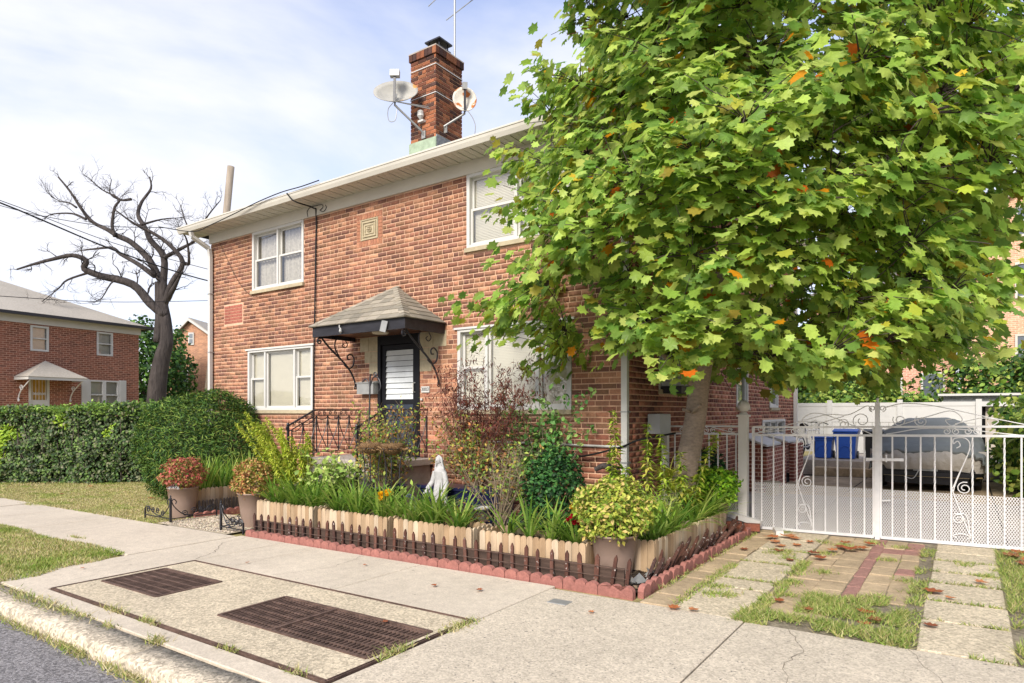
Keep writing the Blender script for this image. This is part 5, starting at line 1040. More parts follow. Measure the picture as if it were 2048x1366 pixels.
# statue of a veiled woman
def statue():
    t = thing('garden_statue', 'white statue of a veiled robed woman with lowered open hands', 'statue', (-5.69, -1.55, .2)); x, y, z = -5.69, -1.55, .22
    mb = MB(); n = 56
    prof = [(.135, 0, 0), (.130, .04, 0), (.112, .14, 0), (.102, .26, 0), (.092, .36, .004), (.082, .43, .006), (.080, .47, .006), (.090, .54, .004), (.092, .58, 0), (.076, .615, -.004), (.040, .64, -.006), (.030, .66, -.008), (.028, .69, -.012)]
    vs = []; fs = []
    for r, h, dy in prof:
        for k in range(n):
            a = 2 * math.pi * k / n; fo_ = max(0., min(1., (.56 - h) / .3)); f_ = 1 + fo_ * (-.10 + .20 * math.sin(a * 8 + h * 4) + .06 * math.sin(a * 15 + 3 * h))
            vs.append((x + r * f_ * math.cos(a), y + dy + r * .74 * f_ * math.sin(a), z + h))
    for i in range(len(prof) - 1):
        for k in range(n): k2 = (k + 1) % n; fs.append((i * n + k, i * n + k2, (i + 1) * n + k2, (i + 1) * n + k))
    fs.append(tuple(reversed(range(n)))); fs.append(tuple((len(prof) - 1) * n + k for k in range(n))); mb.add(vs, fs)
    hd = Vector((x - .006, y - .022, z + .735))
    mb.lathe([(.008, -.056), (.024, -.046), (.034, -.022), (.038, 0), (.036, .022), (.026, .042), (.008, .05)], hd, 18)
    mb.add([hd + Vector(p) for p in ((-.005, -.034, .010), (.005, -.034, .010), (.008, -.050, -.010), (-.008, -.050, -.010), (0, -.034, -.016))], [(0, 1, 2, 3), (3, 2, 4), (0, 3, 4), (1, 4, 2)])
    for k in range(11):    # veil over the crown of the head falling behind the shoulders
        a = math.pi * (.02 + .96 * k / 10); dx, dy = math.cos(a), math.sin(a)
        mb.tube(cat([hd + Vector((0, .004, .055)), hd + Vector((dx * .044, dy * .040 + .004, .015)), hd + Vector((dx * .052, dy * .046 + .008, -.05)), hd + Vector((dx * .075, dy * .06 + .012, -.13)), hd + Vector((dx * .080, dy * .066 + .014, -.24))], 4), .013, 6)
    for s in (-1, 1):
        sh = Vector((x + s * .080, y - .01, z + .575)); el = Vector((x + s * .118, y - .012, z + .44)); wr = Vector((x + s * .150, y - .085, z + .345))
        mb.tube([sh, sh.lerp(el, .5), el, el.lerp(wr, .5), wr], [.032, .035, .036, .034, .030], 12)
        mb.tube([el.lerp(wr, .6), el.lerp(wr, .6) + Vector((0, .01, -.07)), el.lerp(wr, .5) + Vector((-s * .01, .02, -.14))], [.028, .022, .008], 8)
        dr = (wr - el).normalized(); sdv = Vector((1, 0, 0)); palm = wr + dr * .035; mb.tube([wr, palm, palm + dr * .015], [.014, .018, .015], 8)
        for k in range(4):
            b = palm + sdv * ((k - 1.5) * .0095) + dr * .01; mb.tube([b, b + dr * (.022 + .004 * (k in (1, 2))), b + dr * .036 + Vector((0, 0, .006))], [.0055, .005, .0035], 6)
        th = palm - sdv * s * .018; mb.tube([th, th + dr * .012 - sdv * s * .012, th + dr * .026 - sdv * s * .014], [.006, .0055, .004], 6)
    o = mb.build('figure', m_statue, t); md = o.modifiers.new('remesh', 'REMESH'); md.mode = 'VOXEL'; md.voxel_size = .005; md.use_smooth_shade = True
    MB().lathe([(.14, -.04), (.145, 0), (.13, .02)], (x, y, z - .01), 24).build('plinth', m_statue, t)
    MB().box(x - .17, x + .17, y - .17, y + .17, gz(x) + .0, z - .05).build('pedestal', m_conc3, t)
statue()
# loose bricks by the gate
for i, (x, y, rz, lab) in enumerate(((-2.52, .72, .5, 'loose red brick beside the gate post foot, lying flat'), (-2.40, .48, -.5, 'loose red brick tilted against the edging near the gate'), (-2.28, .70, .2, 'loose red brick partly under the gate'))):
    mb = MB(Matrix.Translation((x, y, .10)) @ Matrix.Rotation(rz, 4, 'Z') @ Matrix.Rotation(.25 * (i == 1), 4, 'X')); mb.bbox(-.10, .10, -.05, .05, -.06, .03, .006, lin(138, 84, 66)); tag(mb.build('loose_brick', m_brick), lab, 'brick')
# grey weed cloth scraps
mb = MB()
for i in range(5):
    y = -2.72 + i * .18; x = -2.42; p = [Vector((x + U(-.08, .08), y + U(-.09, .09), gz(x) + U(.03, .12))) for _ in range(5)]; mb.face(p[0], p[1], p[2]); mb.face(p[0], p[2], p[3]); mb.face(p[0], p[3], p[4])
tag(mb.build('weed_cloth', m_grey), 'torn grey weed cloth scraps at the driveway corner of the bed', 'cloth')
# ================================================================== PLANTS
def add_leaves(t, name, V, m=None, st=True):
    o = mesh_np(name, *V, m or m_leaf_matte, t); o['kind'] = 'stuff' if st else 'thing'; return o
def shell_leaves(n, c, rad, size, cols, tmpl=LEAF, inner=.55, flat=.0, droop=.0, lump=.18, zmin=None, jit=.7):
    d = sphere_dirs(n); r = NR.uniform(inner, 1, n) ** .5
    lp = np.array([mnoise.noise(Vector((x * 2.2 + c[0], y * 2.2 + c[1], z * 2.2))) for x, y, z in d])
    p = np.array(c) + d * (r * (1 + lump * lp * 2))[:, None] * np.array(rad)
    if zmin is not None:
        k = p[:, 2] > zmin; p = p[k]; d = d[k]; n = len(p)
    nrm = d + np.array([0, 0, .5]) + NR.normal(0, jit, (n, 3)); ax = np.cross(nrm, NR.normal(size=(n, 3))) + d * .5; ax[:, 2] -= droop
    return scatter(tmpl, p, ax, nrm, size * NR.uniform(.6, 1.25, n), pal(n, cols))
def bush(name, label, c, rad, n, size, cols, tmpl=LEAF, group=None, m=None, stems=10, base=None, **kw):
    base = base or (c[0], c[1], c[2] - rad[2] * .9); t = thing(name, label, 'plant', base, group); add_leaves(t, 'foliage', shell_leaves(n, c, rad, size, cols, tmpl, **kw), m)
    mb = MB(); mb.col = (.10, .07, .045)
    for i in range(stems):
        d = Vector((U(-.7, .7) * rad[0], U(-.7, .7) * rad[1], U(-.1, .7) * rad[2])); mb.tube([base, Vector(base).lerp(Vector(c) + d, .5) + Vector((U(-.03, .03), U(-.03, .03), 0)), Vector(c) + d], [.008, .006, .003], 4)
    mb.build('stems', m_stem, t); return t
DLC = [lin(138, 170, 66), lin(154, 182, 80), lin(112, 150, 56), lin(170, 190, 96), lin(96, 132, 52)]
def lily(label, spots, n=52, ln=.55, cols=DLC, grp='strap leaved lily clumps', lean=.66):
    x, y, z, _ = spots[0]; t = thing('lily_clump', label, 'plant', (x, y, z), grp); add_leaves(t, 'blades', merge([blades(n, (x, y, z), r, ln * U(.85, 1.15), lean, cols) for x, y, z, r in spots]), m_leaf); return t
zb = .26
lily('strap leaved lilies in the front planter farthest from the driveway', [(-8.1, -2.32, zb, .09), (-7.7, -2.3, zb, .1), (-7.3, -2.32, zb, .1), (-7.85, -2.2, zb, .1), (-7.45, -2.2, zb, .1)], ln=.62)
lily('strap leaved lilies in the front planter second from the gravel path', [(-6.8, -2.3, zb, .1), (-6.4, -2.32, zb, .1), (-6.0, -2.3, zb, .1), (-5.8, -2.25, zb, .09), (-6.6, -2.2, zb, .1)], ln=.58)
lily('strap leaved lilies in the front planter before the statue', [(-5.45, -2.32, zb, .1), (-5.1, -2.3, zb, .1), (-4.7, -2.35, zb, .08), (-5.3, -2.2, zb, .1)], ln=.56)
lily('sparse strap leaved lilies in the front planter by the yellow bush', [(-4.05, -2.3, zb, .05), (-3.75, -2.34, zb, .04), (-3.5, -2.3, zb, .06), (-3.2, -2.34, zb, .05), (-3.4, -2.25, zb, .05)], n=26, ln=.50)
lily('strap leaved lilies in the driveway planter nearer the pavement', [(-2.64, -1.75, zb, .1), (-2.64, -1.4, zb, .1), (-2.64, -1.1, zb, .1)], ln=.52, lean=.7)
lily('strap leaved lilies in the driveway planter nearer the gate', [(-2.64, -.55, zb, .1), (-2.64, -.2, zb, .1), (-2.62, .0, zb, .08)], ln=.55, lean=.8)
lily('tall upright strap leaves in the planter left of the gravel path', [(-10.62, -2.0, .22, .12), (-10.62, -1.7, .22, .12), (-10.62, -1.4, .22, .12), (-10.62, -1.2, .22, .1)], ln=.66, lean=.32)
lily('strap leaved lilies behind the front planters near the steps', [(-7.9, -1.9, .05, .12), (-7.4, -1.8, .05, .12), (-6.9, -1.9, .05, .1)], ln=.62)
# potted nandinas
bush('potted_shrub', 'red and orange leaved shrub in the pot by the lawn', (-10.46, -2.45, gz(-10.4) + .70), (.34, .34, .28), 2600, .052, [lin(172, 96, 82), lin(180, 124, 88), lin(140, 134, 64), lin(104, 116, 50), lin(186, 88, 86), lin(160, 106, 72)])
bush('potted_shrub', 'orange and green leaved shrub in the pot at the picket end', (-8.62, -2.38, gz(-8.5) + .68), (.28, .28, .30), 2400, .05, [lin(184, 140, 84), lin(162, 150, 68), lin(176, 110, 74), lin(126, 134, 56), lin(196, 164, 108)])
bush('potted_shrub', 'yellow green leaved shrub in the large corner pot', (-2.83, -2.26, .62), (.37, .36, .31), 4600, .055, [lin(178, 186, 76), lin(194, 194, 92), lin(154, 170, 62), lin(122, 148, 52), lin(198, 176, 108), lin(110, 132, 48)])
bush('potted_shrub', 'bright green leaved shrub in the pot by the gate post', (-2.72, .55, .60), (.30, .30, .24), 2400, .055, [lin(142, 186, 44), lin(166, 200, 60), lin(110, 160, 36), lin(86, 130, 34)], tmpl=OVAL)
# boxwood
BOX = [lin(44, 84, 40), lin(58, 104, 48), lin(34, 66, 34), lin(76, 122, 60), lin(30, 58, 30)]
bush('boxwood', 'dense dark green boxwood bush in the middle of the bed', (-3.95, -1.5, .60), (.40, .36, .58), 4200, .05, BOX, tmpl=OVAL, lump=.12, inner=.4, base=(-3.95, -1.5, .03))
bush('holly_bush', 'dark green bush behind the white fence panel', (-3.3, 1.9, .55), (.28, .4, .5), 1800, .06, BOX, tmpl=OVAL, base=(-3.3, 1.9, .0))
# yew
YW = [lin(66, 100, 42), lin(84, 120, 50), lin(48, 78, 34), lin(112, 142, 60), lin(40, 64, 30), lin(132, 150, 66)]
bush('yew_bush', 'large rounded dark green yew bush at the house corner', (-12.75, -.85, .88), (1.28, 1.15, 1.16), 30000, .10, YW, tmpl=NARROW, lump=.09, inner=.72, base=(-12.75, -.85, -.2), zmin=-.18, jit=.5, stems=30)
mb = MB()
bush('yew_bush', 'small yew shoot clump on the window side of the large yew', (-11.9, -.75, .75), (.62, .6, .8), 7000, .085, YW, tmpl=NARROW, lump=.1, inner=.6, base=(-11.9, -.75, -.18), zmin=-.15, jit=.5)
# hedge: a long clipped but shaggy bank
def hedge():
    a, b = np.array([-23.5, -2.2]), np.array([-14.2, 2.6]); d = b - a; ln = np.linalg.norm(d); d = d / ln; nr = np.array([d[1], -d[0]])
    t = thing('hedge', 'long shaggy green hedge behind the lawn', 'hedge', (*((a + b) / 2), gz(-18) - .1)); n = 46000
    s = NR.uniform(0, ln, n); face_ = NR.uniform(0, 1, n); h = NR.uniform(0, 1, n); W = .75; H = 2.02
    bulge = np.array([mnoise.noise(Vector((x * .9, y * 3, 4.))) + .5 * mnoise.noise(Vector((x * 2.7, y * 7, 1.))) for x, y in zip(s, h)])
    off = np.where(face_ < .72, W + .34 * bulge - .16 * h + NR.uniform(-.22, .03, n), NR.uniform(-W, W, n)); zt = H - .06 + .26 * bulge
    z = np.where(face_ < .72, h * zt, zt - np.abs(NR.normal(0, .06, n)))
    xy = a + d * s[:, None] + nr * off[:, None]; gzv = np.array([gz(x) for x in xy[:, 0]]); P = np.column_stack([xy, gzv + z])
    nm = np.where((face_ < .72)[:, None], np.array([nr[0], nr[1], .5]), np.array([0, 0, 1.])) + NR.normal(0, .6, (n, 3)); ax = np.cross(nm, NR.normal(size=(n, 3))); ax[:, 2] += .3
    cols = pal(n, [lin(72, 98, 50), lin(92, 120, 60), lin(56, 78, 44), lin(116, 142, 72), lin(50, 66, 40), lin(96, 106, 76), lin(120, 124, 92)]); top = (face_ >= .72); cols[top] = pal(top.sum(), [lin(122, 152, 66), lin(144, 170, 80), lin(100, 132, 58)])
    spot = np.array([mnoise.noise(Vector((x * 1.1, y * 2.2, 8.))) for x, y in zip(s, h)]) > .46; cols[spot & ~top] = pal((spot & ~top).sum(), [lin(160, 186, 60), lin(134, 166, 54)])
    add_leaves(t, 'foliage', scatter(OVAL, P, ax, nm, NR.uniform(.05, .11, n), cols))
    cb = MB(); A3 = lambda s, o, z: (a[0] + d[0] * s + nr[0] * o, a[1] + d[1] * s + nr[1] * o, gz(a[0] + d[0] * s) + z)
    mc = mat('hedge_shade', (.016, .018, .010), rough=1, var=.5, sc=12, bump=.6)  # near-black colour on the core box paints the shade inside the hedge
    cb.add([A3(0, .42, -.2), A3(ln, .42, -.2), A3(ln, -.6, -.2), A3(0, -.6, -.2), A3(0, .42, 1.75), A3(ln, .42, 1.75), A3(ln, -.6, 1.75), A3(0, -.6, 1.75)], [(0, 1, 5, 4), (1, 2, 6, 5), (2, 3, 7, 6), (3, 0, 4, 7), (4, 5, 6, 7)]); cb.build('shade_core', mc, t)
    mb = MB(); mb.col = (.09, .075, .06)
    for i in range(60):
        s_ = U(0, ln); mb.tube([A3(s_, U(.3, .6), 0), A3(s_ + U(-.2, .2), U(.45, .7), U(.5, 1.)), A3(s_ + U(-.4, .4), U(.5, .8), U(1.2, 1.8))], [.018, .012, .006], 4)
    mb.build('stems', m_stem, t)
hedge()
# twiggy open shrubs
def twig_shrub(name, label, base, top, spread, nst, nleaf, size, cols, tmpl=LEAF, stemcol=(.16, .12, .08), leaf_lo=.35, droop=.2, m=None, sub=4, r0=.008):
    t = thing(name, label, 'plant', base); mb = MB(); mb.col = stemcol; P = []
    base = Vector(base); top = Vector(top)
    for i in range(nst):
        tip = top + Vector((U(-1, 1) * spread[0], U(-1, 1) * spread[1], U(-1, .6) * spread[2])); mid = base.lerp(tip, .5) + Vector((U(-.1, .1), U(-.1, .1), .05)); b0 = base + Vector((U(-.06, .06), U(-.06, .06), 0))
        c = cat([b0, mid, tip], 5); mb.tube(c, [r0 * (1 - .75 * k / (len(c) - 1)) for k in range(len(c))], 4)
        for k in range(len(c)):
            tt = k / (len(c) - 1)
            if tt > leaf_lo: P.append(c[k])
            if tt > leaf_lo - .1:
                for j in range(sub // 2):
                    e = c[k] + Vector((U(-.14, .14), U(-.14, .14), U(-.02, .16))); mb.tube([c[k], e], [.003, .0015], 3); P.append(e); P.append(c[k].lerp(e, .6))
    mb.build('stems', m_stem, t)
    P = np.array([tuple(p) for p in P]); idx = NR.integers(0, len(P), nleaf); pos = P[idx] + NR.normal(0, .03, (nleaf, 3)); nm = NR.normal(0, .6, (nleaf, 3)) + np.array([0, -.3, 1]); ax = NR.normal(size=(nleaf, 3)); ax[:, 2] -= droop
    add_leaves(t, 'foliage', scatter(tmpl, pos, ax, nm, size * NR.uniform(.6, 1.3, nleaf), pal(nleaf, cols)), m); return t
ROSE = [lin(128, 158, 66), lin(156, 170, 76), lin(98, 136, 58), lin(176, 160, 72), lin(150, 110, 60)]
RB = (.20, .15, .09)
twig_shrub('rose_bush', 'leggy rose bush before the front door with thin yellowing leaves', (-6.75, -1.55, .35), (-6.85, -1.5, 1.45), (.55, .35, .45), 40, 2300, .055, ROSE + [lin(170, 120, 60)], stemcol=RB)
twig_shrub('rose_bush', 'leggy rose bush right behind the white statue', (-5.5, -1.0, .45), (-5.6, -.95, 1.35), (.60, .3, .45), 44, 2500, .055, ROSE + [lin(178, 120, 70), lin(120, 78, 50)], stemcol=RB)
twig_shrub('rose_bush', 'bare stemmed rose bush in the wide navy tub', (-4.55, -1.75, .22), (-4.55, -1.7, 1.05), (.45, .3, .35), 30, 620, .05, ROSE, stemcol=(.26, .20, .13), leaf_lo=.45)
twig_shrub('climbing_shrub', 'green leaved climbing shrub below the right front window', (-5.0, -.5, .1), (-4.75, -.55, 1.60), (.75, .25, .42), 28, 1500, .075, [lin(98, 148, 72), lin(130, 170, 90), lin(78, 126, 60), lin(150, 180, 96)], tmpl=OVAL, stemcol=(.2, .17, .12))
twig_shrub('withered_shrub', 'withered reddish brown shrub in front of the right window', (-5.6, -.85, .2), (-5.35, -.95, 2.02), (.80, .32, .36), 34, 3600, .07, [(.12, .030, .022), (.17, .045, .028), (.09, .024, .02), (.20, .07, .04)], tmpl=NARROW, stemcol=(.10, .06, .045), leaf_lo=.62, droop=1.0, sub=6)
twig_shrub('hydrangea_bush', 'pale green leafy bush in front of the front steps', (-7.6, -1.85, .2), (-7.55, -1.85, .78), (.42, .3, .28), 22, 900, .085, [lin(160, 186, 92), lin(180, 200, 110), lin(128, 160, 70), lin(196, 206, 120)], tmpl=OVAL, stemcol=(.2, .2, .1), leaf_lo=.2)
twig_shrub('ground_cover', 'low bronze and purple leaved plants before the statue', (-5.0, -1.95, .05), (-5.0, -1.95, .40), (.5, .25, .15), 22, 700, .05, [lin(150, 130, 60), lin(120, 92, 66), lin(170, 150, 74), lin(100, 130, 56)], leaf_lo=.2, stemcol=(.2, .12, .08))
twig_shrub('ground_cover', 'low yellow green seedlings between the boxwood and the driveway planter', (-3.2, -1.1, .05), (-3.15, -1.0, .55), (.4, .5, .25), 24, 1000, .08, [lin(150, 170, 66), lin(176, 186, 84), lin(120, 150, 56)], tmpl=NARROW, leaf_lo=.15, stemcol=(.2, .2, .1))
twig_shrub('ground_cover', 'mixed green seedlings between the steps and the navy trough', (-6.6, -2.0, .03), (-6.6, -1.95, .42), (.6, .2, .2), 26, 1000, .07, [lin(130, 160, 60), lin(160, 180, 80), lin(100, 136, 50)], leaf_lo=.15, stemcol=(.2, .2, .1))
# goldenrod like stalks
def stalks(name, label, items, cols, ll=.10):
    t = thing(name, label, 'plant', items[0][0]); mb = MB(); mb.col = (.22, .26, .08); parts = []
    for b, m_, e, nl in items:
        c = cat([b, m_, e], 10); mb.tube(c, [.007 * (1 - .7 * k / (len(c) - 1)) for k in range(len(c))], 4); n = nl
        u = NR.uniform(.18, 1, n) ** .8; C = np.array([tuple(p) for p in c]); f = u * (len(c) - 1); i0 = np.minimum(f.astype(int), len(c) - 2); p = C[i0] + (C[i0 + 1] - C[i0]) * (f - i0)[:, None]
        az = NR.uniform(0, 6.28, n); ax = np.stack([np.cos(az), np.sin(az), NR.uniform(-.5, .5, n)], 1); parts.append(scatter(WIDE, p, ax, np.tile([0, 0, 1.], (n, 1)), ll * (1.15 - .6 * u) * NR.uniform(.7, 1.2, n), pal(n, cols)))
    mb.build('stems', m_stem, t); add_leaves(t, 'foliage', merge(parts))
GLD = [lin(192, 200, 76), lin(172, 188, 66), lin(206, 208, 96), lin(150, 172, 58)]
it = []
for i in range(22):
    b = (-8.2 + U(-.25, .25), -1.95 + U(-.2, .2), .1); k_ = i / 21; e = (b[0] - 1.15 + 1.35 * k_ + U(-.1, .1), b[1] + U(-.25, .1), 1.52 - .5 * k_ * U(.3, 1) + U(-.12, .08)); it.append((b, tuple((Vector(b) + Vector(e)) / 2 + Vector((.05, 0, .12))), e, 300))
stalks('goldenrod', 'tall feathery yellow green goldenrod leaning over the gravel path', it, GLD)
it = []
for x, y, h in ((-3.52, -.75, 1.62), (-3.2, -.6, 1.45), (-3.0, -.5, 1.32), (-3.45, -.95, 1.2), (-2.85, -.35, 1.1), (-3.3, -1.0, .95), (-2.75, -.1, 1.35)): it.append(((x, y, .05), (x + U(-.03, .03), y, h * .5), (x + U(-.05, .08) + (.25 if x > -2.8 else 0), y + U(-.05, .05), h), 150))
stalks('tall_weed', 'tall yellow green stalks in front of the white fence panel', it, [lin(150, 176, 56), lin(176, 190, 76), lin(120, 150, 44), lin(196, 190, 90)], .15)
t = thing('spider_lily', 'bright yellow green tuft at the foot of the tree', 'plant', (-3.1, -.55, .3)); add_leaves(t, 'blades', merge([blades(60, (x, y, z), .05, .34, .8, [lin(200, 206, 76), lin(176, 192, 66), lin(216, 214, 110)], .014) for x, y, z in ((-3.4, -1.1, .42), (-2.95, -.4, .6), (-3.05, -.3, .75), (-2.85, -.25, .5))]), m_leaf)
# flowers
def flowers(name, label, spots, r, cols, lbase):
    t = thing(name, label, 'flower', lbase); P = []; 
    for c in spots:
        d = sphere_dirs(60); d[:, 2] = np.abs(d[:, 2]); P.append(scatter(OVAL, np.array(c) + d * r * .25, d, NR.normal(size=(60, 3)), np.full(60, r) * NR.uniform(.6, 1, 60), pal(60, cols)))
    add_leaves(t, 'petals', merge(P), m_leaf)
    mb = MB(); mb.col = (.1, .2, .05)
    for c in spots: mb.tube([(c[0], c[1] + .02, lbase[2]), c], .005, 4)
    mb.build('stems', m_stem, t)
flowers('chrysanthemum', 'red chrysanthemum blooms beside the yellow bush pot', [(-3.30, -2.18, .50), (-3.26, -2.2, .44), (-3.34, -2.2, .46)], .05, [lin(190, 24, 44), lin(150, 14, 34)], (-3.3, -2.18, .26))
flowers('chrysanthemum', 'yellow chrysanthemum blooms above the red ones', [(-3.36, -2.1, .58), (-3.26, -2.08, .60), (-3.18, -2.12, .53), (-3.3, -2.08, .57)], .045, [lin(236, 190, 40), lin(220, 160, 30)], (-3.28, -2.1, .26))
flowers('yellow_flower', 'yellow trumpet blooms among the front lilies', [(-6.12, -2.2, .52), (-5.98, -2.2, .53), (-6.05, -2.16, .55), (-6.1, -2.22, .47)], .055, [lin(240, 190, 30), lin(250, 206, 50)], (-6.05, -2.2, .26))
flowers('purple_flower', 'small purple blooms near the navy glazed pot', [(-5.72, -2.1, .52), (-5.68, -2.08, .49)], .035, [lin(96, 66, 180), lin(120, 84, 190)], (-5.7, -2.1, .26))
flowers('purple_flower', 'small purple blooms in front of the navy trough', [(-5.02, -1.9, .46), (-4.9, -1.92, .52), (-4.86, -1.9, .56), (-5.1, -1.88, .42)], .03, [lin(104, 66, 150), lin(80, 50, 130)], (-4.98, -1.9, .06))
# weathered driftwood stump by the boxwood
mb = MB(); mb.tube(cat([(-3.5, -.85, .05), (-3.46, -.85, .5), (-3.5, -.87, .85), (-3.6, -.9, .93), (-3.72, -.92, .88)]), [.075 - .002 * i for i in range(25)], 9); mb.tube(cat([(-3.42, -.8, .05), (-3.43, -.82, .6), (-3.48, -.86, .9)]), .04, 7); tag(mb.build('driftwood', m_oldbark), 'dark weathered upright log behind the boxwood bush', 'log')
# ================================================================== FALLEN LEAVES
def fallen(n, x0, x1, y0, y1, s0, s1, lab, grp, pts=None):
    for i in range(n if pts is None else len(pts)):
        x, y, s = (U(x0, x1), U(y0, y1), U(s0, s1)) if pts is None else pts[i]
        TV, TF = RND.choice(TULIPS); s *= .85; c = RND.choice([lin(168, 100, 58), lin(150, 84, 48), lin(178, 116, 74), lin(132, 76, 48)]); a = U(0, 6.28); mb = MB(); cu = U(.2, .7)
        vs = [(s * (p[0] * math.cos(a) - (p[1] - .4) * math.sin(a)), s * (p[0] * math.sin(a) + (p[1] - .4) * math.cos(a)), s * (.12 + cu * abs(p[0]) ** 1.5 + U(0, .12) + cu * .5 * abs(p[1] - .4))) for p in TV]
        mb.add([(x + v[0], y + v[1], gz(x) + .012 + v[2] * .55) for v in vs], [tuple(f) for f in TF], c); tag(mb.build('fallen_leaf', m_deadleaf, origin=(x, y, gz(x) + .01)), lab, 'leaf', grp)
fallen(0, 0, 0, 0, 0, 0, 0, 'curled orange brown leaf lying on the driveway pavers', 'fallen leaves on the driveway', [(-.22, -1.45, .17), (-.2, -2.5, .11), (-1.15, .15, .16), (-1.05, .05, .2), (-1.2, -.1, .15), (-.95, .2, .18), (-1.35, -.35, .15), (-1.7, -.4, .12), (-1.75, -.1, .14), (-1.85, .1, .16), (-1.95, .35, .2), (-1.8, .5, .2), (-1.7, .45, .16), (-1.6, .05, .13), (-1.25, -.55, .16), (-1.5, -.8, .1), (-.62, -2.4, .14), (-.55, -2.55, .12), (-.6, -2.7, .1), (-1.0, -2.55, .1), (-1.25, -2.4, .1), (-2.05, -.5, .12), (.12, -.9, .12), (-.1, -1.6, .08), (.4, .5, .2), (.55, .3, .22), (.5, .1, .2), (.62, .55, .2), (.45, .75, .18), (.6, -.1, .16), (-1.15, .45, .14), (-1.5, .3, .12), (-.9, .5, .14), (-1.9, -3.05, .12), (-1.75, -3.02, .09)])
fallen(0, 0, 0, 0, 0, 0, 0, 'small brown leaf lying on the pale pavement slabs', 'fallen leaves on the pavement', [(-4.0, -3.55, .07), (-3.55, -3.45, .07), (-5.2, -3.3, .05), (-6.4, -3.9, .05), (-2.4, -3.5, .06), (-3.6, -4.55, .06), (-7.7, -5.0, .05)])
fallen(0, 0, 0, 0, 0, 0, 0, 'orange leaf lying on the yellow lawn', 'fallen leaves on the lawn', [(-13.5, -1.5, .16), (-15, -.6, .14), (-17.5, -1.0, .15), (-16.2, -2.1, .12)])
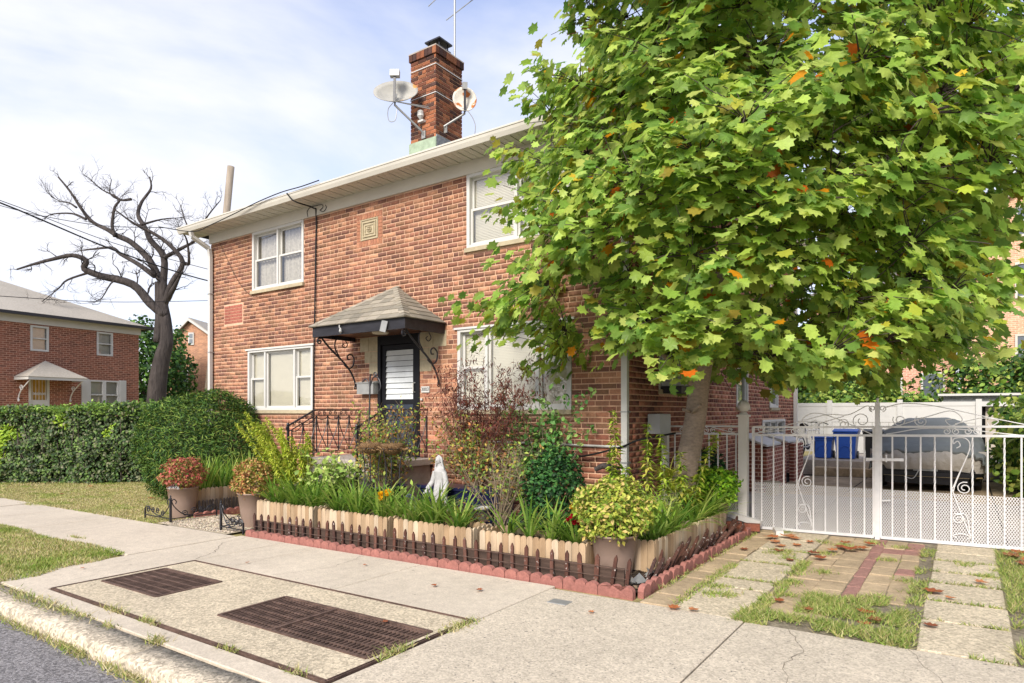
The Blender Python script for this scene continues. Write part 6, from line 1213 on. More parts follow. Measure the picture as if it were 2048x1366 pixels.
# ================================================================== TULIP TREE
RV = Vector((.8185, .5745, 0)); FV = Vector((-.5745, .8185, 0))
def tulip_tree():
    t = thing('tulip_tree', 'leafy green tree with a pale trunk in front of the house corner', 'tree', (-3.0, .1, 0))
    tp = [(-3.02, .08, -.1), (-3.0, .1, .1), (-2.97, .12, .71), (-2.86, .2, 1.48), (-2.78, .25, 2.19), (-2.57, .4, 3.36), (-2.38, .53, 4.33), (-2.3, .6, 6.2), (-2.25, .62, 8.2)]
    c = cat(tp, 6); rr = np.interp([p.z for p in c], [-.1, .1, .7, 1.5, 2.2, 3.4, 4.3, 6.2, 8.2], [.20, .165, .150, .135, .125, .09, .07, .04, .012]); mb = MB(); mb.tube(c, list(rr), 16); mb.build('trunk', m_bark, t, smooth=True)
    mb = MB(); mb.tube(cat([(-2.83, .2, 1.90), (-2.95, .08, 2.02), (-3.1, -.02, 2.22), (-3.2, -.1, 2.35)]), [.045 - .0012 * i for i in range(19)], 10); mb.tube(cat([(-2.86, .12, 1.58), (-2.80, -.02, 1.60), (-2.70, -.05, 1.68)]), .022, 8); mb.tube([(-2.86, .12, 1.58), (-2.95, .0, 1.62)], [.022, .018], 8); mb.build('branch_stub', m_bark, t, smooth=True)
    O = Vector((-2.75, .25, 0)); cl = []; tries = 0
    while len(cl) < 285 and tries < 60000:
        tries += 1; s, d, z = U(-3.1, 4.4), U(-2.7, 3.0), U(2.05, 8.2)
        e = ((s - .65) / 3.4) ** 2 + (d / 2.75) ** 2 + ((z - 3.7) / (5.0 if z > 3.7 else 2.3)) ** 2 * (1 if z > 3.7 else .75)
        if e > 1 or e < .18: continue
        if z < 2.5 and abs(s) < .6 and d < .2: continue
        if d > 1.2 and RND.random() < .5: continue
        if s > 3.3 + .70 * d and z < 4.6 + .33 * d: continue
        if s > 2.9 and z > 6.1: continue
        if s < -2.6 + .32 * (z - 3.3): continue
        p = O + RV * s + FV * d + Vector((0, 0, z))
        if mnoise.noise(p * .75 + Vector((3.7, 1.1, .4))) > .36: continue
        if any((p - q).length < .43 for q in cl): continue
        cl.append(p)
    br = MB(); br.col = (.075, .055, .052)
    pos = []; axs = []; nrm = []; siz = []
    nodes = [(c[i], float(rr[i])) for i in range(len(c)) if c[i].z > 2.3 and i % 2 == 0]
    cl.sort(key=lambda p: min((p - q[0]).length for q in nodes))
    for p in cl:
        def cost(q):
            v = p - q[0]; return v.length * (1.0 + .8 * max(0, (q[0].z - p.z + .25)) / (v.length + .1)) + .35 * (q[1] < .008)
        a, ra = min(nodes, key=cost); v = p - a
        mid = a.lerp(p, .5) + Vector((U(-.1, .1), U(-.1, .1), .08 * v.length * U(.2, 1))); r0 = max(.006, min(.026, ra * .72)); r1 = max(.005, r0 * .6)
        path = cat([a, mid, p, p + (p - mid).normalized() * .2], 5); br.tube(path, [max(.004, r0 + (r1 - r0) * k / (len(path) - 1)) for k in range(len(path))], 6); nodes.append((p, r1)); nodes.append((mid, (r0 + r1) / 2))
        out = (p - (O + Vector((0, 0, p.z - .5)))).normalized(); nl = RND.randint(116, 160)
        tw = []
        for j in range(13):
            e = p + Vector((U(-.5, .5), U(-.5, .5), U(-.30, .34))) + out * .16; br.tube([p, p.lerp(e, .5) + Vector((0, 0, .04)), e], [.008, .005, .003], 4); tw.append(e); tw.append(p.lerp(e, .6))
        for j in range(nl):
            e = RND.choice(tw); q = e + Vector((U(-.15, .15), U(-.15, .15), U(-.14, .12))); dv = (q - p) + out * .35 + Vector((U(-.25, .25), U(-.25, .25), 0)); dv.z = dv.z * .35 - U(.05, .85)
            pos.append(tuple(q)); axs.append(tuple(dv)); up = Vector((0, 0, .55)) + out * 1.0 + Vector((U(-.8, .8), U(-.8, .8), U(-.4, .4))); nrm.append(tuple(up)); siz.append(U(.085, .165))
    b_ = br.build('branches', m_stem, t, smooth=True); b_['kind'] = 'stuff'
    pos = np.array(pos); axs = np.array(axs); nrm = np.array(nrm); siz = np.array(siz); n = len(pos)
    col = pal(n, [lin(170, 194, 84), lin(184, 206, 98), lin(152, 182, 76), lin(134, 166, 76), lin(194, 212, 112), lin(120, 154, 70)], .14); od = NR.uniform(0, 1, n); col[od < .016] = pal((od < .016).sum(), [lin(220, 150, 30), lin(214, 110, 30), lin(226, 186, 60)]); k = (od > .94); col[k] = pal(k.sum(), [lin(186, 190, 70), lin(160, 150, 60)])
    cam_ = np.array([0, -8, 1.6]); dist = np.linalg.norm(pos - cam_, axis=1); order = np.argsort(dist); near = order[:300]; rest = order[300:]
    crown = stuff(mesh_np('crown', *merge([scatter(TULIPS[k], pos[r_], axs[r_], nrm[r_], siz[r_], col[r_]) for k in range(4) for r_ in (rest[k::4],)]), m_leaf, t))
    m_leaf1 = mat('leaf_green_single', src='obj', rough=.45, var=.12, sc=30, bump=0, spec=.25, transl=.5)
    mes = []
    for TV, TF in TULIPS: me = bpy.data.meshes.new('leaf'); me.from_pydata([tuple(v) for v in TV], [], [tuple(int(x) for x in f) for f in TF]); me.materials.append(m_leaf1); me.update(); mes.append(me)
    for i in near:
        ax = Vector(axs[i]).normalized(); sd = ax.cross(Vector(nrm[i])).normalized(); nm = sd.cross(ax); o = bpy.data.objects.new('leaf', RND.choice(mes)); link(o, crown, tuple(pos[i])); M3 = Matrix((sd, ax, nm)).transposed(); o.rotation_euler = M3.to_euler(); o.scale = (siz[i],) * 3; o.color = (*col[i], 1)
tulip_tree()
# ================================================================== BARE TREE AND BACKGROUND LEFT
def bare_tree():
    w0 = 27.; X0 = -15.51; Y0 = 14.1
    s0 = (1060 / 3.252 - 1024) * .0209
    def W(zx, zy, d=0.): s = (zx / 3.252 - 1024) * .0209; return Vector((X0, Y0, 0)) + RV * s + FV * d + Vector((0, 0, 12.51 - .00643 * zy))
    base = W(1030, 1560); t = thing('bare_tree', 'leafless gnarled old tree beyond the hedge', 'tree', tuple(base))
    mb = MB(); mb.tube(cat([W(1010, 1900), W(1020, 1560), W(1050, 1366), W(1080, 1250), W(1078, 1120), W(1062, 1000), W(1052, 870)], 5), [.40 - .009 * i for i in range(31)], 14); mb.tube(cat([W(1030, 1250), W(1040, 1100), W(1035, 1000), W(1030, 860)], 4), [.22 - .006 * i for i in range(13)], 10); mb.build('trunk', m_oldbark, t, smooth=True)
    limbs = [([(1080, 1080), (990, 1000), (880, 880), (690, 830), (600, 790), (620, 740), (540, 710), (430, 740), (330, 770), (230, 810)], .22, -1), ([(1060, 960), (1058, 870), (1010, 800), (940, 690), (830, 590), (745, 550), (660, 500), (560, 450), (490, 370), (400, 240), (330, 150)], .20, .5), ([(1010, 820), (870, 730), (720, 650), (640, 600), (480, 600), (380, 590)], .13, 1.5), ([(1056, 880), (1050, 690), (960, 580), (910, 490), (850, 400), (850, 300), (900, 200), (890, 120)], .17, 1.0), ([(1070, 1000), (1130, 870), (1210, 740), (1120, 620), (1000, 540), (920, 500), (830, 430)], .15, -.8), ([(1080, 970), (1150, 900), (1228, 805)], .17, -.5), ([(1210, 740), (1262, 745), (1275, 620), (1258, 550)], .09, -1.2), ([(1065, 700), (1160, 630), (1250, 560), (1290, 420), (1380, 290)], .10, .8), ([(745, 560), (720, 480), (740, 370), (760, 310), (650, 250), (560, 170)], .09, .2), ([(600, 790), (490, 860), (470, 930), (380, 1040)], .06, -1.3), ([(560, 450), (440, 400), (300, 400), (230, 420)], .06, .6), ([(850, 320), (740, 300), (640, 240), (600, 120)], .07, 1.2), ([(910, 490), (1000, 420), (1080, 370)], .06, 1.4), ([(880, 880), (780, 860), (740, 980), (720, 1020)], .05, -1.1), ([(490, 370), (420, 330), (320, 300), (240, 260)], .05, .9), ([(1250, 560), (1180, 440), (1130, 330)], .05, .5)]
    mb = MB()
    def grow(p, dirv, ln, r, lev):
        pts = [p]; d = dirv.normalized(); n = 4
        for i in range(n):
            d = (d + Vector((U(-.45, .45), U(-.45, .45), U(-.38, .42)))).normalized(); p = p + d * ln / n; pts.append(p)
        mb.tube(pts, [r * (1 - .6 * i / n) for i in range(n + 1)], 5 if lev < 2 else 3)
        if lev < 3:
            for k in range(RND.randint(3, 4) if lev < 2 else 3):
                q = RND.choice(pts[1:]); grow(q, (d + Vector((U(-1, 1), U(-.8, .8), U(-.6, .9)))), ln * U(.45, .7), r * .55, lev + 1)
    for pts, r, dep in limbs:
        P3 = [W(x, y, dep * i / (len(pts) - 1) + U(-.08, .08)) for i, (x, y) in enumerate(pts)]; c = cat(P3, 4); m_ = len(c)
        mb.tube(c, [max(.018, .9 * r * (1 - .82 * i / (m_ - 1)) * U(.95, 1.05)) for i in range(m_)], 7)
        for i in range(3, m_, 2 if r > .1 else 1):
            tn = (c[i] - c[i - 1]).normalized(); f = i / m_
            if RND.random() < .62 + .35 * f: grow(c[i], tn + Vector((U(-1, 1), U(-1, 1), U(-.5, 1.0))), U(.55, 1.1) * (1 - .4 * f), max(.013, r * .18 * (1 - .5 * f)), 1)
    b = mb.build('branches', m_oldbark, t, smooth=True); b['kind'] = 'stuff'
bare_tree()
# utility pole and wires
m_pole = mat('weathered_pole_wood', lin(150, 138, 122), rough=.9, var=.25, sc=10, bump=.5, bs=20, stretch=(1, 1, .1), big=.15)
up_ = tag(MB().tube([(-29.05, 8.3, -.5), (-28.4, 8.73, 7), (-27.92, 9.05, 12.96)], [.19, .17, .155], 12).build('utility_pole', m_pole, smooth=True), 'leaning wooden utility pole rising behind the house corner', 'pole')
def pw(lab, pts, r): tag(MB().tube(cat(pts, 6), r, 5).build('power_line', m_cable), lab, 'wire')
pw('thick overhead wire running down from the picture edge to the house corner', [(-19.9, -3.6, 7.0), (-19.58, -2.19, 6.76), (-20.53, .81, 6.34), (-21.61, 3.71, 6.20), (-22.3, 5.6, 6.25)], .022); pw('second overhead wire just above the thick one', [(-19.8, -3.6, 7.0), (-19.58, -2.19, 6.82), (-20.53, .81, 6.55), (-21.05, 4.11, 6.41), (-21.4, 6, 6.4)], .010); pw('thin lower wire crossing the grey roof', [(-19.3, -3.6, 4.35), (-19.58, -2.19, 4.45), (-20.66, .71, 4.81), (-21.05, 4.11, 5.37), (-21.2, 5.6, 5.7)], .009)
pw('service drop wire reaching the front corner of the house eave', [(-19.7, -2.5, 6.75), (-18.2, -1.9, 6.3), (-16.2, -1.3, 5.85), (-14.4, -.8, 5.62)], .008)
# neighbouring house on the left
a_ = math.radians(7.7); LX = Vector((-math.sin(a_), math.cos(a_), 0)); LY = Vector((-math.cos(a_), -math.sin(a_), 0)); TL = Matrix((( LX.x, LY.x, 0, -29.3), (LX.y, LY.y, 0, 5.6), (0, 0, 1, 0), (0, 0, 0, 1)))
def far_brick(name, du, c1, c2, cm, b=.4): return mat(name, rough=.9, var=.22, sc=9, bump=b, brick=(du, c1, c2, cm, .215, .078, .011), big=.12, bigsc=.5)
m_lb = far_brick('neighbour_brick', tuple(LX), lin(146, 90, 70), lin(108, 68, 56), lin(176, 138, 116)); m_lb2 = far_brick('neighbour_brick_end', tuple(LY), lin(146, 90, 70), lin(108, 68, 56), lin(176, 138, 116))
m_farroof = mat('far_grey_shingle', lin(172, 164, 150), rough=.95, var=.18, sc=16, bump=.4, bs=25, big=.1, stretch=(1, 1, 3))
def nb_house():
    h = thing('neighbour_house', 'red brick house with grey hipped roof beyond the hedge', 'house', (-32, 0, -.5)); B = lambda: MB(TL)
    holes = [(-4.19, -3.56, 3.87, 4.83), (-1.77, -1.12, 3.88, 4.85), (-4.24, -3.54, .9, 2.86), (-2.07, -.87, 1.7, 2.86)]
    mb = B(); grid_plate(mb, -13, 0, -.8, 5.2, holes, lambda u, z: (u, 0, z))
    for q in holes:
        for p_, q_ in (((q[0], q[2]), (q[1], q[2])), ((q[1], q[2]), (q[1], q[3])), ((q[1], q[3]), (q[0], q[3])), ((q[0], q[3]), (q[0], q[2]))): mb.face((p_[0], 0, p_[1]), (q_[0], 0, q_[1]), (q_[0], .2, q_[1]), (p_[0], .2, p_[1]))
    mb.build('wall', m_lb, h); mb = B(); mb.face((0, 0, -.8), (0, 8, -.8), (0, 8, 5.2), (0, 0, 5.2)); mb.face((-13, 0, -.8), (-13, 8, -.8), (-13, 8, 5.2), (-13, 0, 5.2)); mb.build('end_wall', m_lb2, h)
    mb = B(); mb.box(-13, -.2, .25, 8, -.8, 5.1); mb.build('inner_shell', m_dark, h)
    mb = B(); mb.box(-13.1, .06, -.06, -.002, 4.88, 5.18); mb.box(.002, .06, 0, 8, 4.88, 5.18); mb.build('frieze', m_white, h)
    mb = B(); e = .35; z = 5.22; mb.add([(-13 - e, -e, z), (e, -e, z), (e, 8 + e, z), (-13 - e, 8 + e, z), (-9, 4, 7.15), (-4, 4, 7.15), (-13 - e, -e, z - .05), (e, -e, z - .05), (e, 8 + e, z - .05), (-13 - e, 8 + e, z - .05)], [(0, 1, 5, 4), (1, 2, 5), (2, 3, 4, 5), (3, 0, 4), (0, 6, 7, 1), (1, 7, 8, 2), (9, 8, 7, 6)]); roof = mb.build('roof', m_farroof, h)
    mb = B(); mb.box(-13 - e, e + .05, -e - .10, -e, z - .09, z + .02); mb.box(e, e + .1, -e, 8, z - .09, z + .02); mb.build('gutter', m_black_iron, h)
    mb = B(); mb.ext([(-5.05, 2.0, 6.2), (-4.68, 2.0, 6.2), (-4.86, 2.0, 6.52)], (0, 1.2, 0)); mb.build('roof_vent', m_copper, roof)
    for u0, u1, z0, z1 in (holes[0], holes[1]):
        mb = B(); c = .07
        for a, b, c0, d in ((u0, u0 + c, z0, z1), (u1 - c, u1, z0, z1), (u0 + c, u1 - c, z1 - c, z1), (u0 + c, u1 - c, z0, z0 + c), (u0 + c, u1 - c, (z0 + z1) / 2 - .02, (z0 + z1) / 2 + .02)): mb.box(a, b, -.03, .06, c0, d)
        w_ = mb.build('window', m_white, h); mb = B(); mb.face((u0 + c, .05, z0 + c), (u1 - c, .05, z0 + c), (u1 - c, .05, z1 - c), (u0 + c, .05, z1 - c)); mb.build('pane', m_glass, w_); mb = B(); mb.face((u0 + c, .10, z0 + c), (u1 - c, .10, z0 + c), (u1 - c, .10, z1 - c), (u0 + c, .10, z1 - c)); mb.build('blind', m_blind, w_)
    u0, u1, z0, z1 = holes[3]; mb = B(); c = .06; um = (u0 + u1) / 2
    for a, b, c0, d in ((u0, u0 + c, z0, z1), (u1 - c, u1, z0, z1), (um - .07, um + .07, z0, z1), (u0 + c, um - .07, z1 - c, z1), (um + .07, u1 - c, z1 - c, z1), (u0 + c, um - .07, 2.24, 2.29), (um + .07, u1 - c, 2.24, 2.29)): mb.box(a, b, -.03, .06, c0, d)
    w_ = mb.build('window', m_white, h); mb = B(); mb.face((u0, .05, z0), (u1, .05, z0), (u1, .05, z1), (u0, .05, z1)); mb.build('pane', m_glass, w_); mb = B(); mb.face((u0, .10, z0), (u1, .10, z0), (u1, .10, z1), (u0, .10, z1)); mb.build('blind', m_blind, w_)
    for a, b in ((u0 - .30, u0 - .01), (u1 + .01, u1 + .30)):
        mb = B(); mb.box(a, b, -.05, -.003, z0, z1 + .03); sh = mb.build('shutter', m_white, h); mb = B()
        for i in range(16): mb.box(a + .04, b - .04, -.06, -.048, z0 + .05 + i * .07, z0 + .09 + i * .07)
        mb.build('louvres', m_white, sh)
    u0, u1, z0, z1 = holes[2]; mb = B(); mb.box(u0, u0 + .08, -.03, .1, z0, z1); mb.box(u1 - .08, u1, -.03, .1, z0, z1); mb.box(u0 + .08, u1 - .08, -.03, .1, z1 - .08, z1); mb.box(u0 + .08, u1 - .08, -.02, .05, z0, 2.02); d_ = mb.build('door', m_white, h)
    mb = B(); mb.box(u0 + .08, u1 - .08, .06, .09, 2.02, z1 - .08); mb.build('door_panel', mat('amber_door', lin(190, 148, 70), rough=.5, var=.2, sc=6), d_)
    mb = B()
    for i in range(5): x = u0 + .13 + i * (u1 - u0 - .26) / 4; mb.bar((x, .0, 2.0), (x, .0, z1 - .08), .012, .012)
    for x in (u0 + .2, (u0 + u1) / 2, u1 - .2):
        for s in (-1, 1): mb.tube(spiral((x + s * .05, -.005, 2.25), .05, .012, 1.57, s * 1.4, (1, 0, 0), (0, 0, 1)), .010, 4)
    mb.build('grille', m_white_iron, d_)
    mb = B(); A = [(-4.75, -1.0, 2.86), (-2.65, -1.0, 2.86), (-2.65, 0, 2.86), (-4.75, 0, 2.86), (-3.7, -.05, 3.52)]; mb.add(A, [(0, 1, 4), (1, 2, 4), (3, 0, 4), (3, 2, 1, 0)]); cn = mb.build('door_canopy', m_farroof, h); mb = B(); mb.box(-4.72, -2.68, -.97, -.93, 2.75, 2.855); mb.box(-2.72, -2.68, -.93, 0, 2.75, 2.855); mb.box(-4.72, -4.68, -.93, 0, 2.75, 2.855); mb.build('fascia', m_white, cn)
    for x in (-4.6, -2.8):
        mb = B(); mb.tube(bez((x, -.85, 2.75), (x, -.5, 2.5), (x, -.1, 2.4), (x, -.03, 2.0)), .022, 5); mb.tube(spiral((x, -.25, 2.45), .12, .03, 0, 1.4, (0, 1, 0), (0, 0, 1)), .016, 5); mb.tube(spiral((x, -.05, 2.0), .06, .02, 0, 1.4, (0, 1, 0), (0, 0, 1)), .016, 5); mb.build('bracket', m_white_iron, cn)
nb_house()
# gable house far behind, seen between the bare tree and the main house
TG = Matrix(((RV.x, FV.x, 0, -43.24), (RV.y, FV.y, 0, 15.41), (0, 0, 1, 0), (0, 0, 0, 1)))
def gable_house():
    h = thing('gable_house', 'light brown brick house end with a steep gable beyond the bare tree', 'house', (-43, 15.4, -1)); B = lambda: MB(TG); m_gb = far_brick('gable_brick', tuple(RV), lin(186, 132, 98), lin(140, 96, 76), lin(200, 164, 136), .2)
    mb = B(); mb.ext([(-1.6, 0, -1), (3.6, 0, -1), (3.6, 0, 5.2), (.0, 0, 7.7), (-1.6, 0, 6.1)], (0, 9, 0)); mb.build('wall', m_gb, h)
    mb = B(); mb.ext([(-1.85, -.2, 5.85), (0, -.2, 7.78), (3.9, -.2, 5.05), (3.9, -.2, 5.2), (0, -.2, 7.96), (-1.85, -.2, 6.03)], (0, 9.4, 0)); mb.build('roof', m_farroof, h); mb = B(); mb.ext([(-1.88, -.3, 5.80), (0, -.3, 7.73), (3.9, -.3, 5.0), (3.9, -.3, 5.16), (0, -.3, 7.90), (-1.88, -.3, 5.98)], (0, .09, 0)); mb.build('barge_board', m_white, h)
    for u0, u1, z0, z1 in ((-.1, .28, 6.1, 6.95), (-.55, -.12, 3.0, 4.46)):
        mb = B(); mb.box(u0, u1, -.06, -.002, z0, z1); w_ = mb.build('window', m_white, h); mb = B(); mb.box(u0 + .08, u1 - .08, -.07, -.061, z0 + .1, (z0 + z1) / 2 - .03); mb.box(u0 + .08, u1 - .08, -.07, -.061, (z0 + z1) / 2 + .03, z1 - .1); mb.build('pane', mat('dim_pane', (.22, .24, .26), rough=.1, var=0, bump=0), w_)
gable_house()
def leaf_mass(name, label, c, rad, n, size, cols, cat_='tree', trunk=True, **kw):
    t = thing(name, label, cat_, (c[0], c[1], gz(c[0]))); add_leaves(t, 'crown', shell_leaves(n, c, rad, size, cols, OVAL, **kw))
    mb = MB(); mb.col = (.08, .06, .045); b = Vector((c[0], c[1], gz(c[0]) - .1))
    if trunk:
        mb.tube([b, Vector(c)], [.16, .09], 8)
        for i in range(6): mb.tube([Vector(c) * .6 + b * .4, Vector(c) + Vector((U(-.6, .6) * rad[0], U(-.6, .6) * rad[1], U(.0, .7) * rad[2]))], [.06, .02], 5)
        mb.build('trunk', m_stem, t)
    return t
DG = [lin(58, 92, 40), lin(78, 114, 46), lin(44, 72, 34), lin(100, 134, 56)]
leaf_mass('dark_tree', 'dark green tree between the neighbour house and the bare tree trunk', (-41.5, 11.8, 3.6), (2.6, 2.6, 3.6), 9000, .26, DG, inner=.4)
leaf_mass('dark_tree', 'green tree low behind the hedge beside the gable house', (-36, 14.5, 1.0), (2.4, 2.4, 1.6), 4000, .24, DG, inner=.4)
# ================================================================== BACK YARD AND RIGHT SIDE
# raised rear terrace and its step
ter = struct(MB().bbox(-3.6, 1.2, 9.9, 15.5, -.3, .36, .01).build('terrace', m_conc3))
for i, (a, b) in enumerate(((-3.1, -2.0), (-1.99, -.9))):
    MB().bbox(a, b, 9.55, 9.9, -.1, .20, .01).build('step', m_pav, ter)
# white vinyl fence
vf = thing('vinyl_fence', 'white vinyl privacy fence behind the blue bins', 'fence', (-1.8, 13.2, .36)); FY = 13.2
for x in (-4.3, -3.3, -1.5, .3): MB().box(x - .065, x + .065, FY - .065, FY + .065, .3, 1.92).build('post', m_white, vf)
for a, b in ((-4.235, -3.365), (-3.235, -1.565), (-1.435, .235)):
    MB().box(a, b, FY - .02, FY + .02, 1.74, 1.84).build('rail', m_white, vf); MB().box(a, b, FY - .022, FY + .022, 1.28, 1.37).build('rail', m_white, vf); MB().box(a, b, FY - .02, FY + .02, .38, .48).build('rail', m_white, vf)
    MB().box(a, b, FY - .008, FY + .008, 1.37, 1.74).build('panel', m_white, vf)
    n = 8
    for i in range(n): MB().box(a + (b - a) * i / n + .004, a + (b - a) * (i + 1) / n - .004, FY - .010, FY + .010, .48, 1.28).build('board', m_white, vf)
# wheelie bins
def wbin(x, y, z, w_, h, col, label, bag=False):
    m = mat('bin_plastic', col, rough=.4, var=.06, bump=0, spec=.4); t = thing('wheelie_bin', label, 'bin', (x, y, z)); b = w_ * .40
    mb = MB(); top = w_ / 2; mb.add([(x - b, y - b, z + .02), (x + b, y - b, z + .02), (x + b, y + b, z + .02), (x - b, y + b, z + .02), (x - top, y - top, z + h - .08), (x + top, y - top, z + h - .08), (x + top, y + top, z + h - .08), (x - top, y + top, z + h - .08)], [(3, 2, 1, 0), (4, 5, 6, 7), (0, 1, 5, 4), (1, 2, 6, 5), (2, 3, 7, 6), (3, 0, 4, 7)]); mb.build('body', m, t)
    mb = MB(); mb.box(x - top - .02, x + top + .02, y - top - .02, y + top + .02, z + h - .14, z + h - .09); mb.build('rim', m, t)
    mb = MB(); mb.ext([(x - top - .03, y - top - .05, z + h - .085), (x - top - .03, y - top - .05, z + h - .05), (x - top - .03, y, z + h), (x - top - .03, y + top + .04, z + h - .02), (x - top - .03, y + top + .04, z + h - .085)], (w_ + .06, 0, 0)); mb.build('lid', m, t)
    mb = MB(); mb.tube(spiral((x, y - b - .03, z + .22), .12, .12, 0, .5, (1, 0, 0), (0, 0, 1), 12), .012, 5); mb.build('moulding', m, t)
    for s in (-1, 1):
        mb = MB(); mb.T = Matrix.Translation((x + s * (b + .02), y + b, z + .10)) @ Matrix.Rotation(math.pi / 2, 4, 'Y'); mb.lathe([(.10, -.025), (.10, .025)], (0, 0, 0), 16); mb.build('wheel', m_black_iron, t)
BLUE = (.020, .075, .34)
wbin(-3.05, 10.7, .36, .46, .62, BLUE, 'small blue recycling bin with a bag in its lid'); wbin(-2.52, 10.75, .36, .52, .78, BLUE, 'taller blue recycling bin in the middle'); wbin(-1.85, 10.75, .36, .50, .78, (.012, .013, .014), 'black rubbish bin half hidden by the covered car')
# bicycle
def bicycle(ox, oy, oz, ang):
    t = thing('bicycle', 'white and black bicycle leaning by the rear steps', 'bicycle', (ox, oy, oz)); T = Matrix.Translation((ox, oy, oz)) @ Matrix.Rotation(ang, 4, 'Z') @ Matrix.Rotation(.06, 4, 'X'); B = lambda: MB(T); r = .30; X_ = ((1, 0, 0), (0, 0, 1))
    for x in (-.5, .5):
        mb = B(); mb.tube(spiral((x, 0, r), r, r, 0, 1, *X_, 28), .022, 7); w_ = mb.build('wheel', m_cable, t, smooth=True); mb = B()
        for k in range(10): a = k * math.pi / 5; mb.tube([(x, 0, r), (x + r * math.cos(a), 0, r + r * math.sin(a))], .003, 3)
        mb.build('spokes', m_grey, w_)
    bb, st, hdt, hb = (-.06, 0, .30), (-.2, 0, .72), (.36, 0, .74), (.40, 0, .62)
    mb = B()
    for p, q in ((bb, st), (bb, hb), (st, hdt), (bb, (-.5, 0, r)), ((-.18, 0, .66), (-.5, 0, r)), (hdt, hb), (hb, (.5, 0, r))): mb.tube([p, q], .020, 7)
    mb.build('frame', m_white, t); mb = B(); mb.tube([st, (-.23, 0, .84)], .014, 6); mb.build('seat_post', m_grey, t); mb = B(); mb.tube([(-.36, 0, .85), (-.25, 0, .87), (-.10, 0, .85)], [.07, .05, .02], 8); mb.build('saddle', m_cable, t); mb = B(); mb.tube(cat([(.33, -.28, .90), (.36, -.12, .93), (.36, 0, .90), (.36, .12, .93), (.33, .28, .90)]), .013, 6); mb.tube([hdt, (.36, 0, .90)], .014, 6); mb.build('handlebar', m_cable, t); mb = B(); mb.T = T @ Matrix.Translation((-.06, 0, .30)) @ Matrix.Rotation(math.pi / 2, 4, 'X'); mb.lathe([(.08, -.01), (.08, .01)], (0, 0, 0), 16); mb.build('chainring', m_black_iron, t)
bicycle(-3.35, 10.3, .37, 1.15)
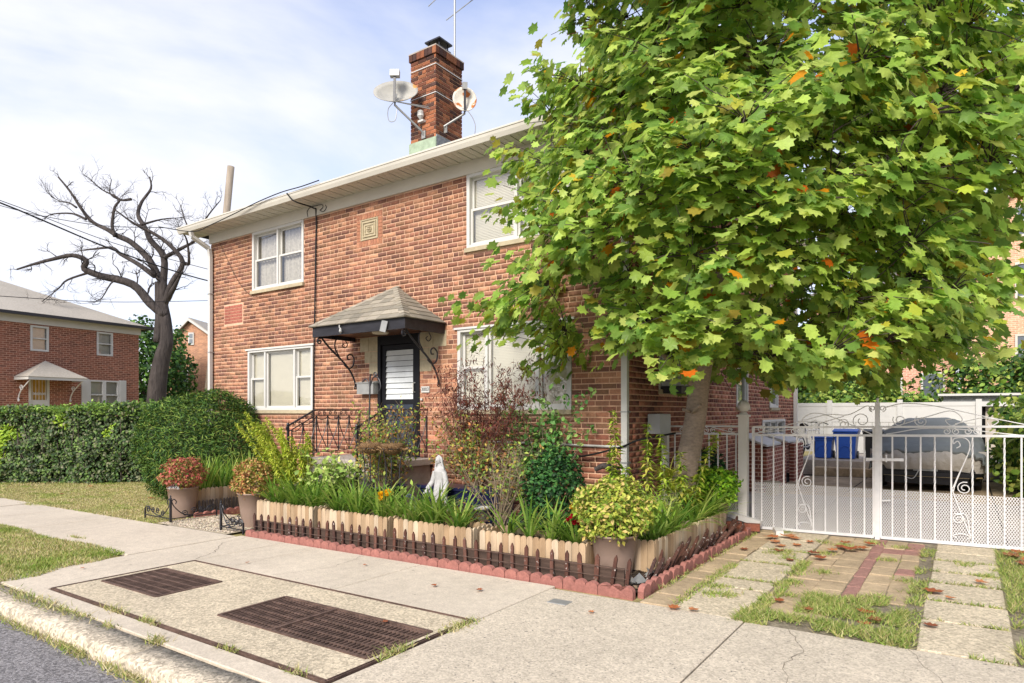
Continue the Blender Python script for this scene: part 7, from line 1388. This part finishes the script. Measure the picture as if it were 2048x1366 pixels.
# covered car
def car():
    t = thing('covered_car', 'car under a grey fabric cover parked behind the gate', 'car', (-.62, 9.0, gz(-.6))); gx = gz(-.6)
    prof = [(6.86, .40, .74, .93), (6.84, .42, .80, .95), (7.0, .40, .90, .97), (7.25, .38, .97, .98), (7.5, .36, 1.14, .98), (7.9, .34, 1.34, .98), (8.3, .33, 1.40, .98), (9.0, .32, 1.42, .98), (9.6, .32, 1.36, .98), (10.1, .34, 1.10, .98), (10.5, .36, .98, .97), (11.2, .40, .88, .94), (11.35, .42, .78, .9)]
    cx_ = -.63; V = []; n = 60; pr2 = []
    for p_, q_ in zip(prof, prof[1:]):
        for k in range(3): pr2.append(tuple(a + (b - a) * k / 3 for a, b in zip(p_, q_)))
    prof = pr2 + [prof[-1]]
    for y, zb, zt, hw in prof:
        for k in range(n + 1):
            a = k / n; ang = math.pi * a
            ex = .42; cx = math.copysign(abs(math.cos(ang)) ** ex, math.cos(ang)); sz = max(0, math.sin(ang)) ** .55
            tum = 1 - .26 * max(0, (sz - .55) / .45) * (1 if zt > 1.05 else .35); wr = .012 * math.sin(a * 60 + y * 9) + .035 * mnoise.noise(Vector((a * 16, y * 2.2, 2.))) + .02 * mnoise.noise(Vector((a * 30 + y * 6, y * 5, 7.)))
            V.append((cx_ + hw * cx * tum + wr * .7, y + (wr * 1.2), gx + zb + (zt - zb) * sz + wr))
    F = [(i * (n + 1) + k, i * (n + 1) + k + 1, (i + 1) * (n + 1) + k + 1, (i + 1) * (n + 1) + k) for i in range(len(prof) - 1) for k in range(n)]
    m_cov = mat('grey_car_cover', lin(122, 126, 123), rough=.9, var=.08, sc=5, bump=.5, bs=9, bd=.03, big=.1)
    o = mesh_np('cover', V, F, None, m_cov, t, smooth=True); sd = o.modifiers.new('sub', 'SUBSURF'); sd.levels = 1; sd.render_levels = 1
    mb = MB(); vs = []; m_cov2 = mat('beige_cover_hem', lin(186, 178, 166), rough=.85, var=.08, sc=6, bump=.6, bs=12, bd=.03)
    nn = 30
    for row, (z, y) in enumerate(((.44, 6.84), (.52, 6.80), (.62, 6.79), (.72, 6.81), (.79, 6.86))):
        for k in range(nn + 1):
            u = k / nn * 2 - 1; w_ = .02 * math.sin(k * 1.9 + row) ; vs.append((cx_ + u * .96, y + abs(u) ** 4 * .25 + w_, gx + z + .03 * math.sin(u * 3) * (row == 0) - .10 * (row == 0) * max(0, u)))
    mb.add(vs, [(r * (nn + 1) + k, r * (nn + 1) + k + 1, (r + 1) * (nn + 1) + k + 1, (r + 1) * (nn + 1) + k) for r in range(4) for k in range(nn)]); mb.build('cover_hem', m_cov2, t, smooth=True)
    m_body = mat('black_car_paint', (.010, .010, .013), rough=.2, var=.1, bump=0, spec=.6)
    mb = MB(); 
    for z0, z1, dy, hw in ((.14, .28, .05, .86), (.28, .38, -.03, .92), (.385, .52, .02, .91)): mb.ext([(cx_ - hw, 6.95 + dy + .10, gx + z0), (cx_ - hw * .8, 6.88 + dy, gx + z0), (cx_ + hw * .8, 6.88 + dy, gx + z0), (cx_ + hw, 6.95 + dy + .10, gx + z0), (cx_ + hw, 7.6, gx + z0), (cx_ - hw, 7.6, gx + z0)], (0, 0, z1 - z0))
    mb.build('bumper', m_body, t); MB().box(cx_ - .88, cx_ + .88, 7.3, 11.2, gx + .2, gx + .6).build('body', m_body, t)
    mb = MB(); mb.tube([(cx_ - .9, 6.98, gx + .30), (cx_ - .7, 6.86, gx + .29), (cx_ + .7, 6.86, gx + .29), (cx_ + .9, 6.98, gx + .30)], .012, 6); mb.build('bumper_trim', mat('brass_trim', (.28, .2, .08), rough=.4, var=.1), t)
    mb = MB(); mb.box(cx_ - .2, cx_ + .2, 6.845, 6.86, gx + .40, gx + .47); mb.build('plate_lamp_bar', m_grey, t)
    for sx in (-1, 1):
        for y in (7.6, 10.4):
            mb = MB(); mb.T = Matrix.Translation((cx_ + sx * .80, y, gx + .30)) @ Matrix.Rotation(math.pi / 2, 4, 'Y'); mb.lathe([(.22, -.10), (.30, -.09), (.31, 0), (.30, .09), (.22, .10)], (0, 0, 0), 24); w_ = mb.build('wheel', m_cable, t); mb = MB(); mb.T = Matrix.Translation((cx_ + sx * .90, y, gx + .30)) @ Matrix.Rotation(math.pi / 2, 4, 'Y'); mb.lathe([(.19, -.01), (.17, .02)], (0, 0, 0), 16); mb.build('rim', m_grey, w_)
    mb = MB(); mb.tube(cat([(cx_ - .35, 6.82, gx + .28), (cx_ - .2, 6.8, gx + .25), (cx_ - .1, 6.81, gx + .42)]), .008, 4); mb.build('tie_strap', m_white, t)
car()
# cellar entry with white hatch
ce = thing('cellar_entry', 'low brick cellar entry with white hatch panels along the side wall', 'cellar entry', (-3.3, 6.5, 0))
m_cb = far_brick('cellar_brick', (0, 1, 0), lin(150, 88, 72), lin(118, 66, 58), lin(206, 172, 150)); m_cbx = far_brick('cellar_brick_end', (1, 0, 0), lin(150, 88, 72), lin(118, 66, 58), lin(206, 172, 150))
MB().box(-3.28, -3.18, 5.2, 6.9, -.1, .85).build('side_wall', m_cb, ce); MB().box(-3.67, -3.281, 5.2, 5.3, -.1, .95).build('end_wall', m_cbx, ce); MB().box(-3.28, -3.18, 7.7, 8.7, -.1, .85).build('side_wall', m_cb, ce)
MB().box(-3.67, -3.28, 5.31, 8.7, -.1, .1).build('pit_floor', m_dark, ce)
mb = MB(); mb.add([(-3.68, 5.1, 1.10), (-3.15, 5.1, .90), (-3.15, 6.3, .90), (-3.68, 6.3, 1.10), (-3.68, 5.1, 1.14), (-3.15, 5.1, .94), (-3.15, 6.3, .94), (-3.68, 6.3, 1.14)], [(3, 2, 1, 0), (4, 5, 6, 7), (0, 1, 5, 4), (1, 2, 6, 5), (2, 3, 7, 6), (3, 0, 4, 7)]); mb.build('hatch', m_white, ce)
mb = MB(); mb.add([(-3.6, 6.7, 1.06), (-3.1, 6.7, .92), (-2.98, 7.7, .92), (-3.5, 7.7, 1.08), (-3.6, 6.7, 1.09), (-3.1, 6.7, .95), (-2.98, 7.7, .95), (-3.5, 7.7, 1.11)], [(3, 2, 1, 0), (4, 5, 6, 7), (0, 1, 5, 4), (1, 2, 6, 5), (2, 3, 7, 6), (3, 0, 4, 7)]); mb.build('hatch', m_white, ce)
mb = MB(); mb.box(-3.36, -3.26, 8.85, 8.95, 0, 1.05); tag(mb.build('timber_post', m_cream), 'cream timber post at the end of the cellar entry', 'post')
mb = MB(); mb.T = Matrix.Translation((-3.0, 4.9, .0)); mb.lathe([(.10, 0), (.13, .05), (.12, .20), (.16, .24), (.15, .26)], (0, 0, 0), 14); tag(mb.build('stone_urn', m_limestone), 'small pale stone urn behind the gate by the cellar entry', 'urn')
# retaining strip, planting and neighbour buildings at the right
m_tb = far_brick('tan_brick', (1, 0, 0), lin(206, 160, 128), lin(186, 140, 112), lin(222, 190, 160), .25); m_tb2 = far_brick('tan_brick_side', (0, 1, 0), lin(206, 160, 128), lin(186, 140, 112), lin(222, 190, 160), .25)
tb = thing('tan_brick_building', 'tan brick building with a sloping parapet behind the tree at the right', 'building', (6, 28, 0))
mb = MB(); mb.ext([(-.1, 24, -.5), (12, 24, -.5), (12, 24, 13), (5.5, 24, 12.2), (-.1, 24, 9.1)], (0, 12, 0)); mb.build('wall', m_tb, tb); mb = MB(); mb.ext([(-.4, 23.7, 8.98), (5.5, 23.7, 12.22), (5.5, 23.7, 12.5), (-.4, 23.7, 9.24)], (0, 12.6, 0)); mb.build('roof_edge', m_cream, tb)
m_dim = mat('dark_window_pane', (.10, .12, .14), rough=.08, var=0, bump=0, spec=.6)
for u0, u1, z0, z1 in ((1.6, 2.8, 8.4, 9.6), (1.6, 2.8, 6.0, 7.4), (1.6, 2.8, 3.2, 4.6)):
    mb = MB(); mb.box(u0, u0 + .08, 23.93, 23.998, z0, z1); mb.box(u1 - .08, u1, 23.93, 23.998, z0, z1); mb.box(u0 + .08, u1 - .08, 23.93, 23.998, z0, z0 + .08); mb.box(u0 + .08, u1 - .08, 23.93, 23.998, z1 - .08, z1); mb.box(u0 + .08, u1 - .08, 23.935, 23.998, (z0 + z1) / 2 - .03, (z0 + z1) / 2 + .03); w_ = mb.build('window', m_cream, tb); MB().box(u0 + .08, u1 - .08, 23.96, 23.997, z0 + .08, z1 - .08).build('pane', m_dim, w_)
tw = thing('pink_brick_wing', 'lower pinkish brick house seen through the tree leaves', 'building', (-3, 27, 0))
m_pb = far_brick('pink_brick', (1, 0, 0), lin(200, 148, 124), lin(178, 124, 106), lin(216, 182, 160), .25)
mb = MB(); mb.box(-6.2, -.4, 26, 34, -.5, 7.0); mb.build('wall', m_pb, tw); mb = MB(); mb.ext([(-6.5, 25.7, 6.98), (-.2, 25.7, 6.98), (-.2, 25.7, 7.1), (-2.0, 25.7, 8.4), (-6.5, 25.7, 7.1)], (0, 8.6, 0)); mb.build('roof', m_roof, tw)
for u0 in (-5.4, -3.2, -1.6):
    for z0 in (2.0, 4.8):
        mb = MB(); mb.box(u0, u0 + .9, 25.94, 25.998, z0, z0 + 1.3); w_ = mb.build('window', m_white, tw); MB().box(u0 + .08, u0 + .82, 25.92, 25.939, z0 + .08, z0 + 1.22).build('pane', m_dim, w_)
sh = thing('garden_shed', 'small grey beige shed with a white roof edge beyond the car', 'shed', (.1, 14.5, .3))
m_shed = mat('shed_panel', lin(176, 166, 152), rough=.7, var=.08, sc=4, bump=.05)
MB().box(-.34, 1.4, 14.0, 15.4, .2, 1.72).build('wall', m_shed, sh); MB().box(-.55, 1.6, 13.75, 15.6, 1.73, 1.86).build('roof_edge', m_white, sh); MB().box(-.50, 1.5, 13.9, 15.5, 1.861, 2.02).build('roof', m_lead, sh); MB().box(-.62, 1.7, 13.7, 15.6, 2.021, 2.08).build('ridge_board', m_white, sh)
for x in (-.34, .34): MB().box(x, x + .12, 13.96, 13.999, .3, 1.72).build('door_frame', m_dark, sh)
VG = [lin(120, 150, 56), lin(150, 172, 72), lin(92, 124, 48), lin(66, 98, 42), lin(176, 186, 92)]
leaf_mass('vine_hedge', 'leafy green vines along the right fence beside the covered car', (1.35, 8.2, .95), (.85, 3.0, 1.35), 9000, .14, VG, 'hedge', False, inner=.35, lump=.3)
leaf_mass('vine_hedge', 'dense shrubs beside the gate at the picture edge', (1.35, 4.0, .6), (.5, 1.6, .9), 4000, .12, VG, 'hedge', False, inner=.35, lump=.3)
leaf_mass('back_shrub', 'green shrub bank above the white vinyl fence', (-2.6, 15.2, 1.5), (2.6, 1.1, 1.0), 7000, .16, VG, 'shrub', False, inner=.3, lump=.25)
leaf_mass('back_shrub', 'green shrub mass behind the small shed', (1.2, 17.5, 2.0), (2.2, 1.2, 1.5), 7000, .18, VG + DG, 'shrub', False, inner=.3, lump=.3)
leaf_mass('back_tree', 'yellow green conifer at the picture edge before the tan building', (3.6, 19.5, 3.4), (1.0, 1.0, 2.6), 6000, .16, [lin(120, 146, 44), lin(150, 170, 60), lin(90, 116, 40)], inner=.3)
leaf_mass('back_tree', 'dark leafy tree behind the fence in line with the tulip tree', (-4.8, 20.5, 3.0), (2.0, 1.8, 1.9), 7000, .22, DG, inner=.35)
bf = tag(MB().box(2.0, 2.1, 1.6, 14, -.1, 1.7).build('boundary_fence', m_shed), 'plain beige boundary fence behind the vines at the right', 'fence')
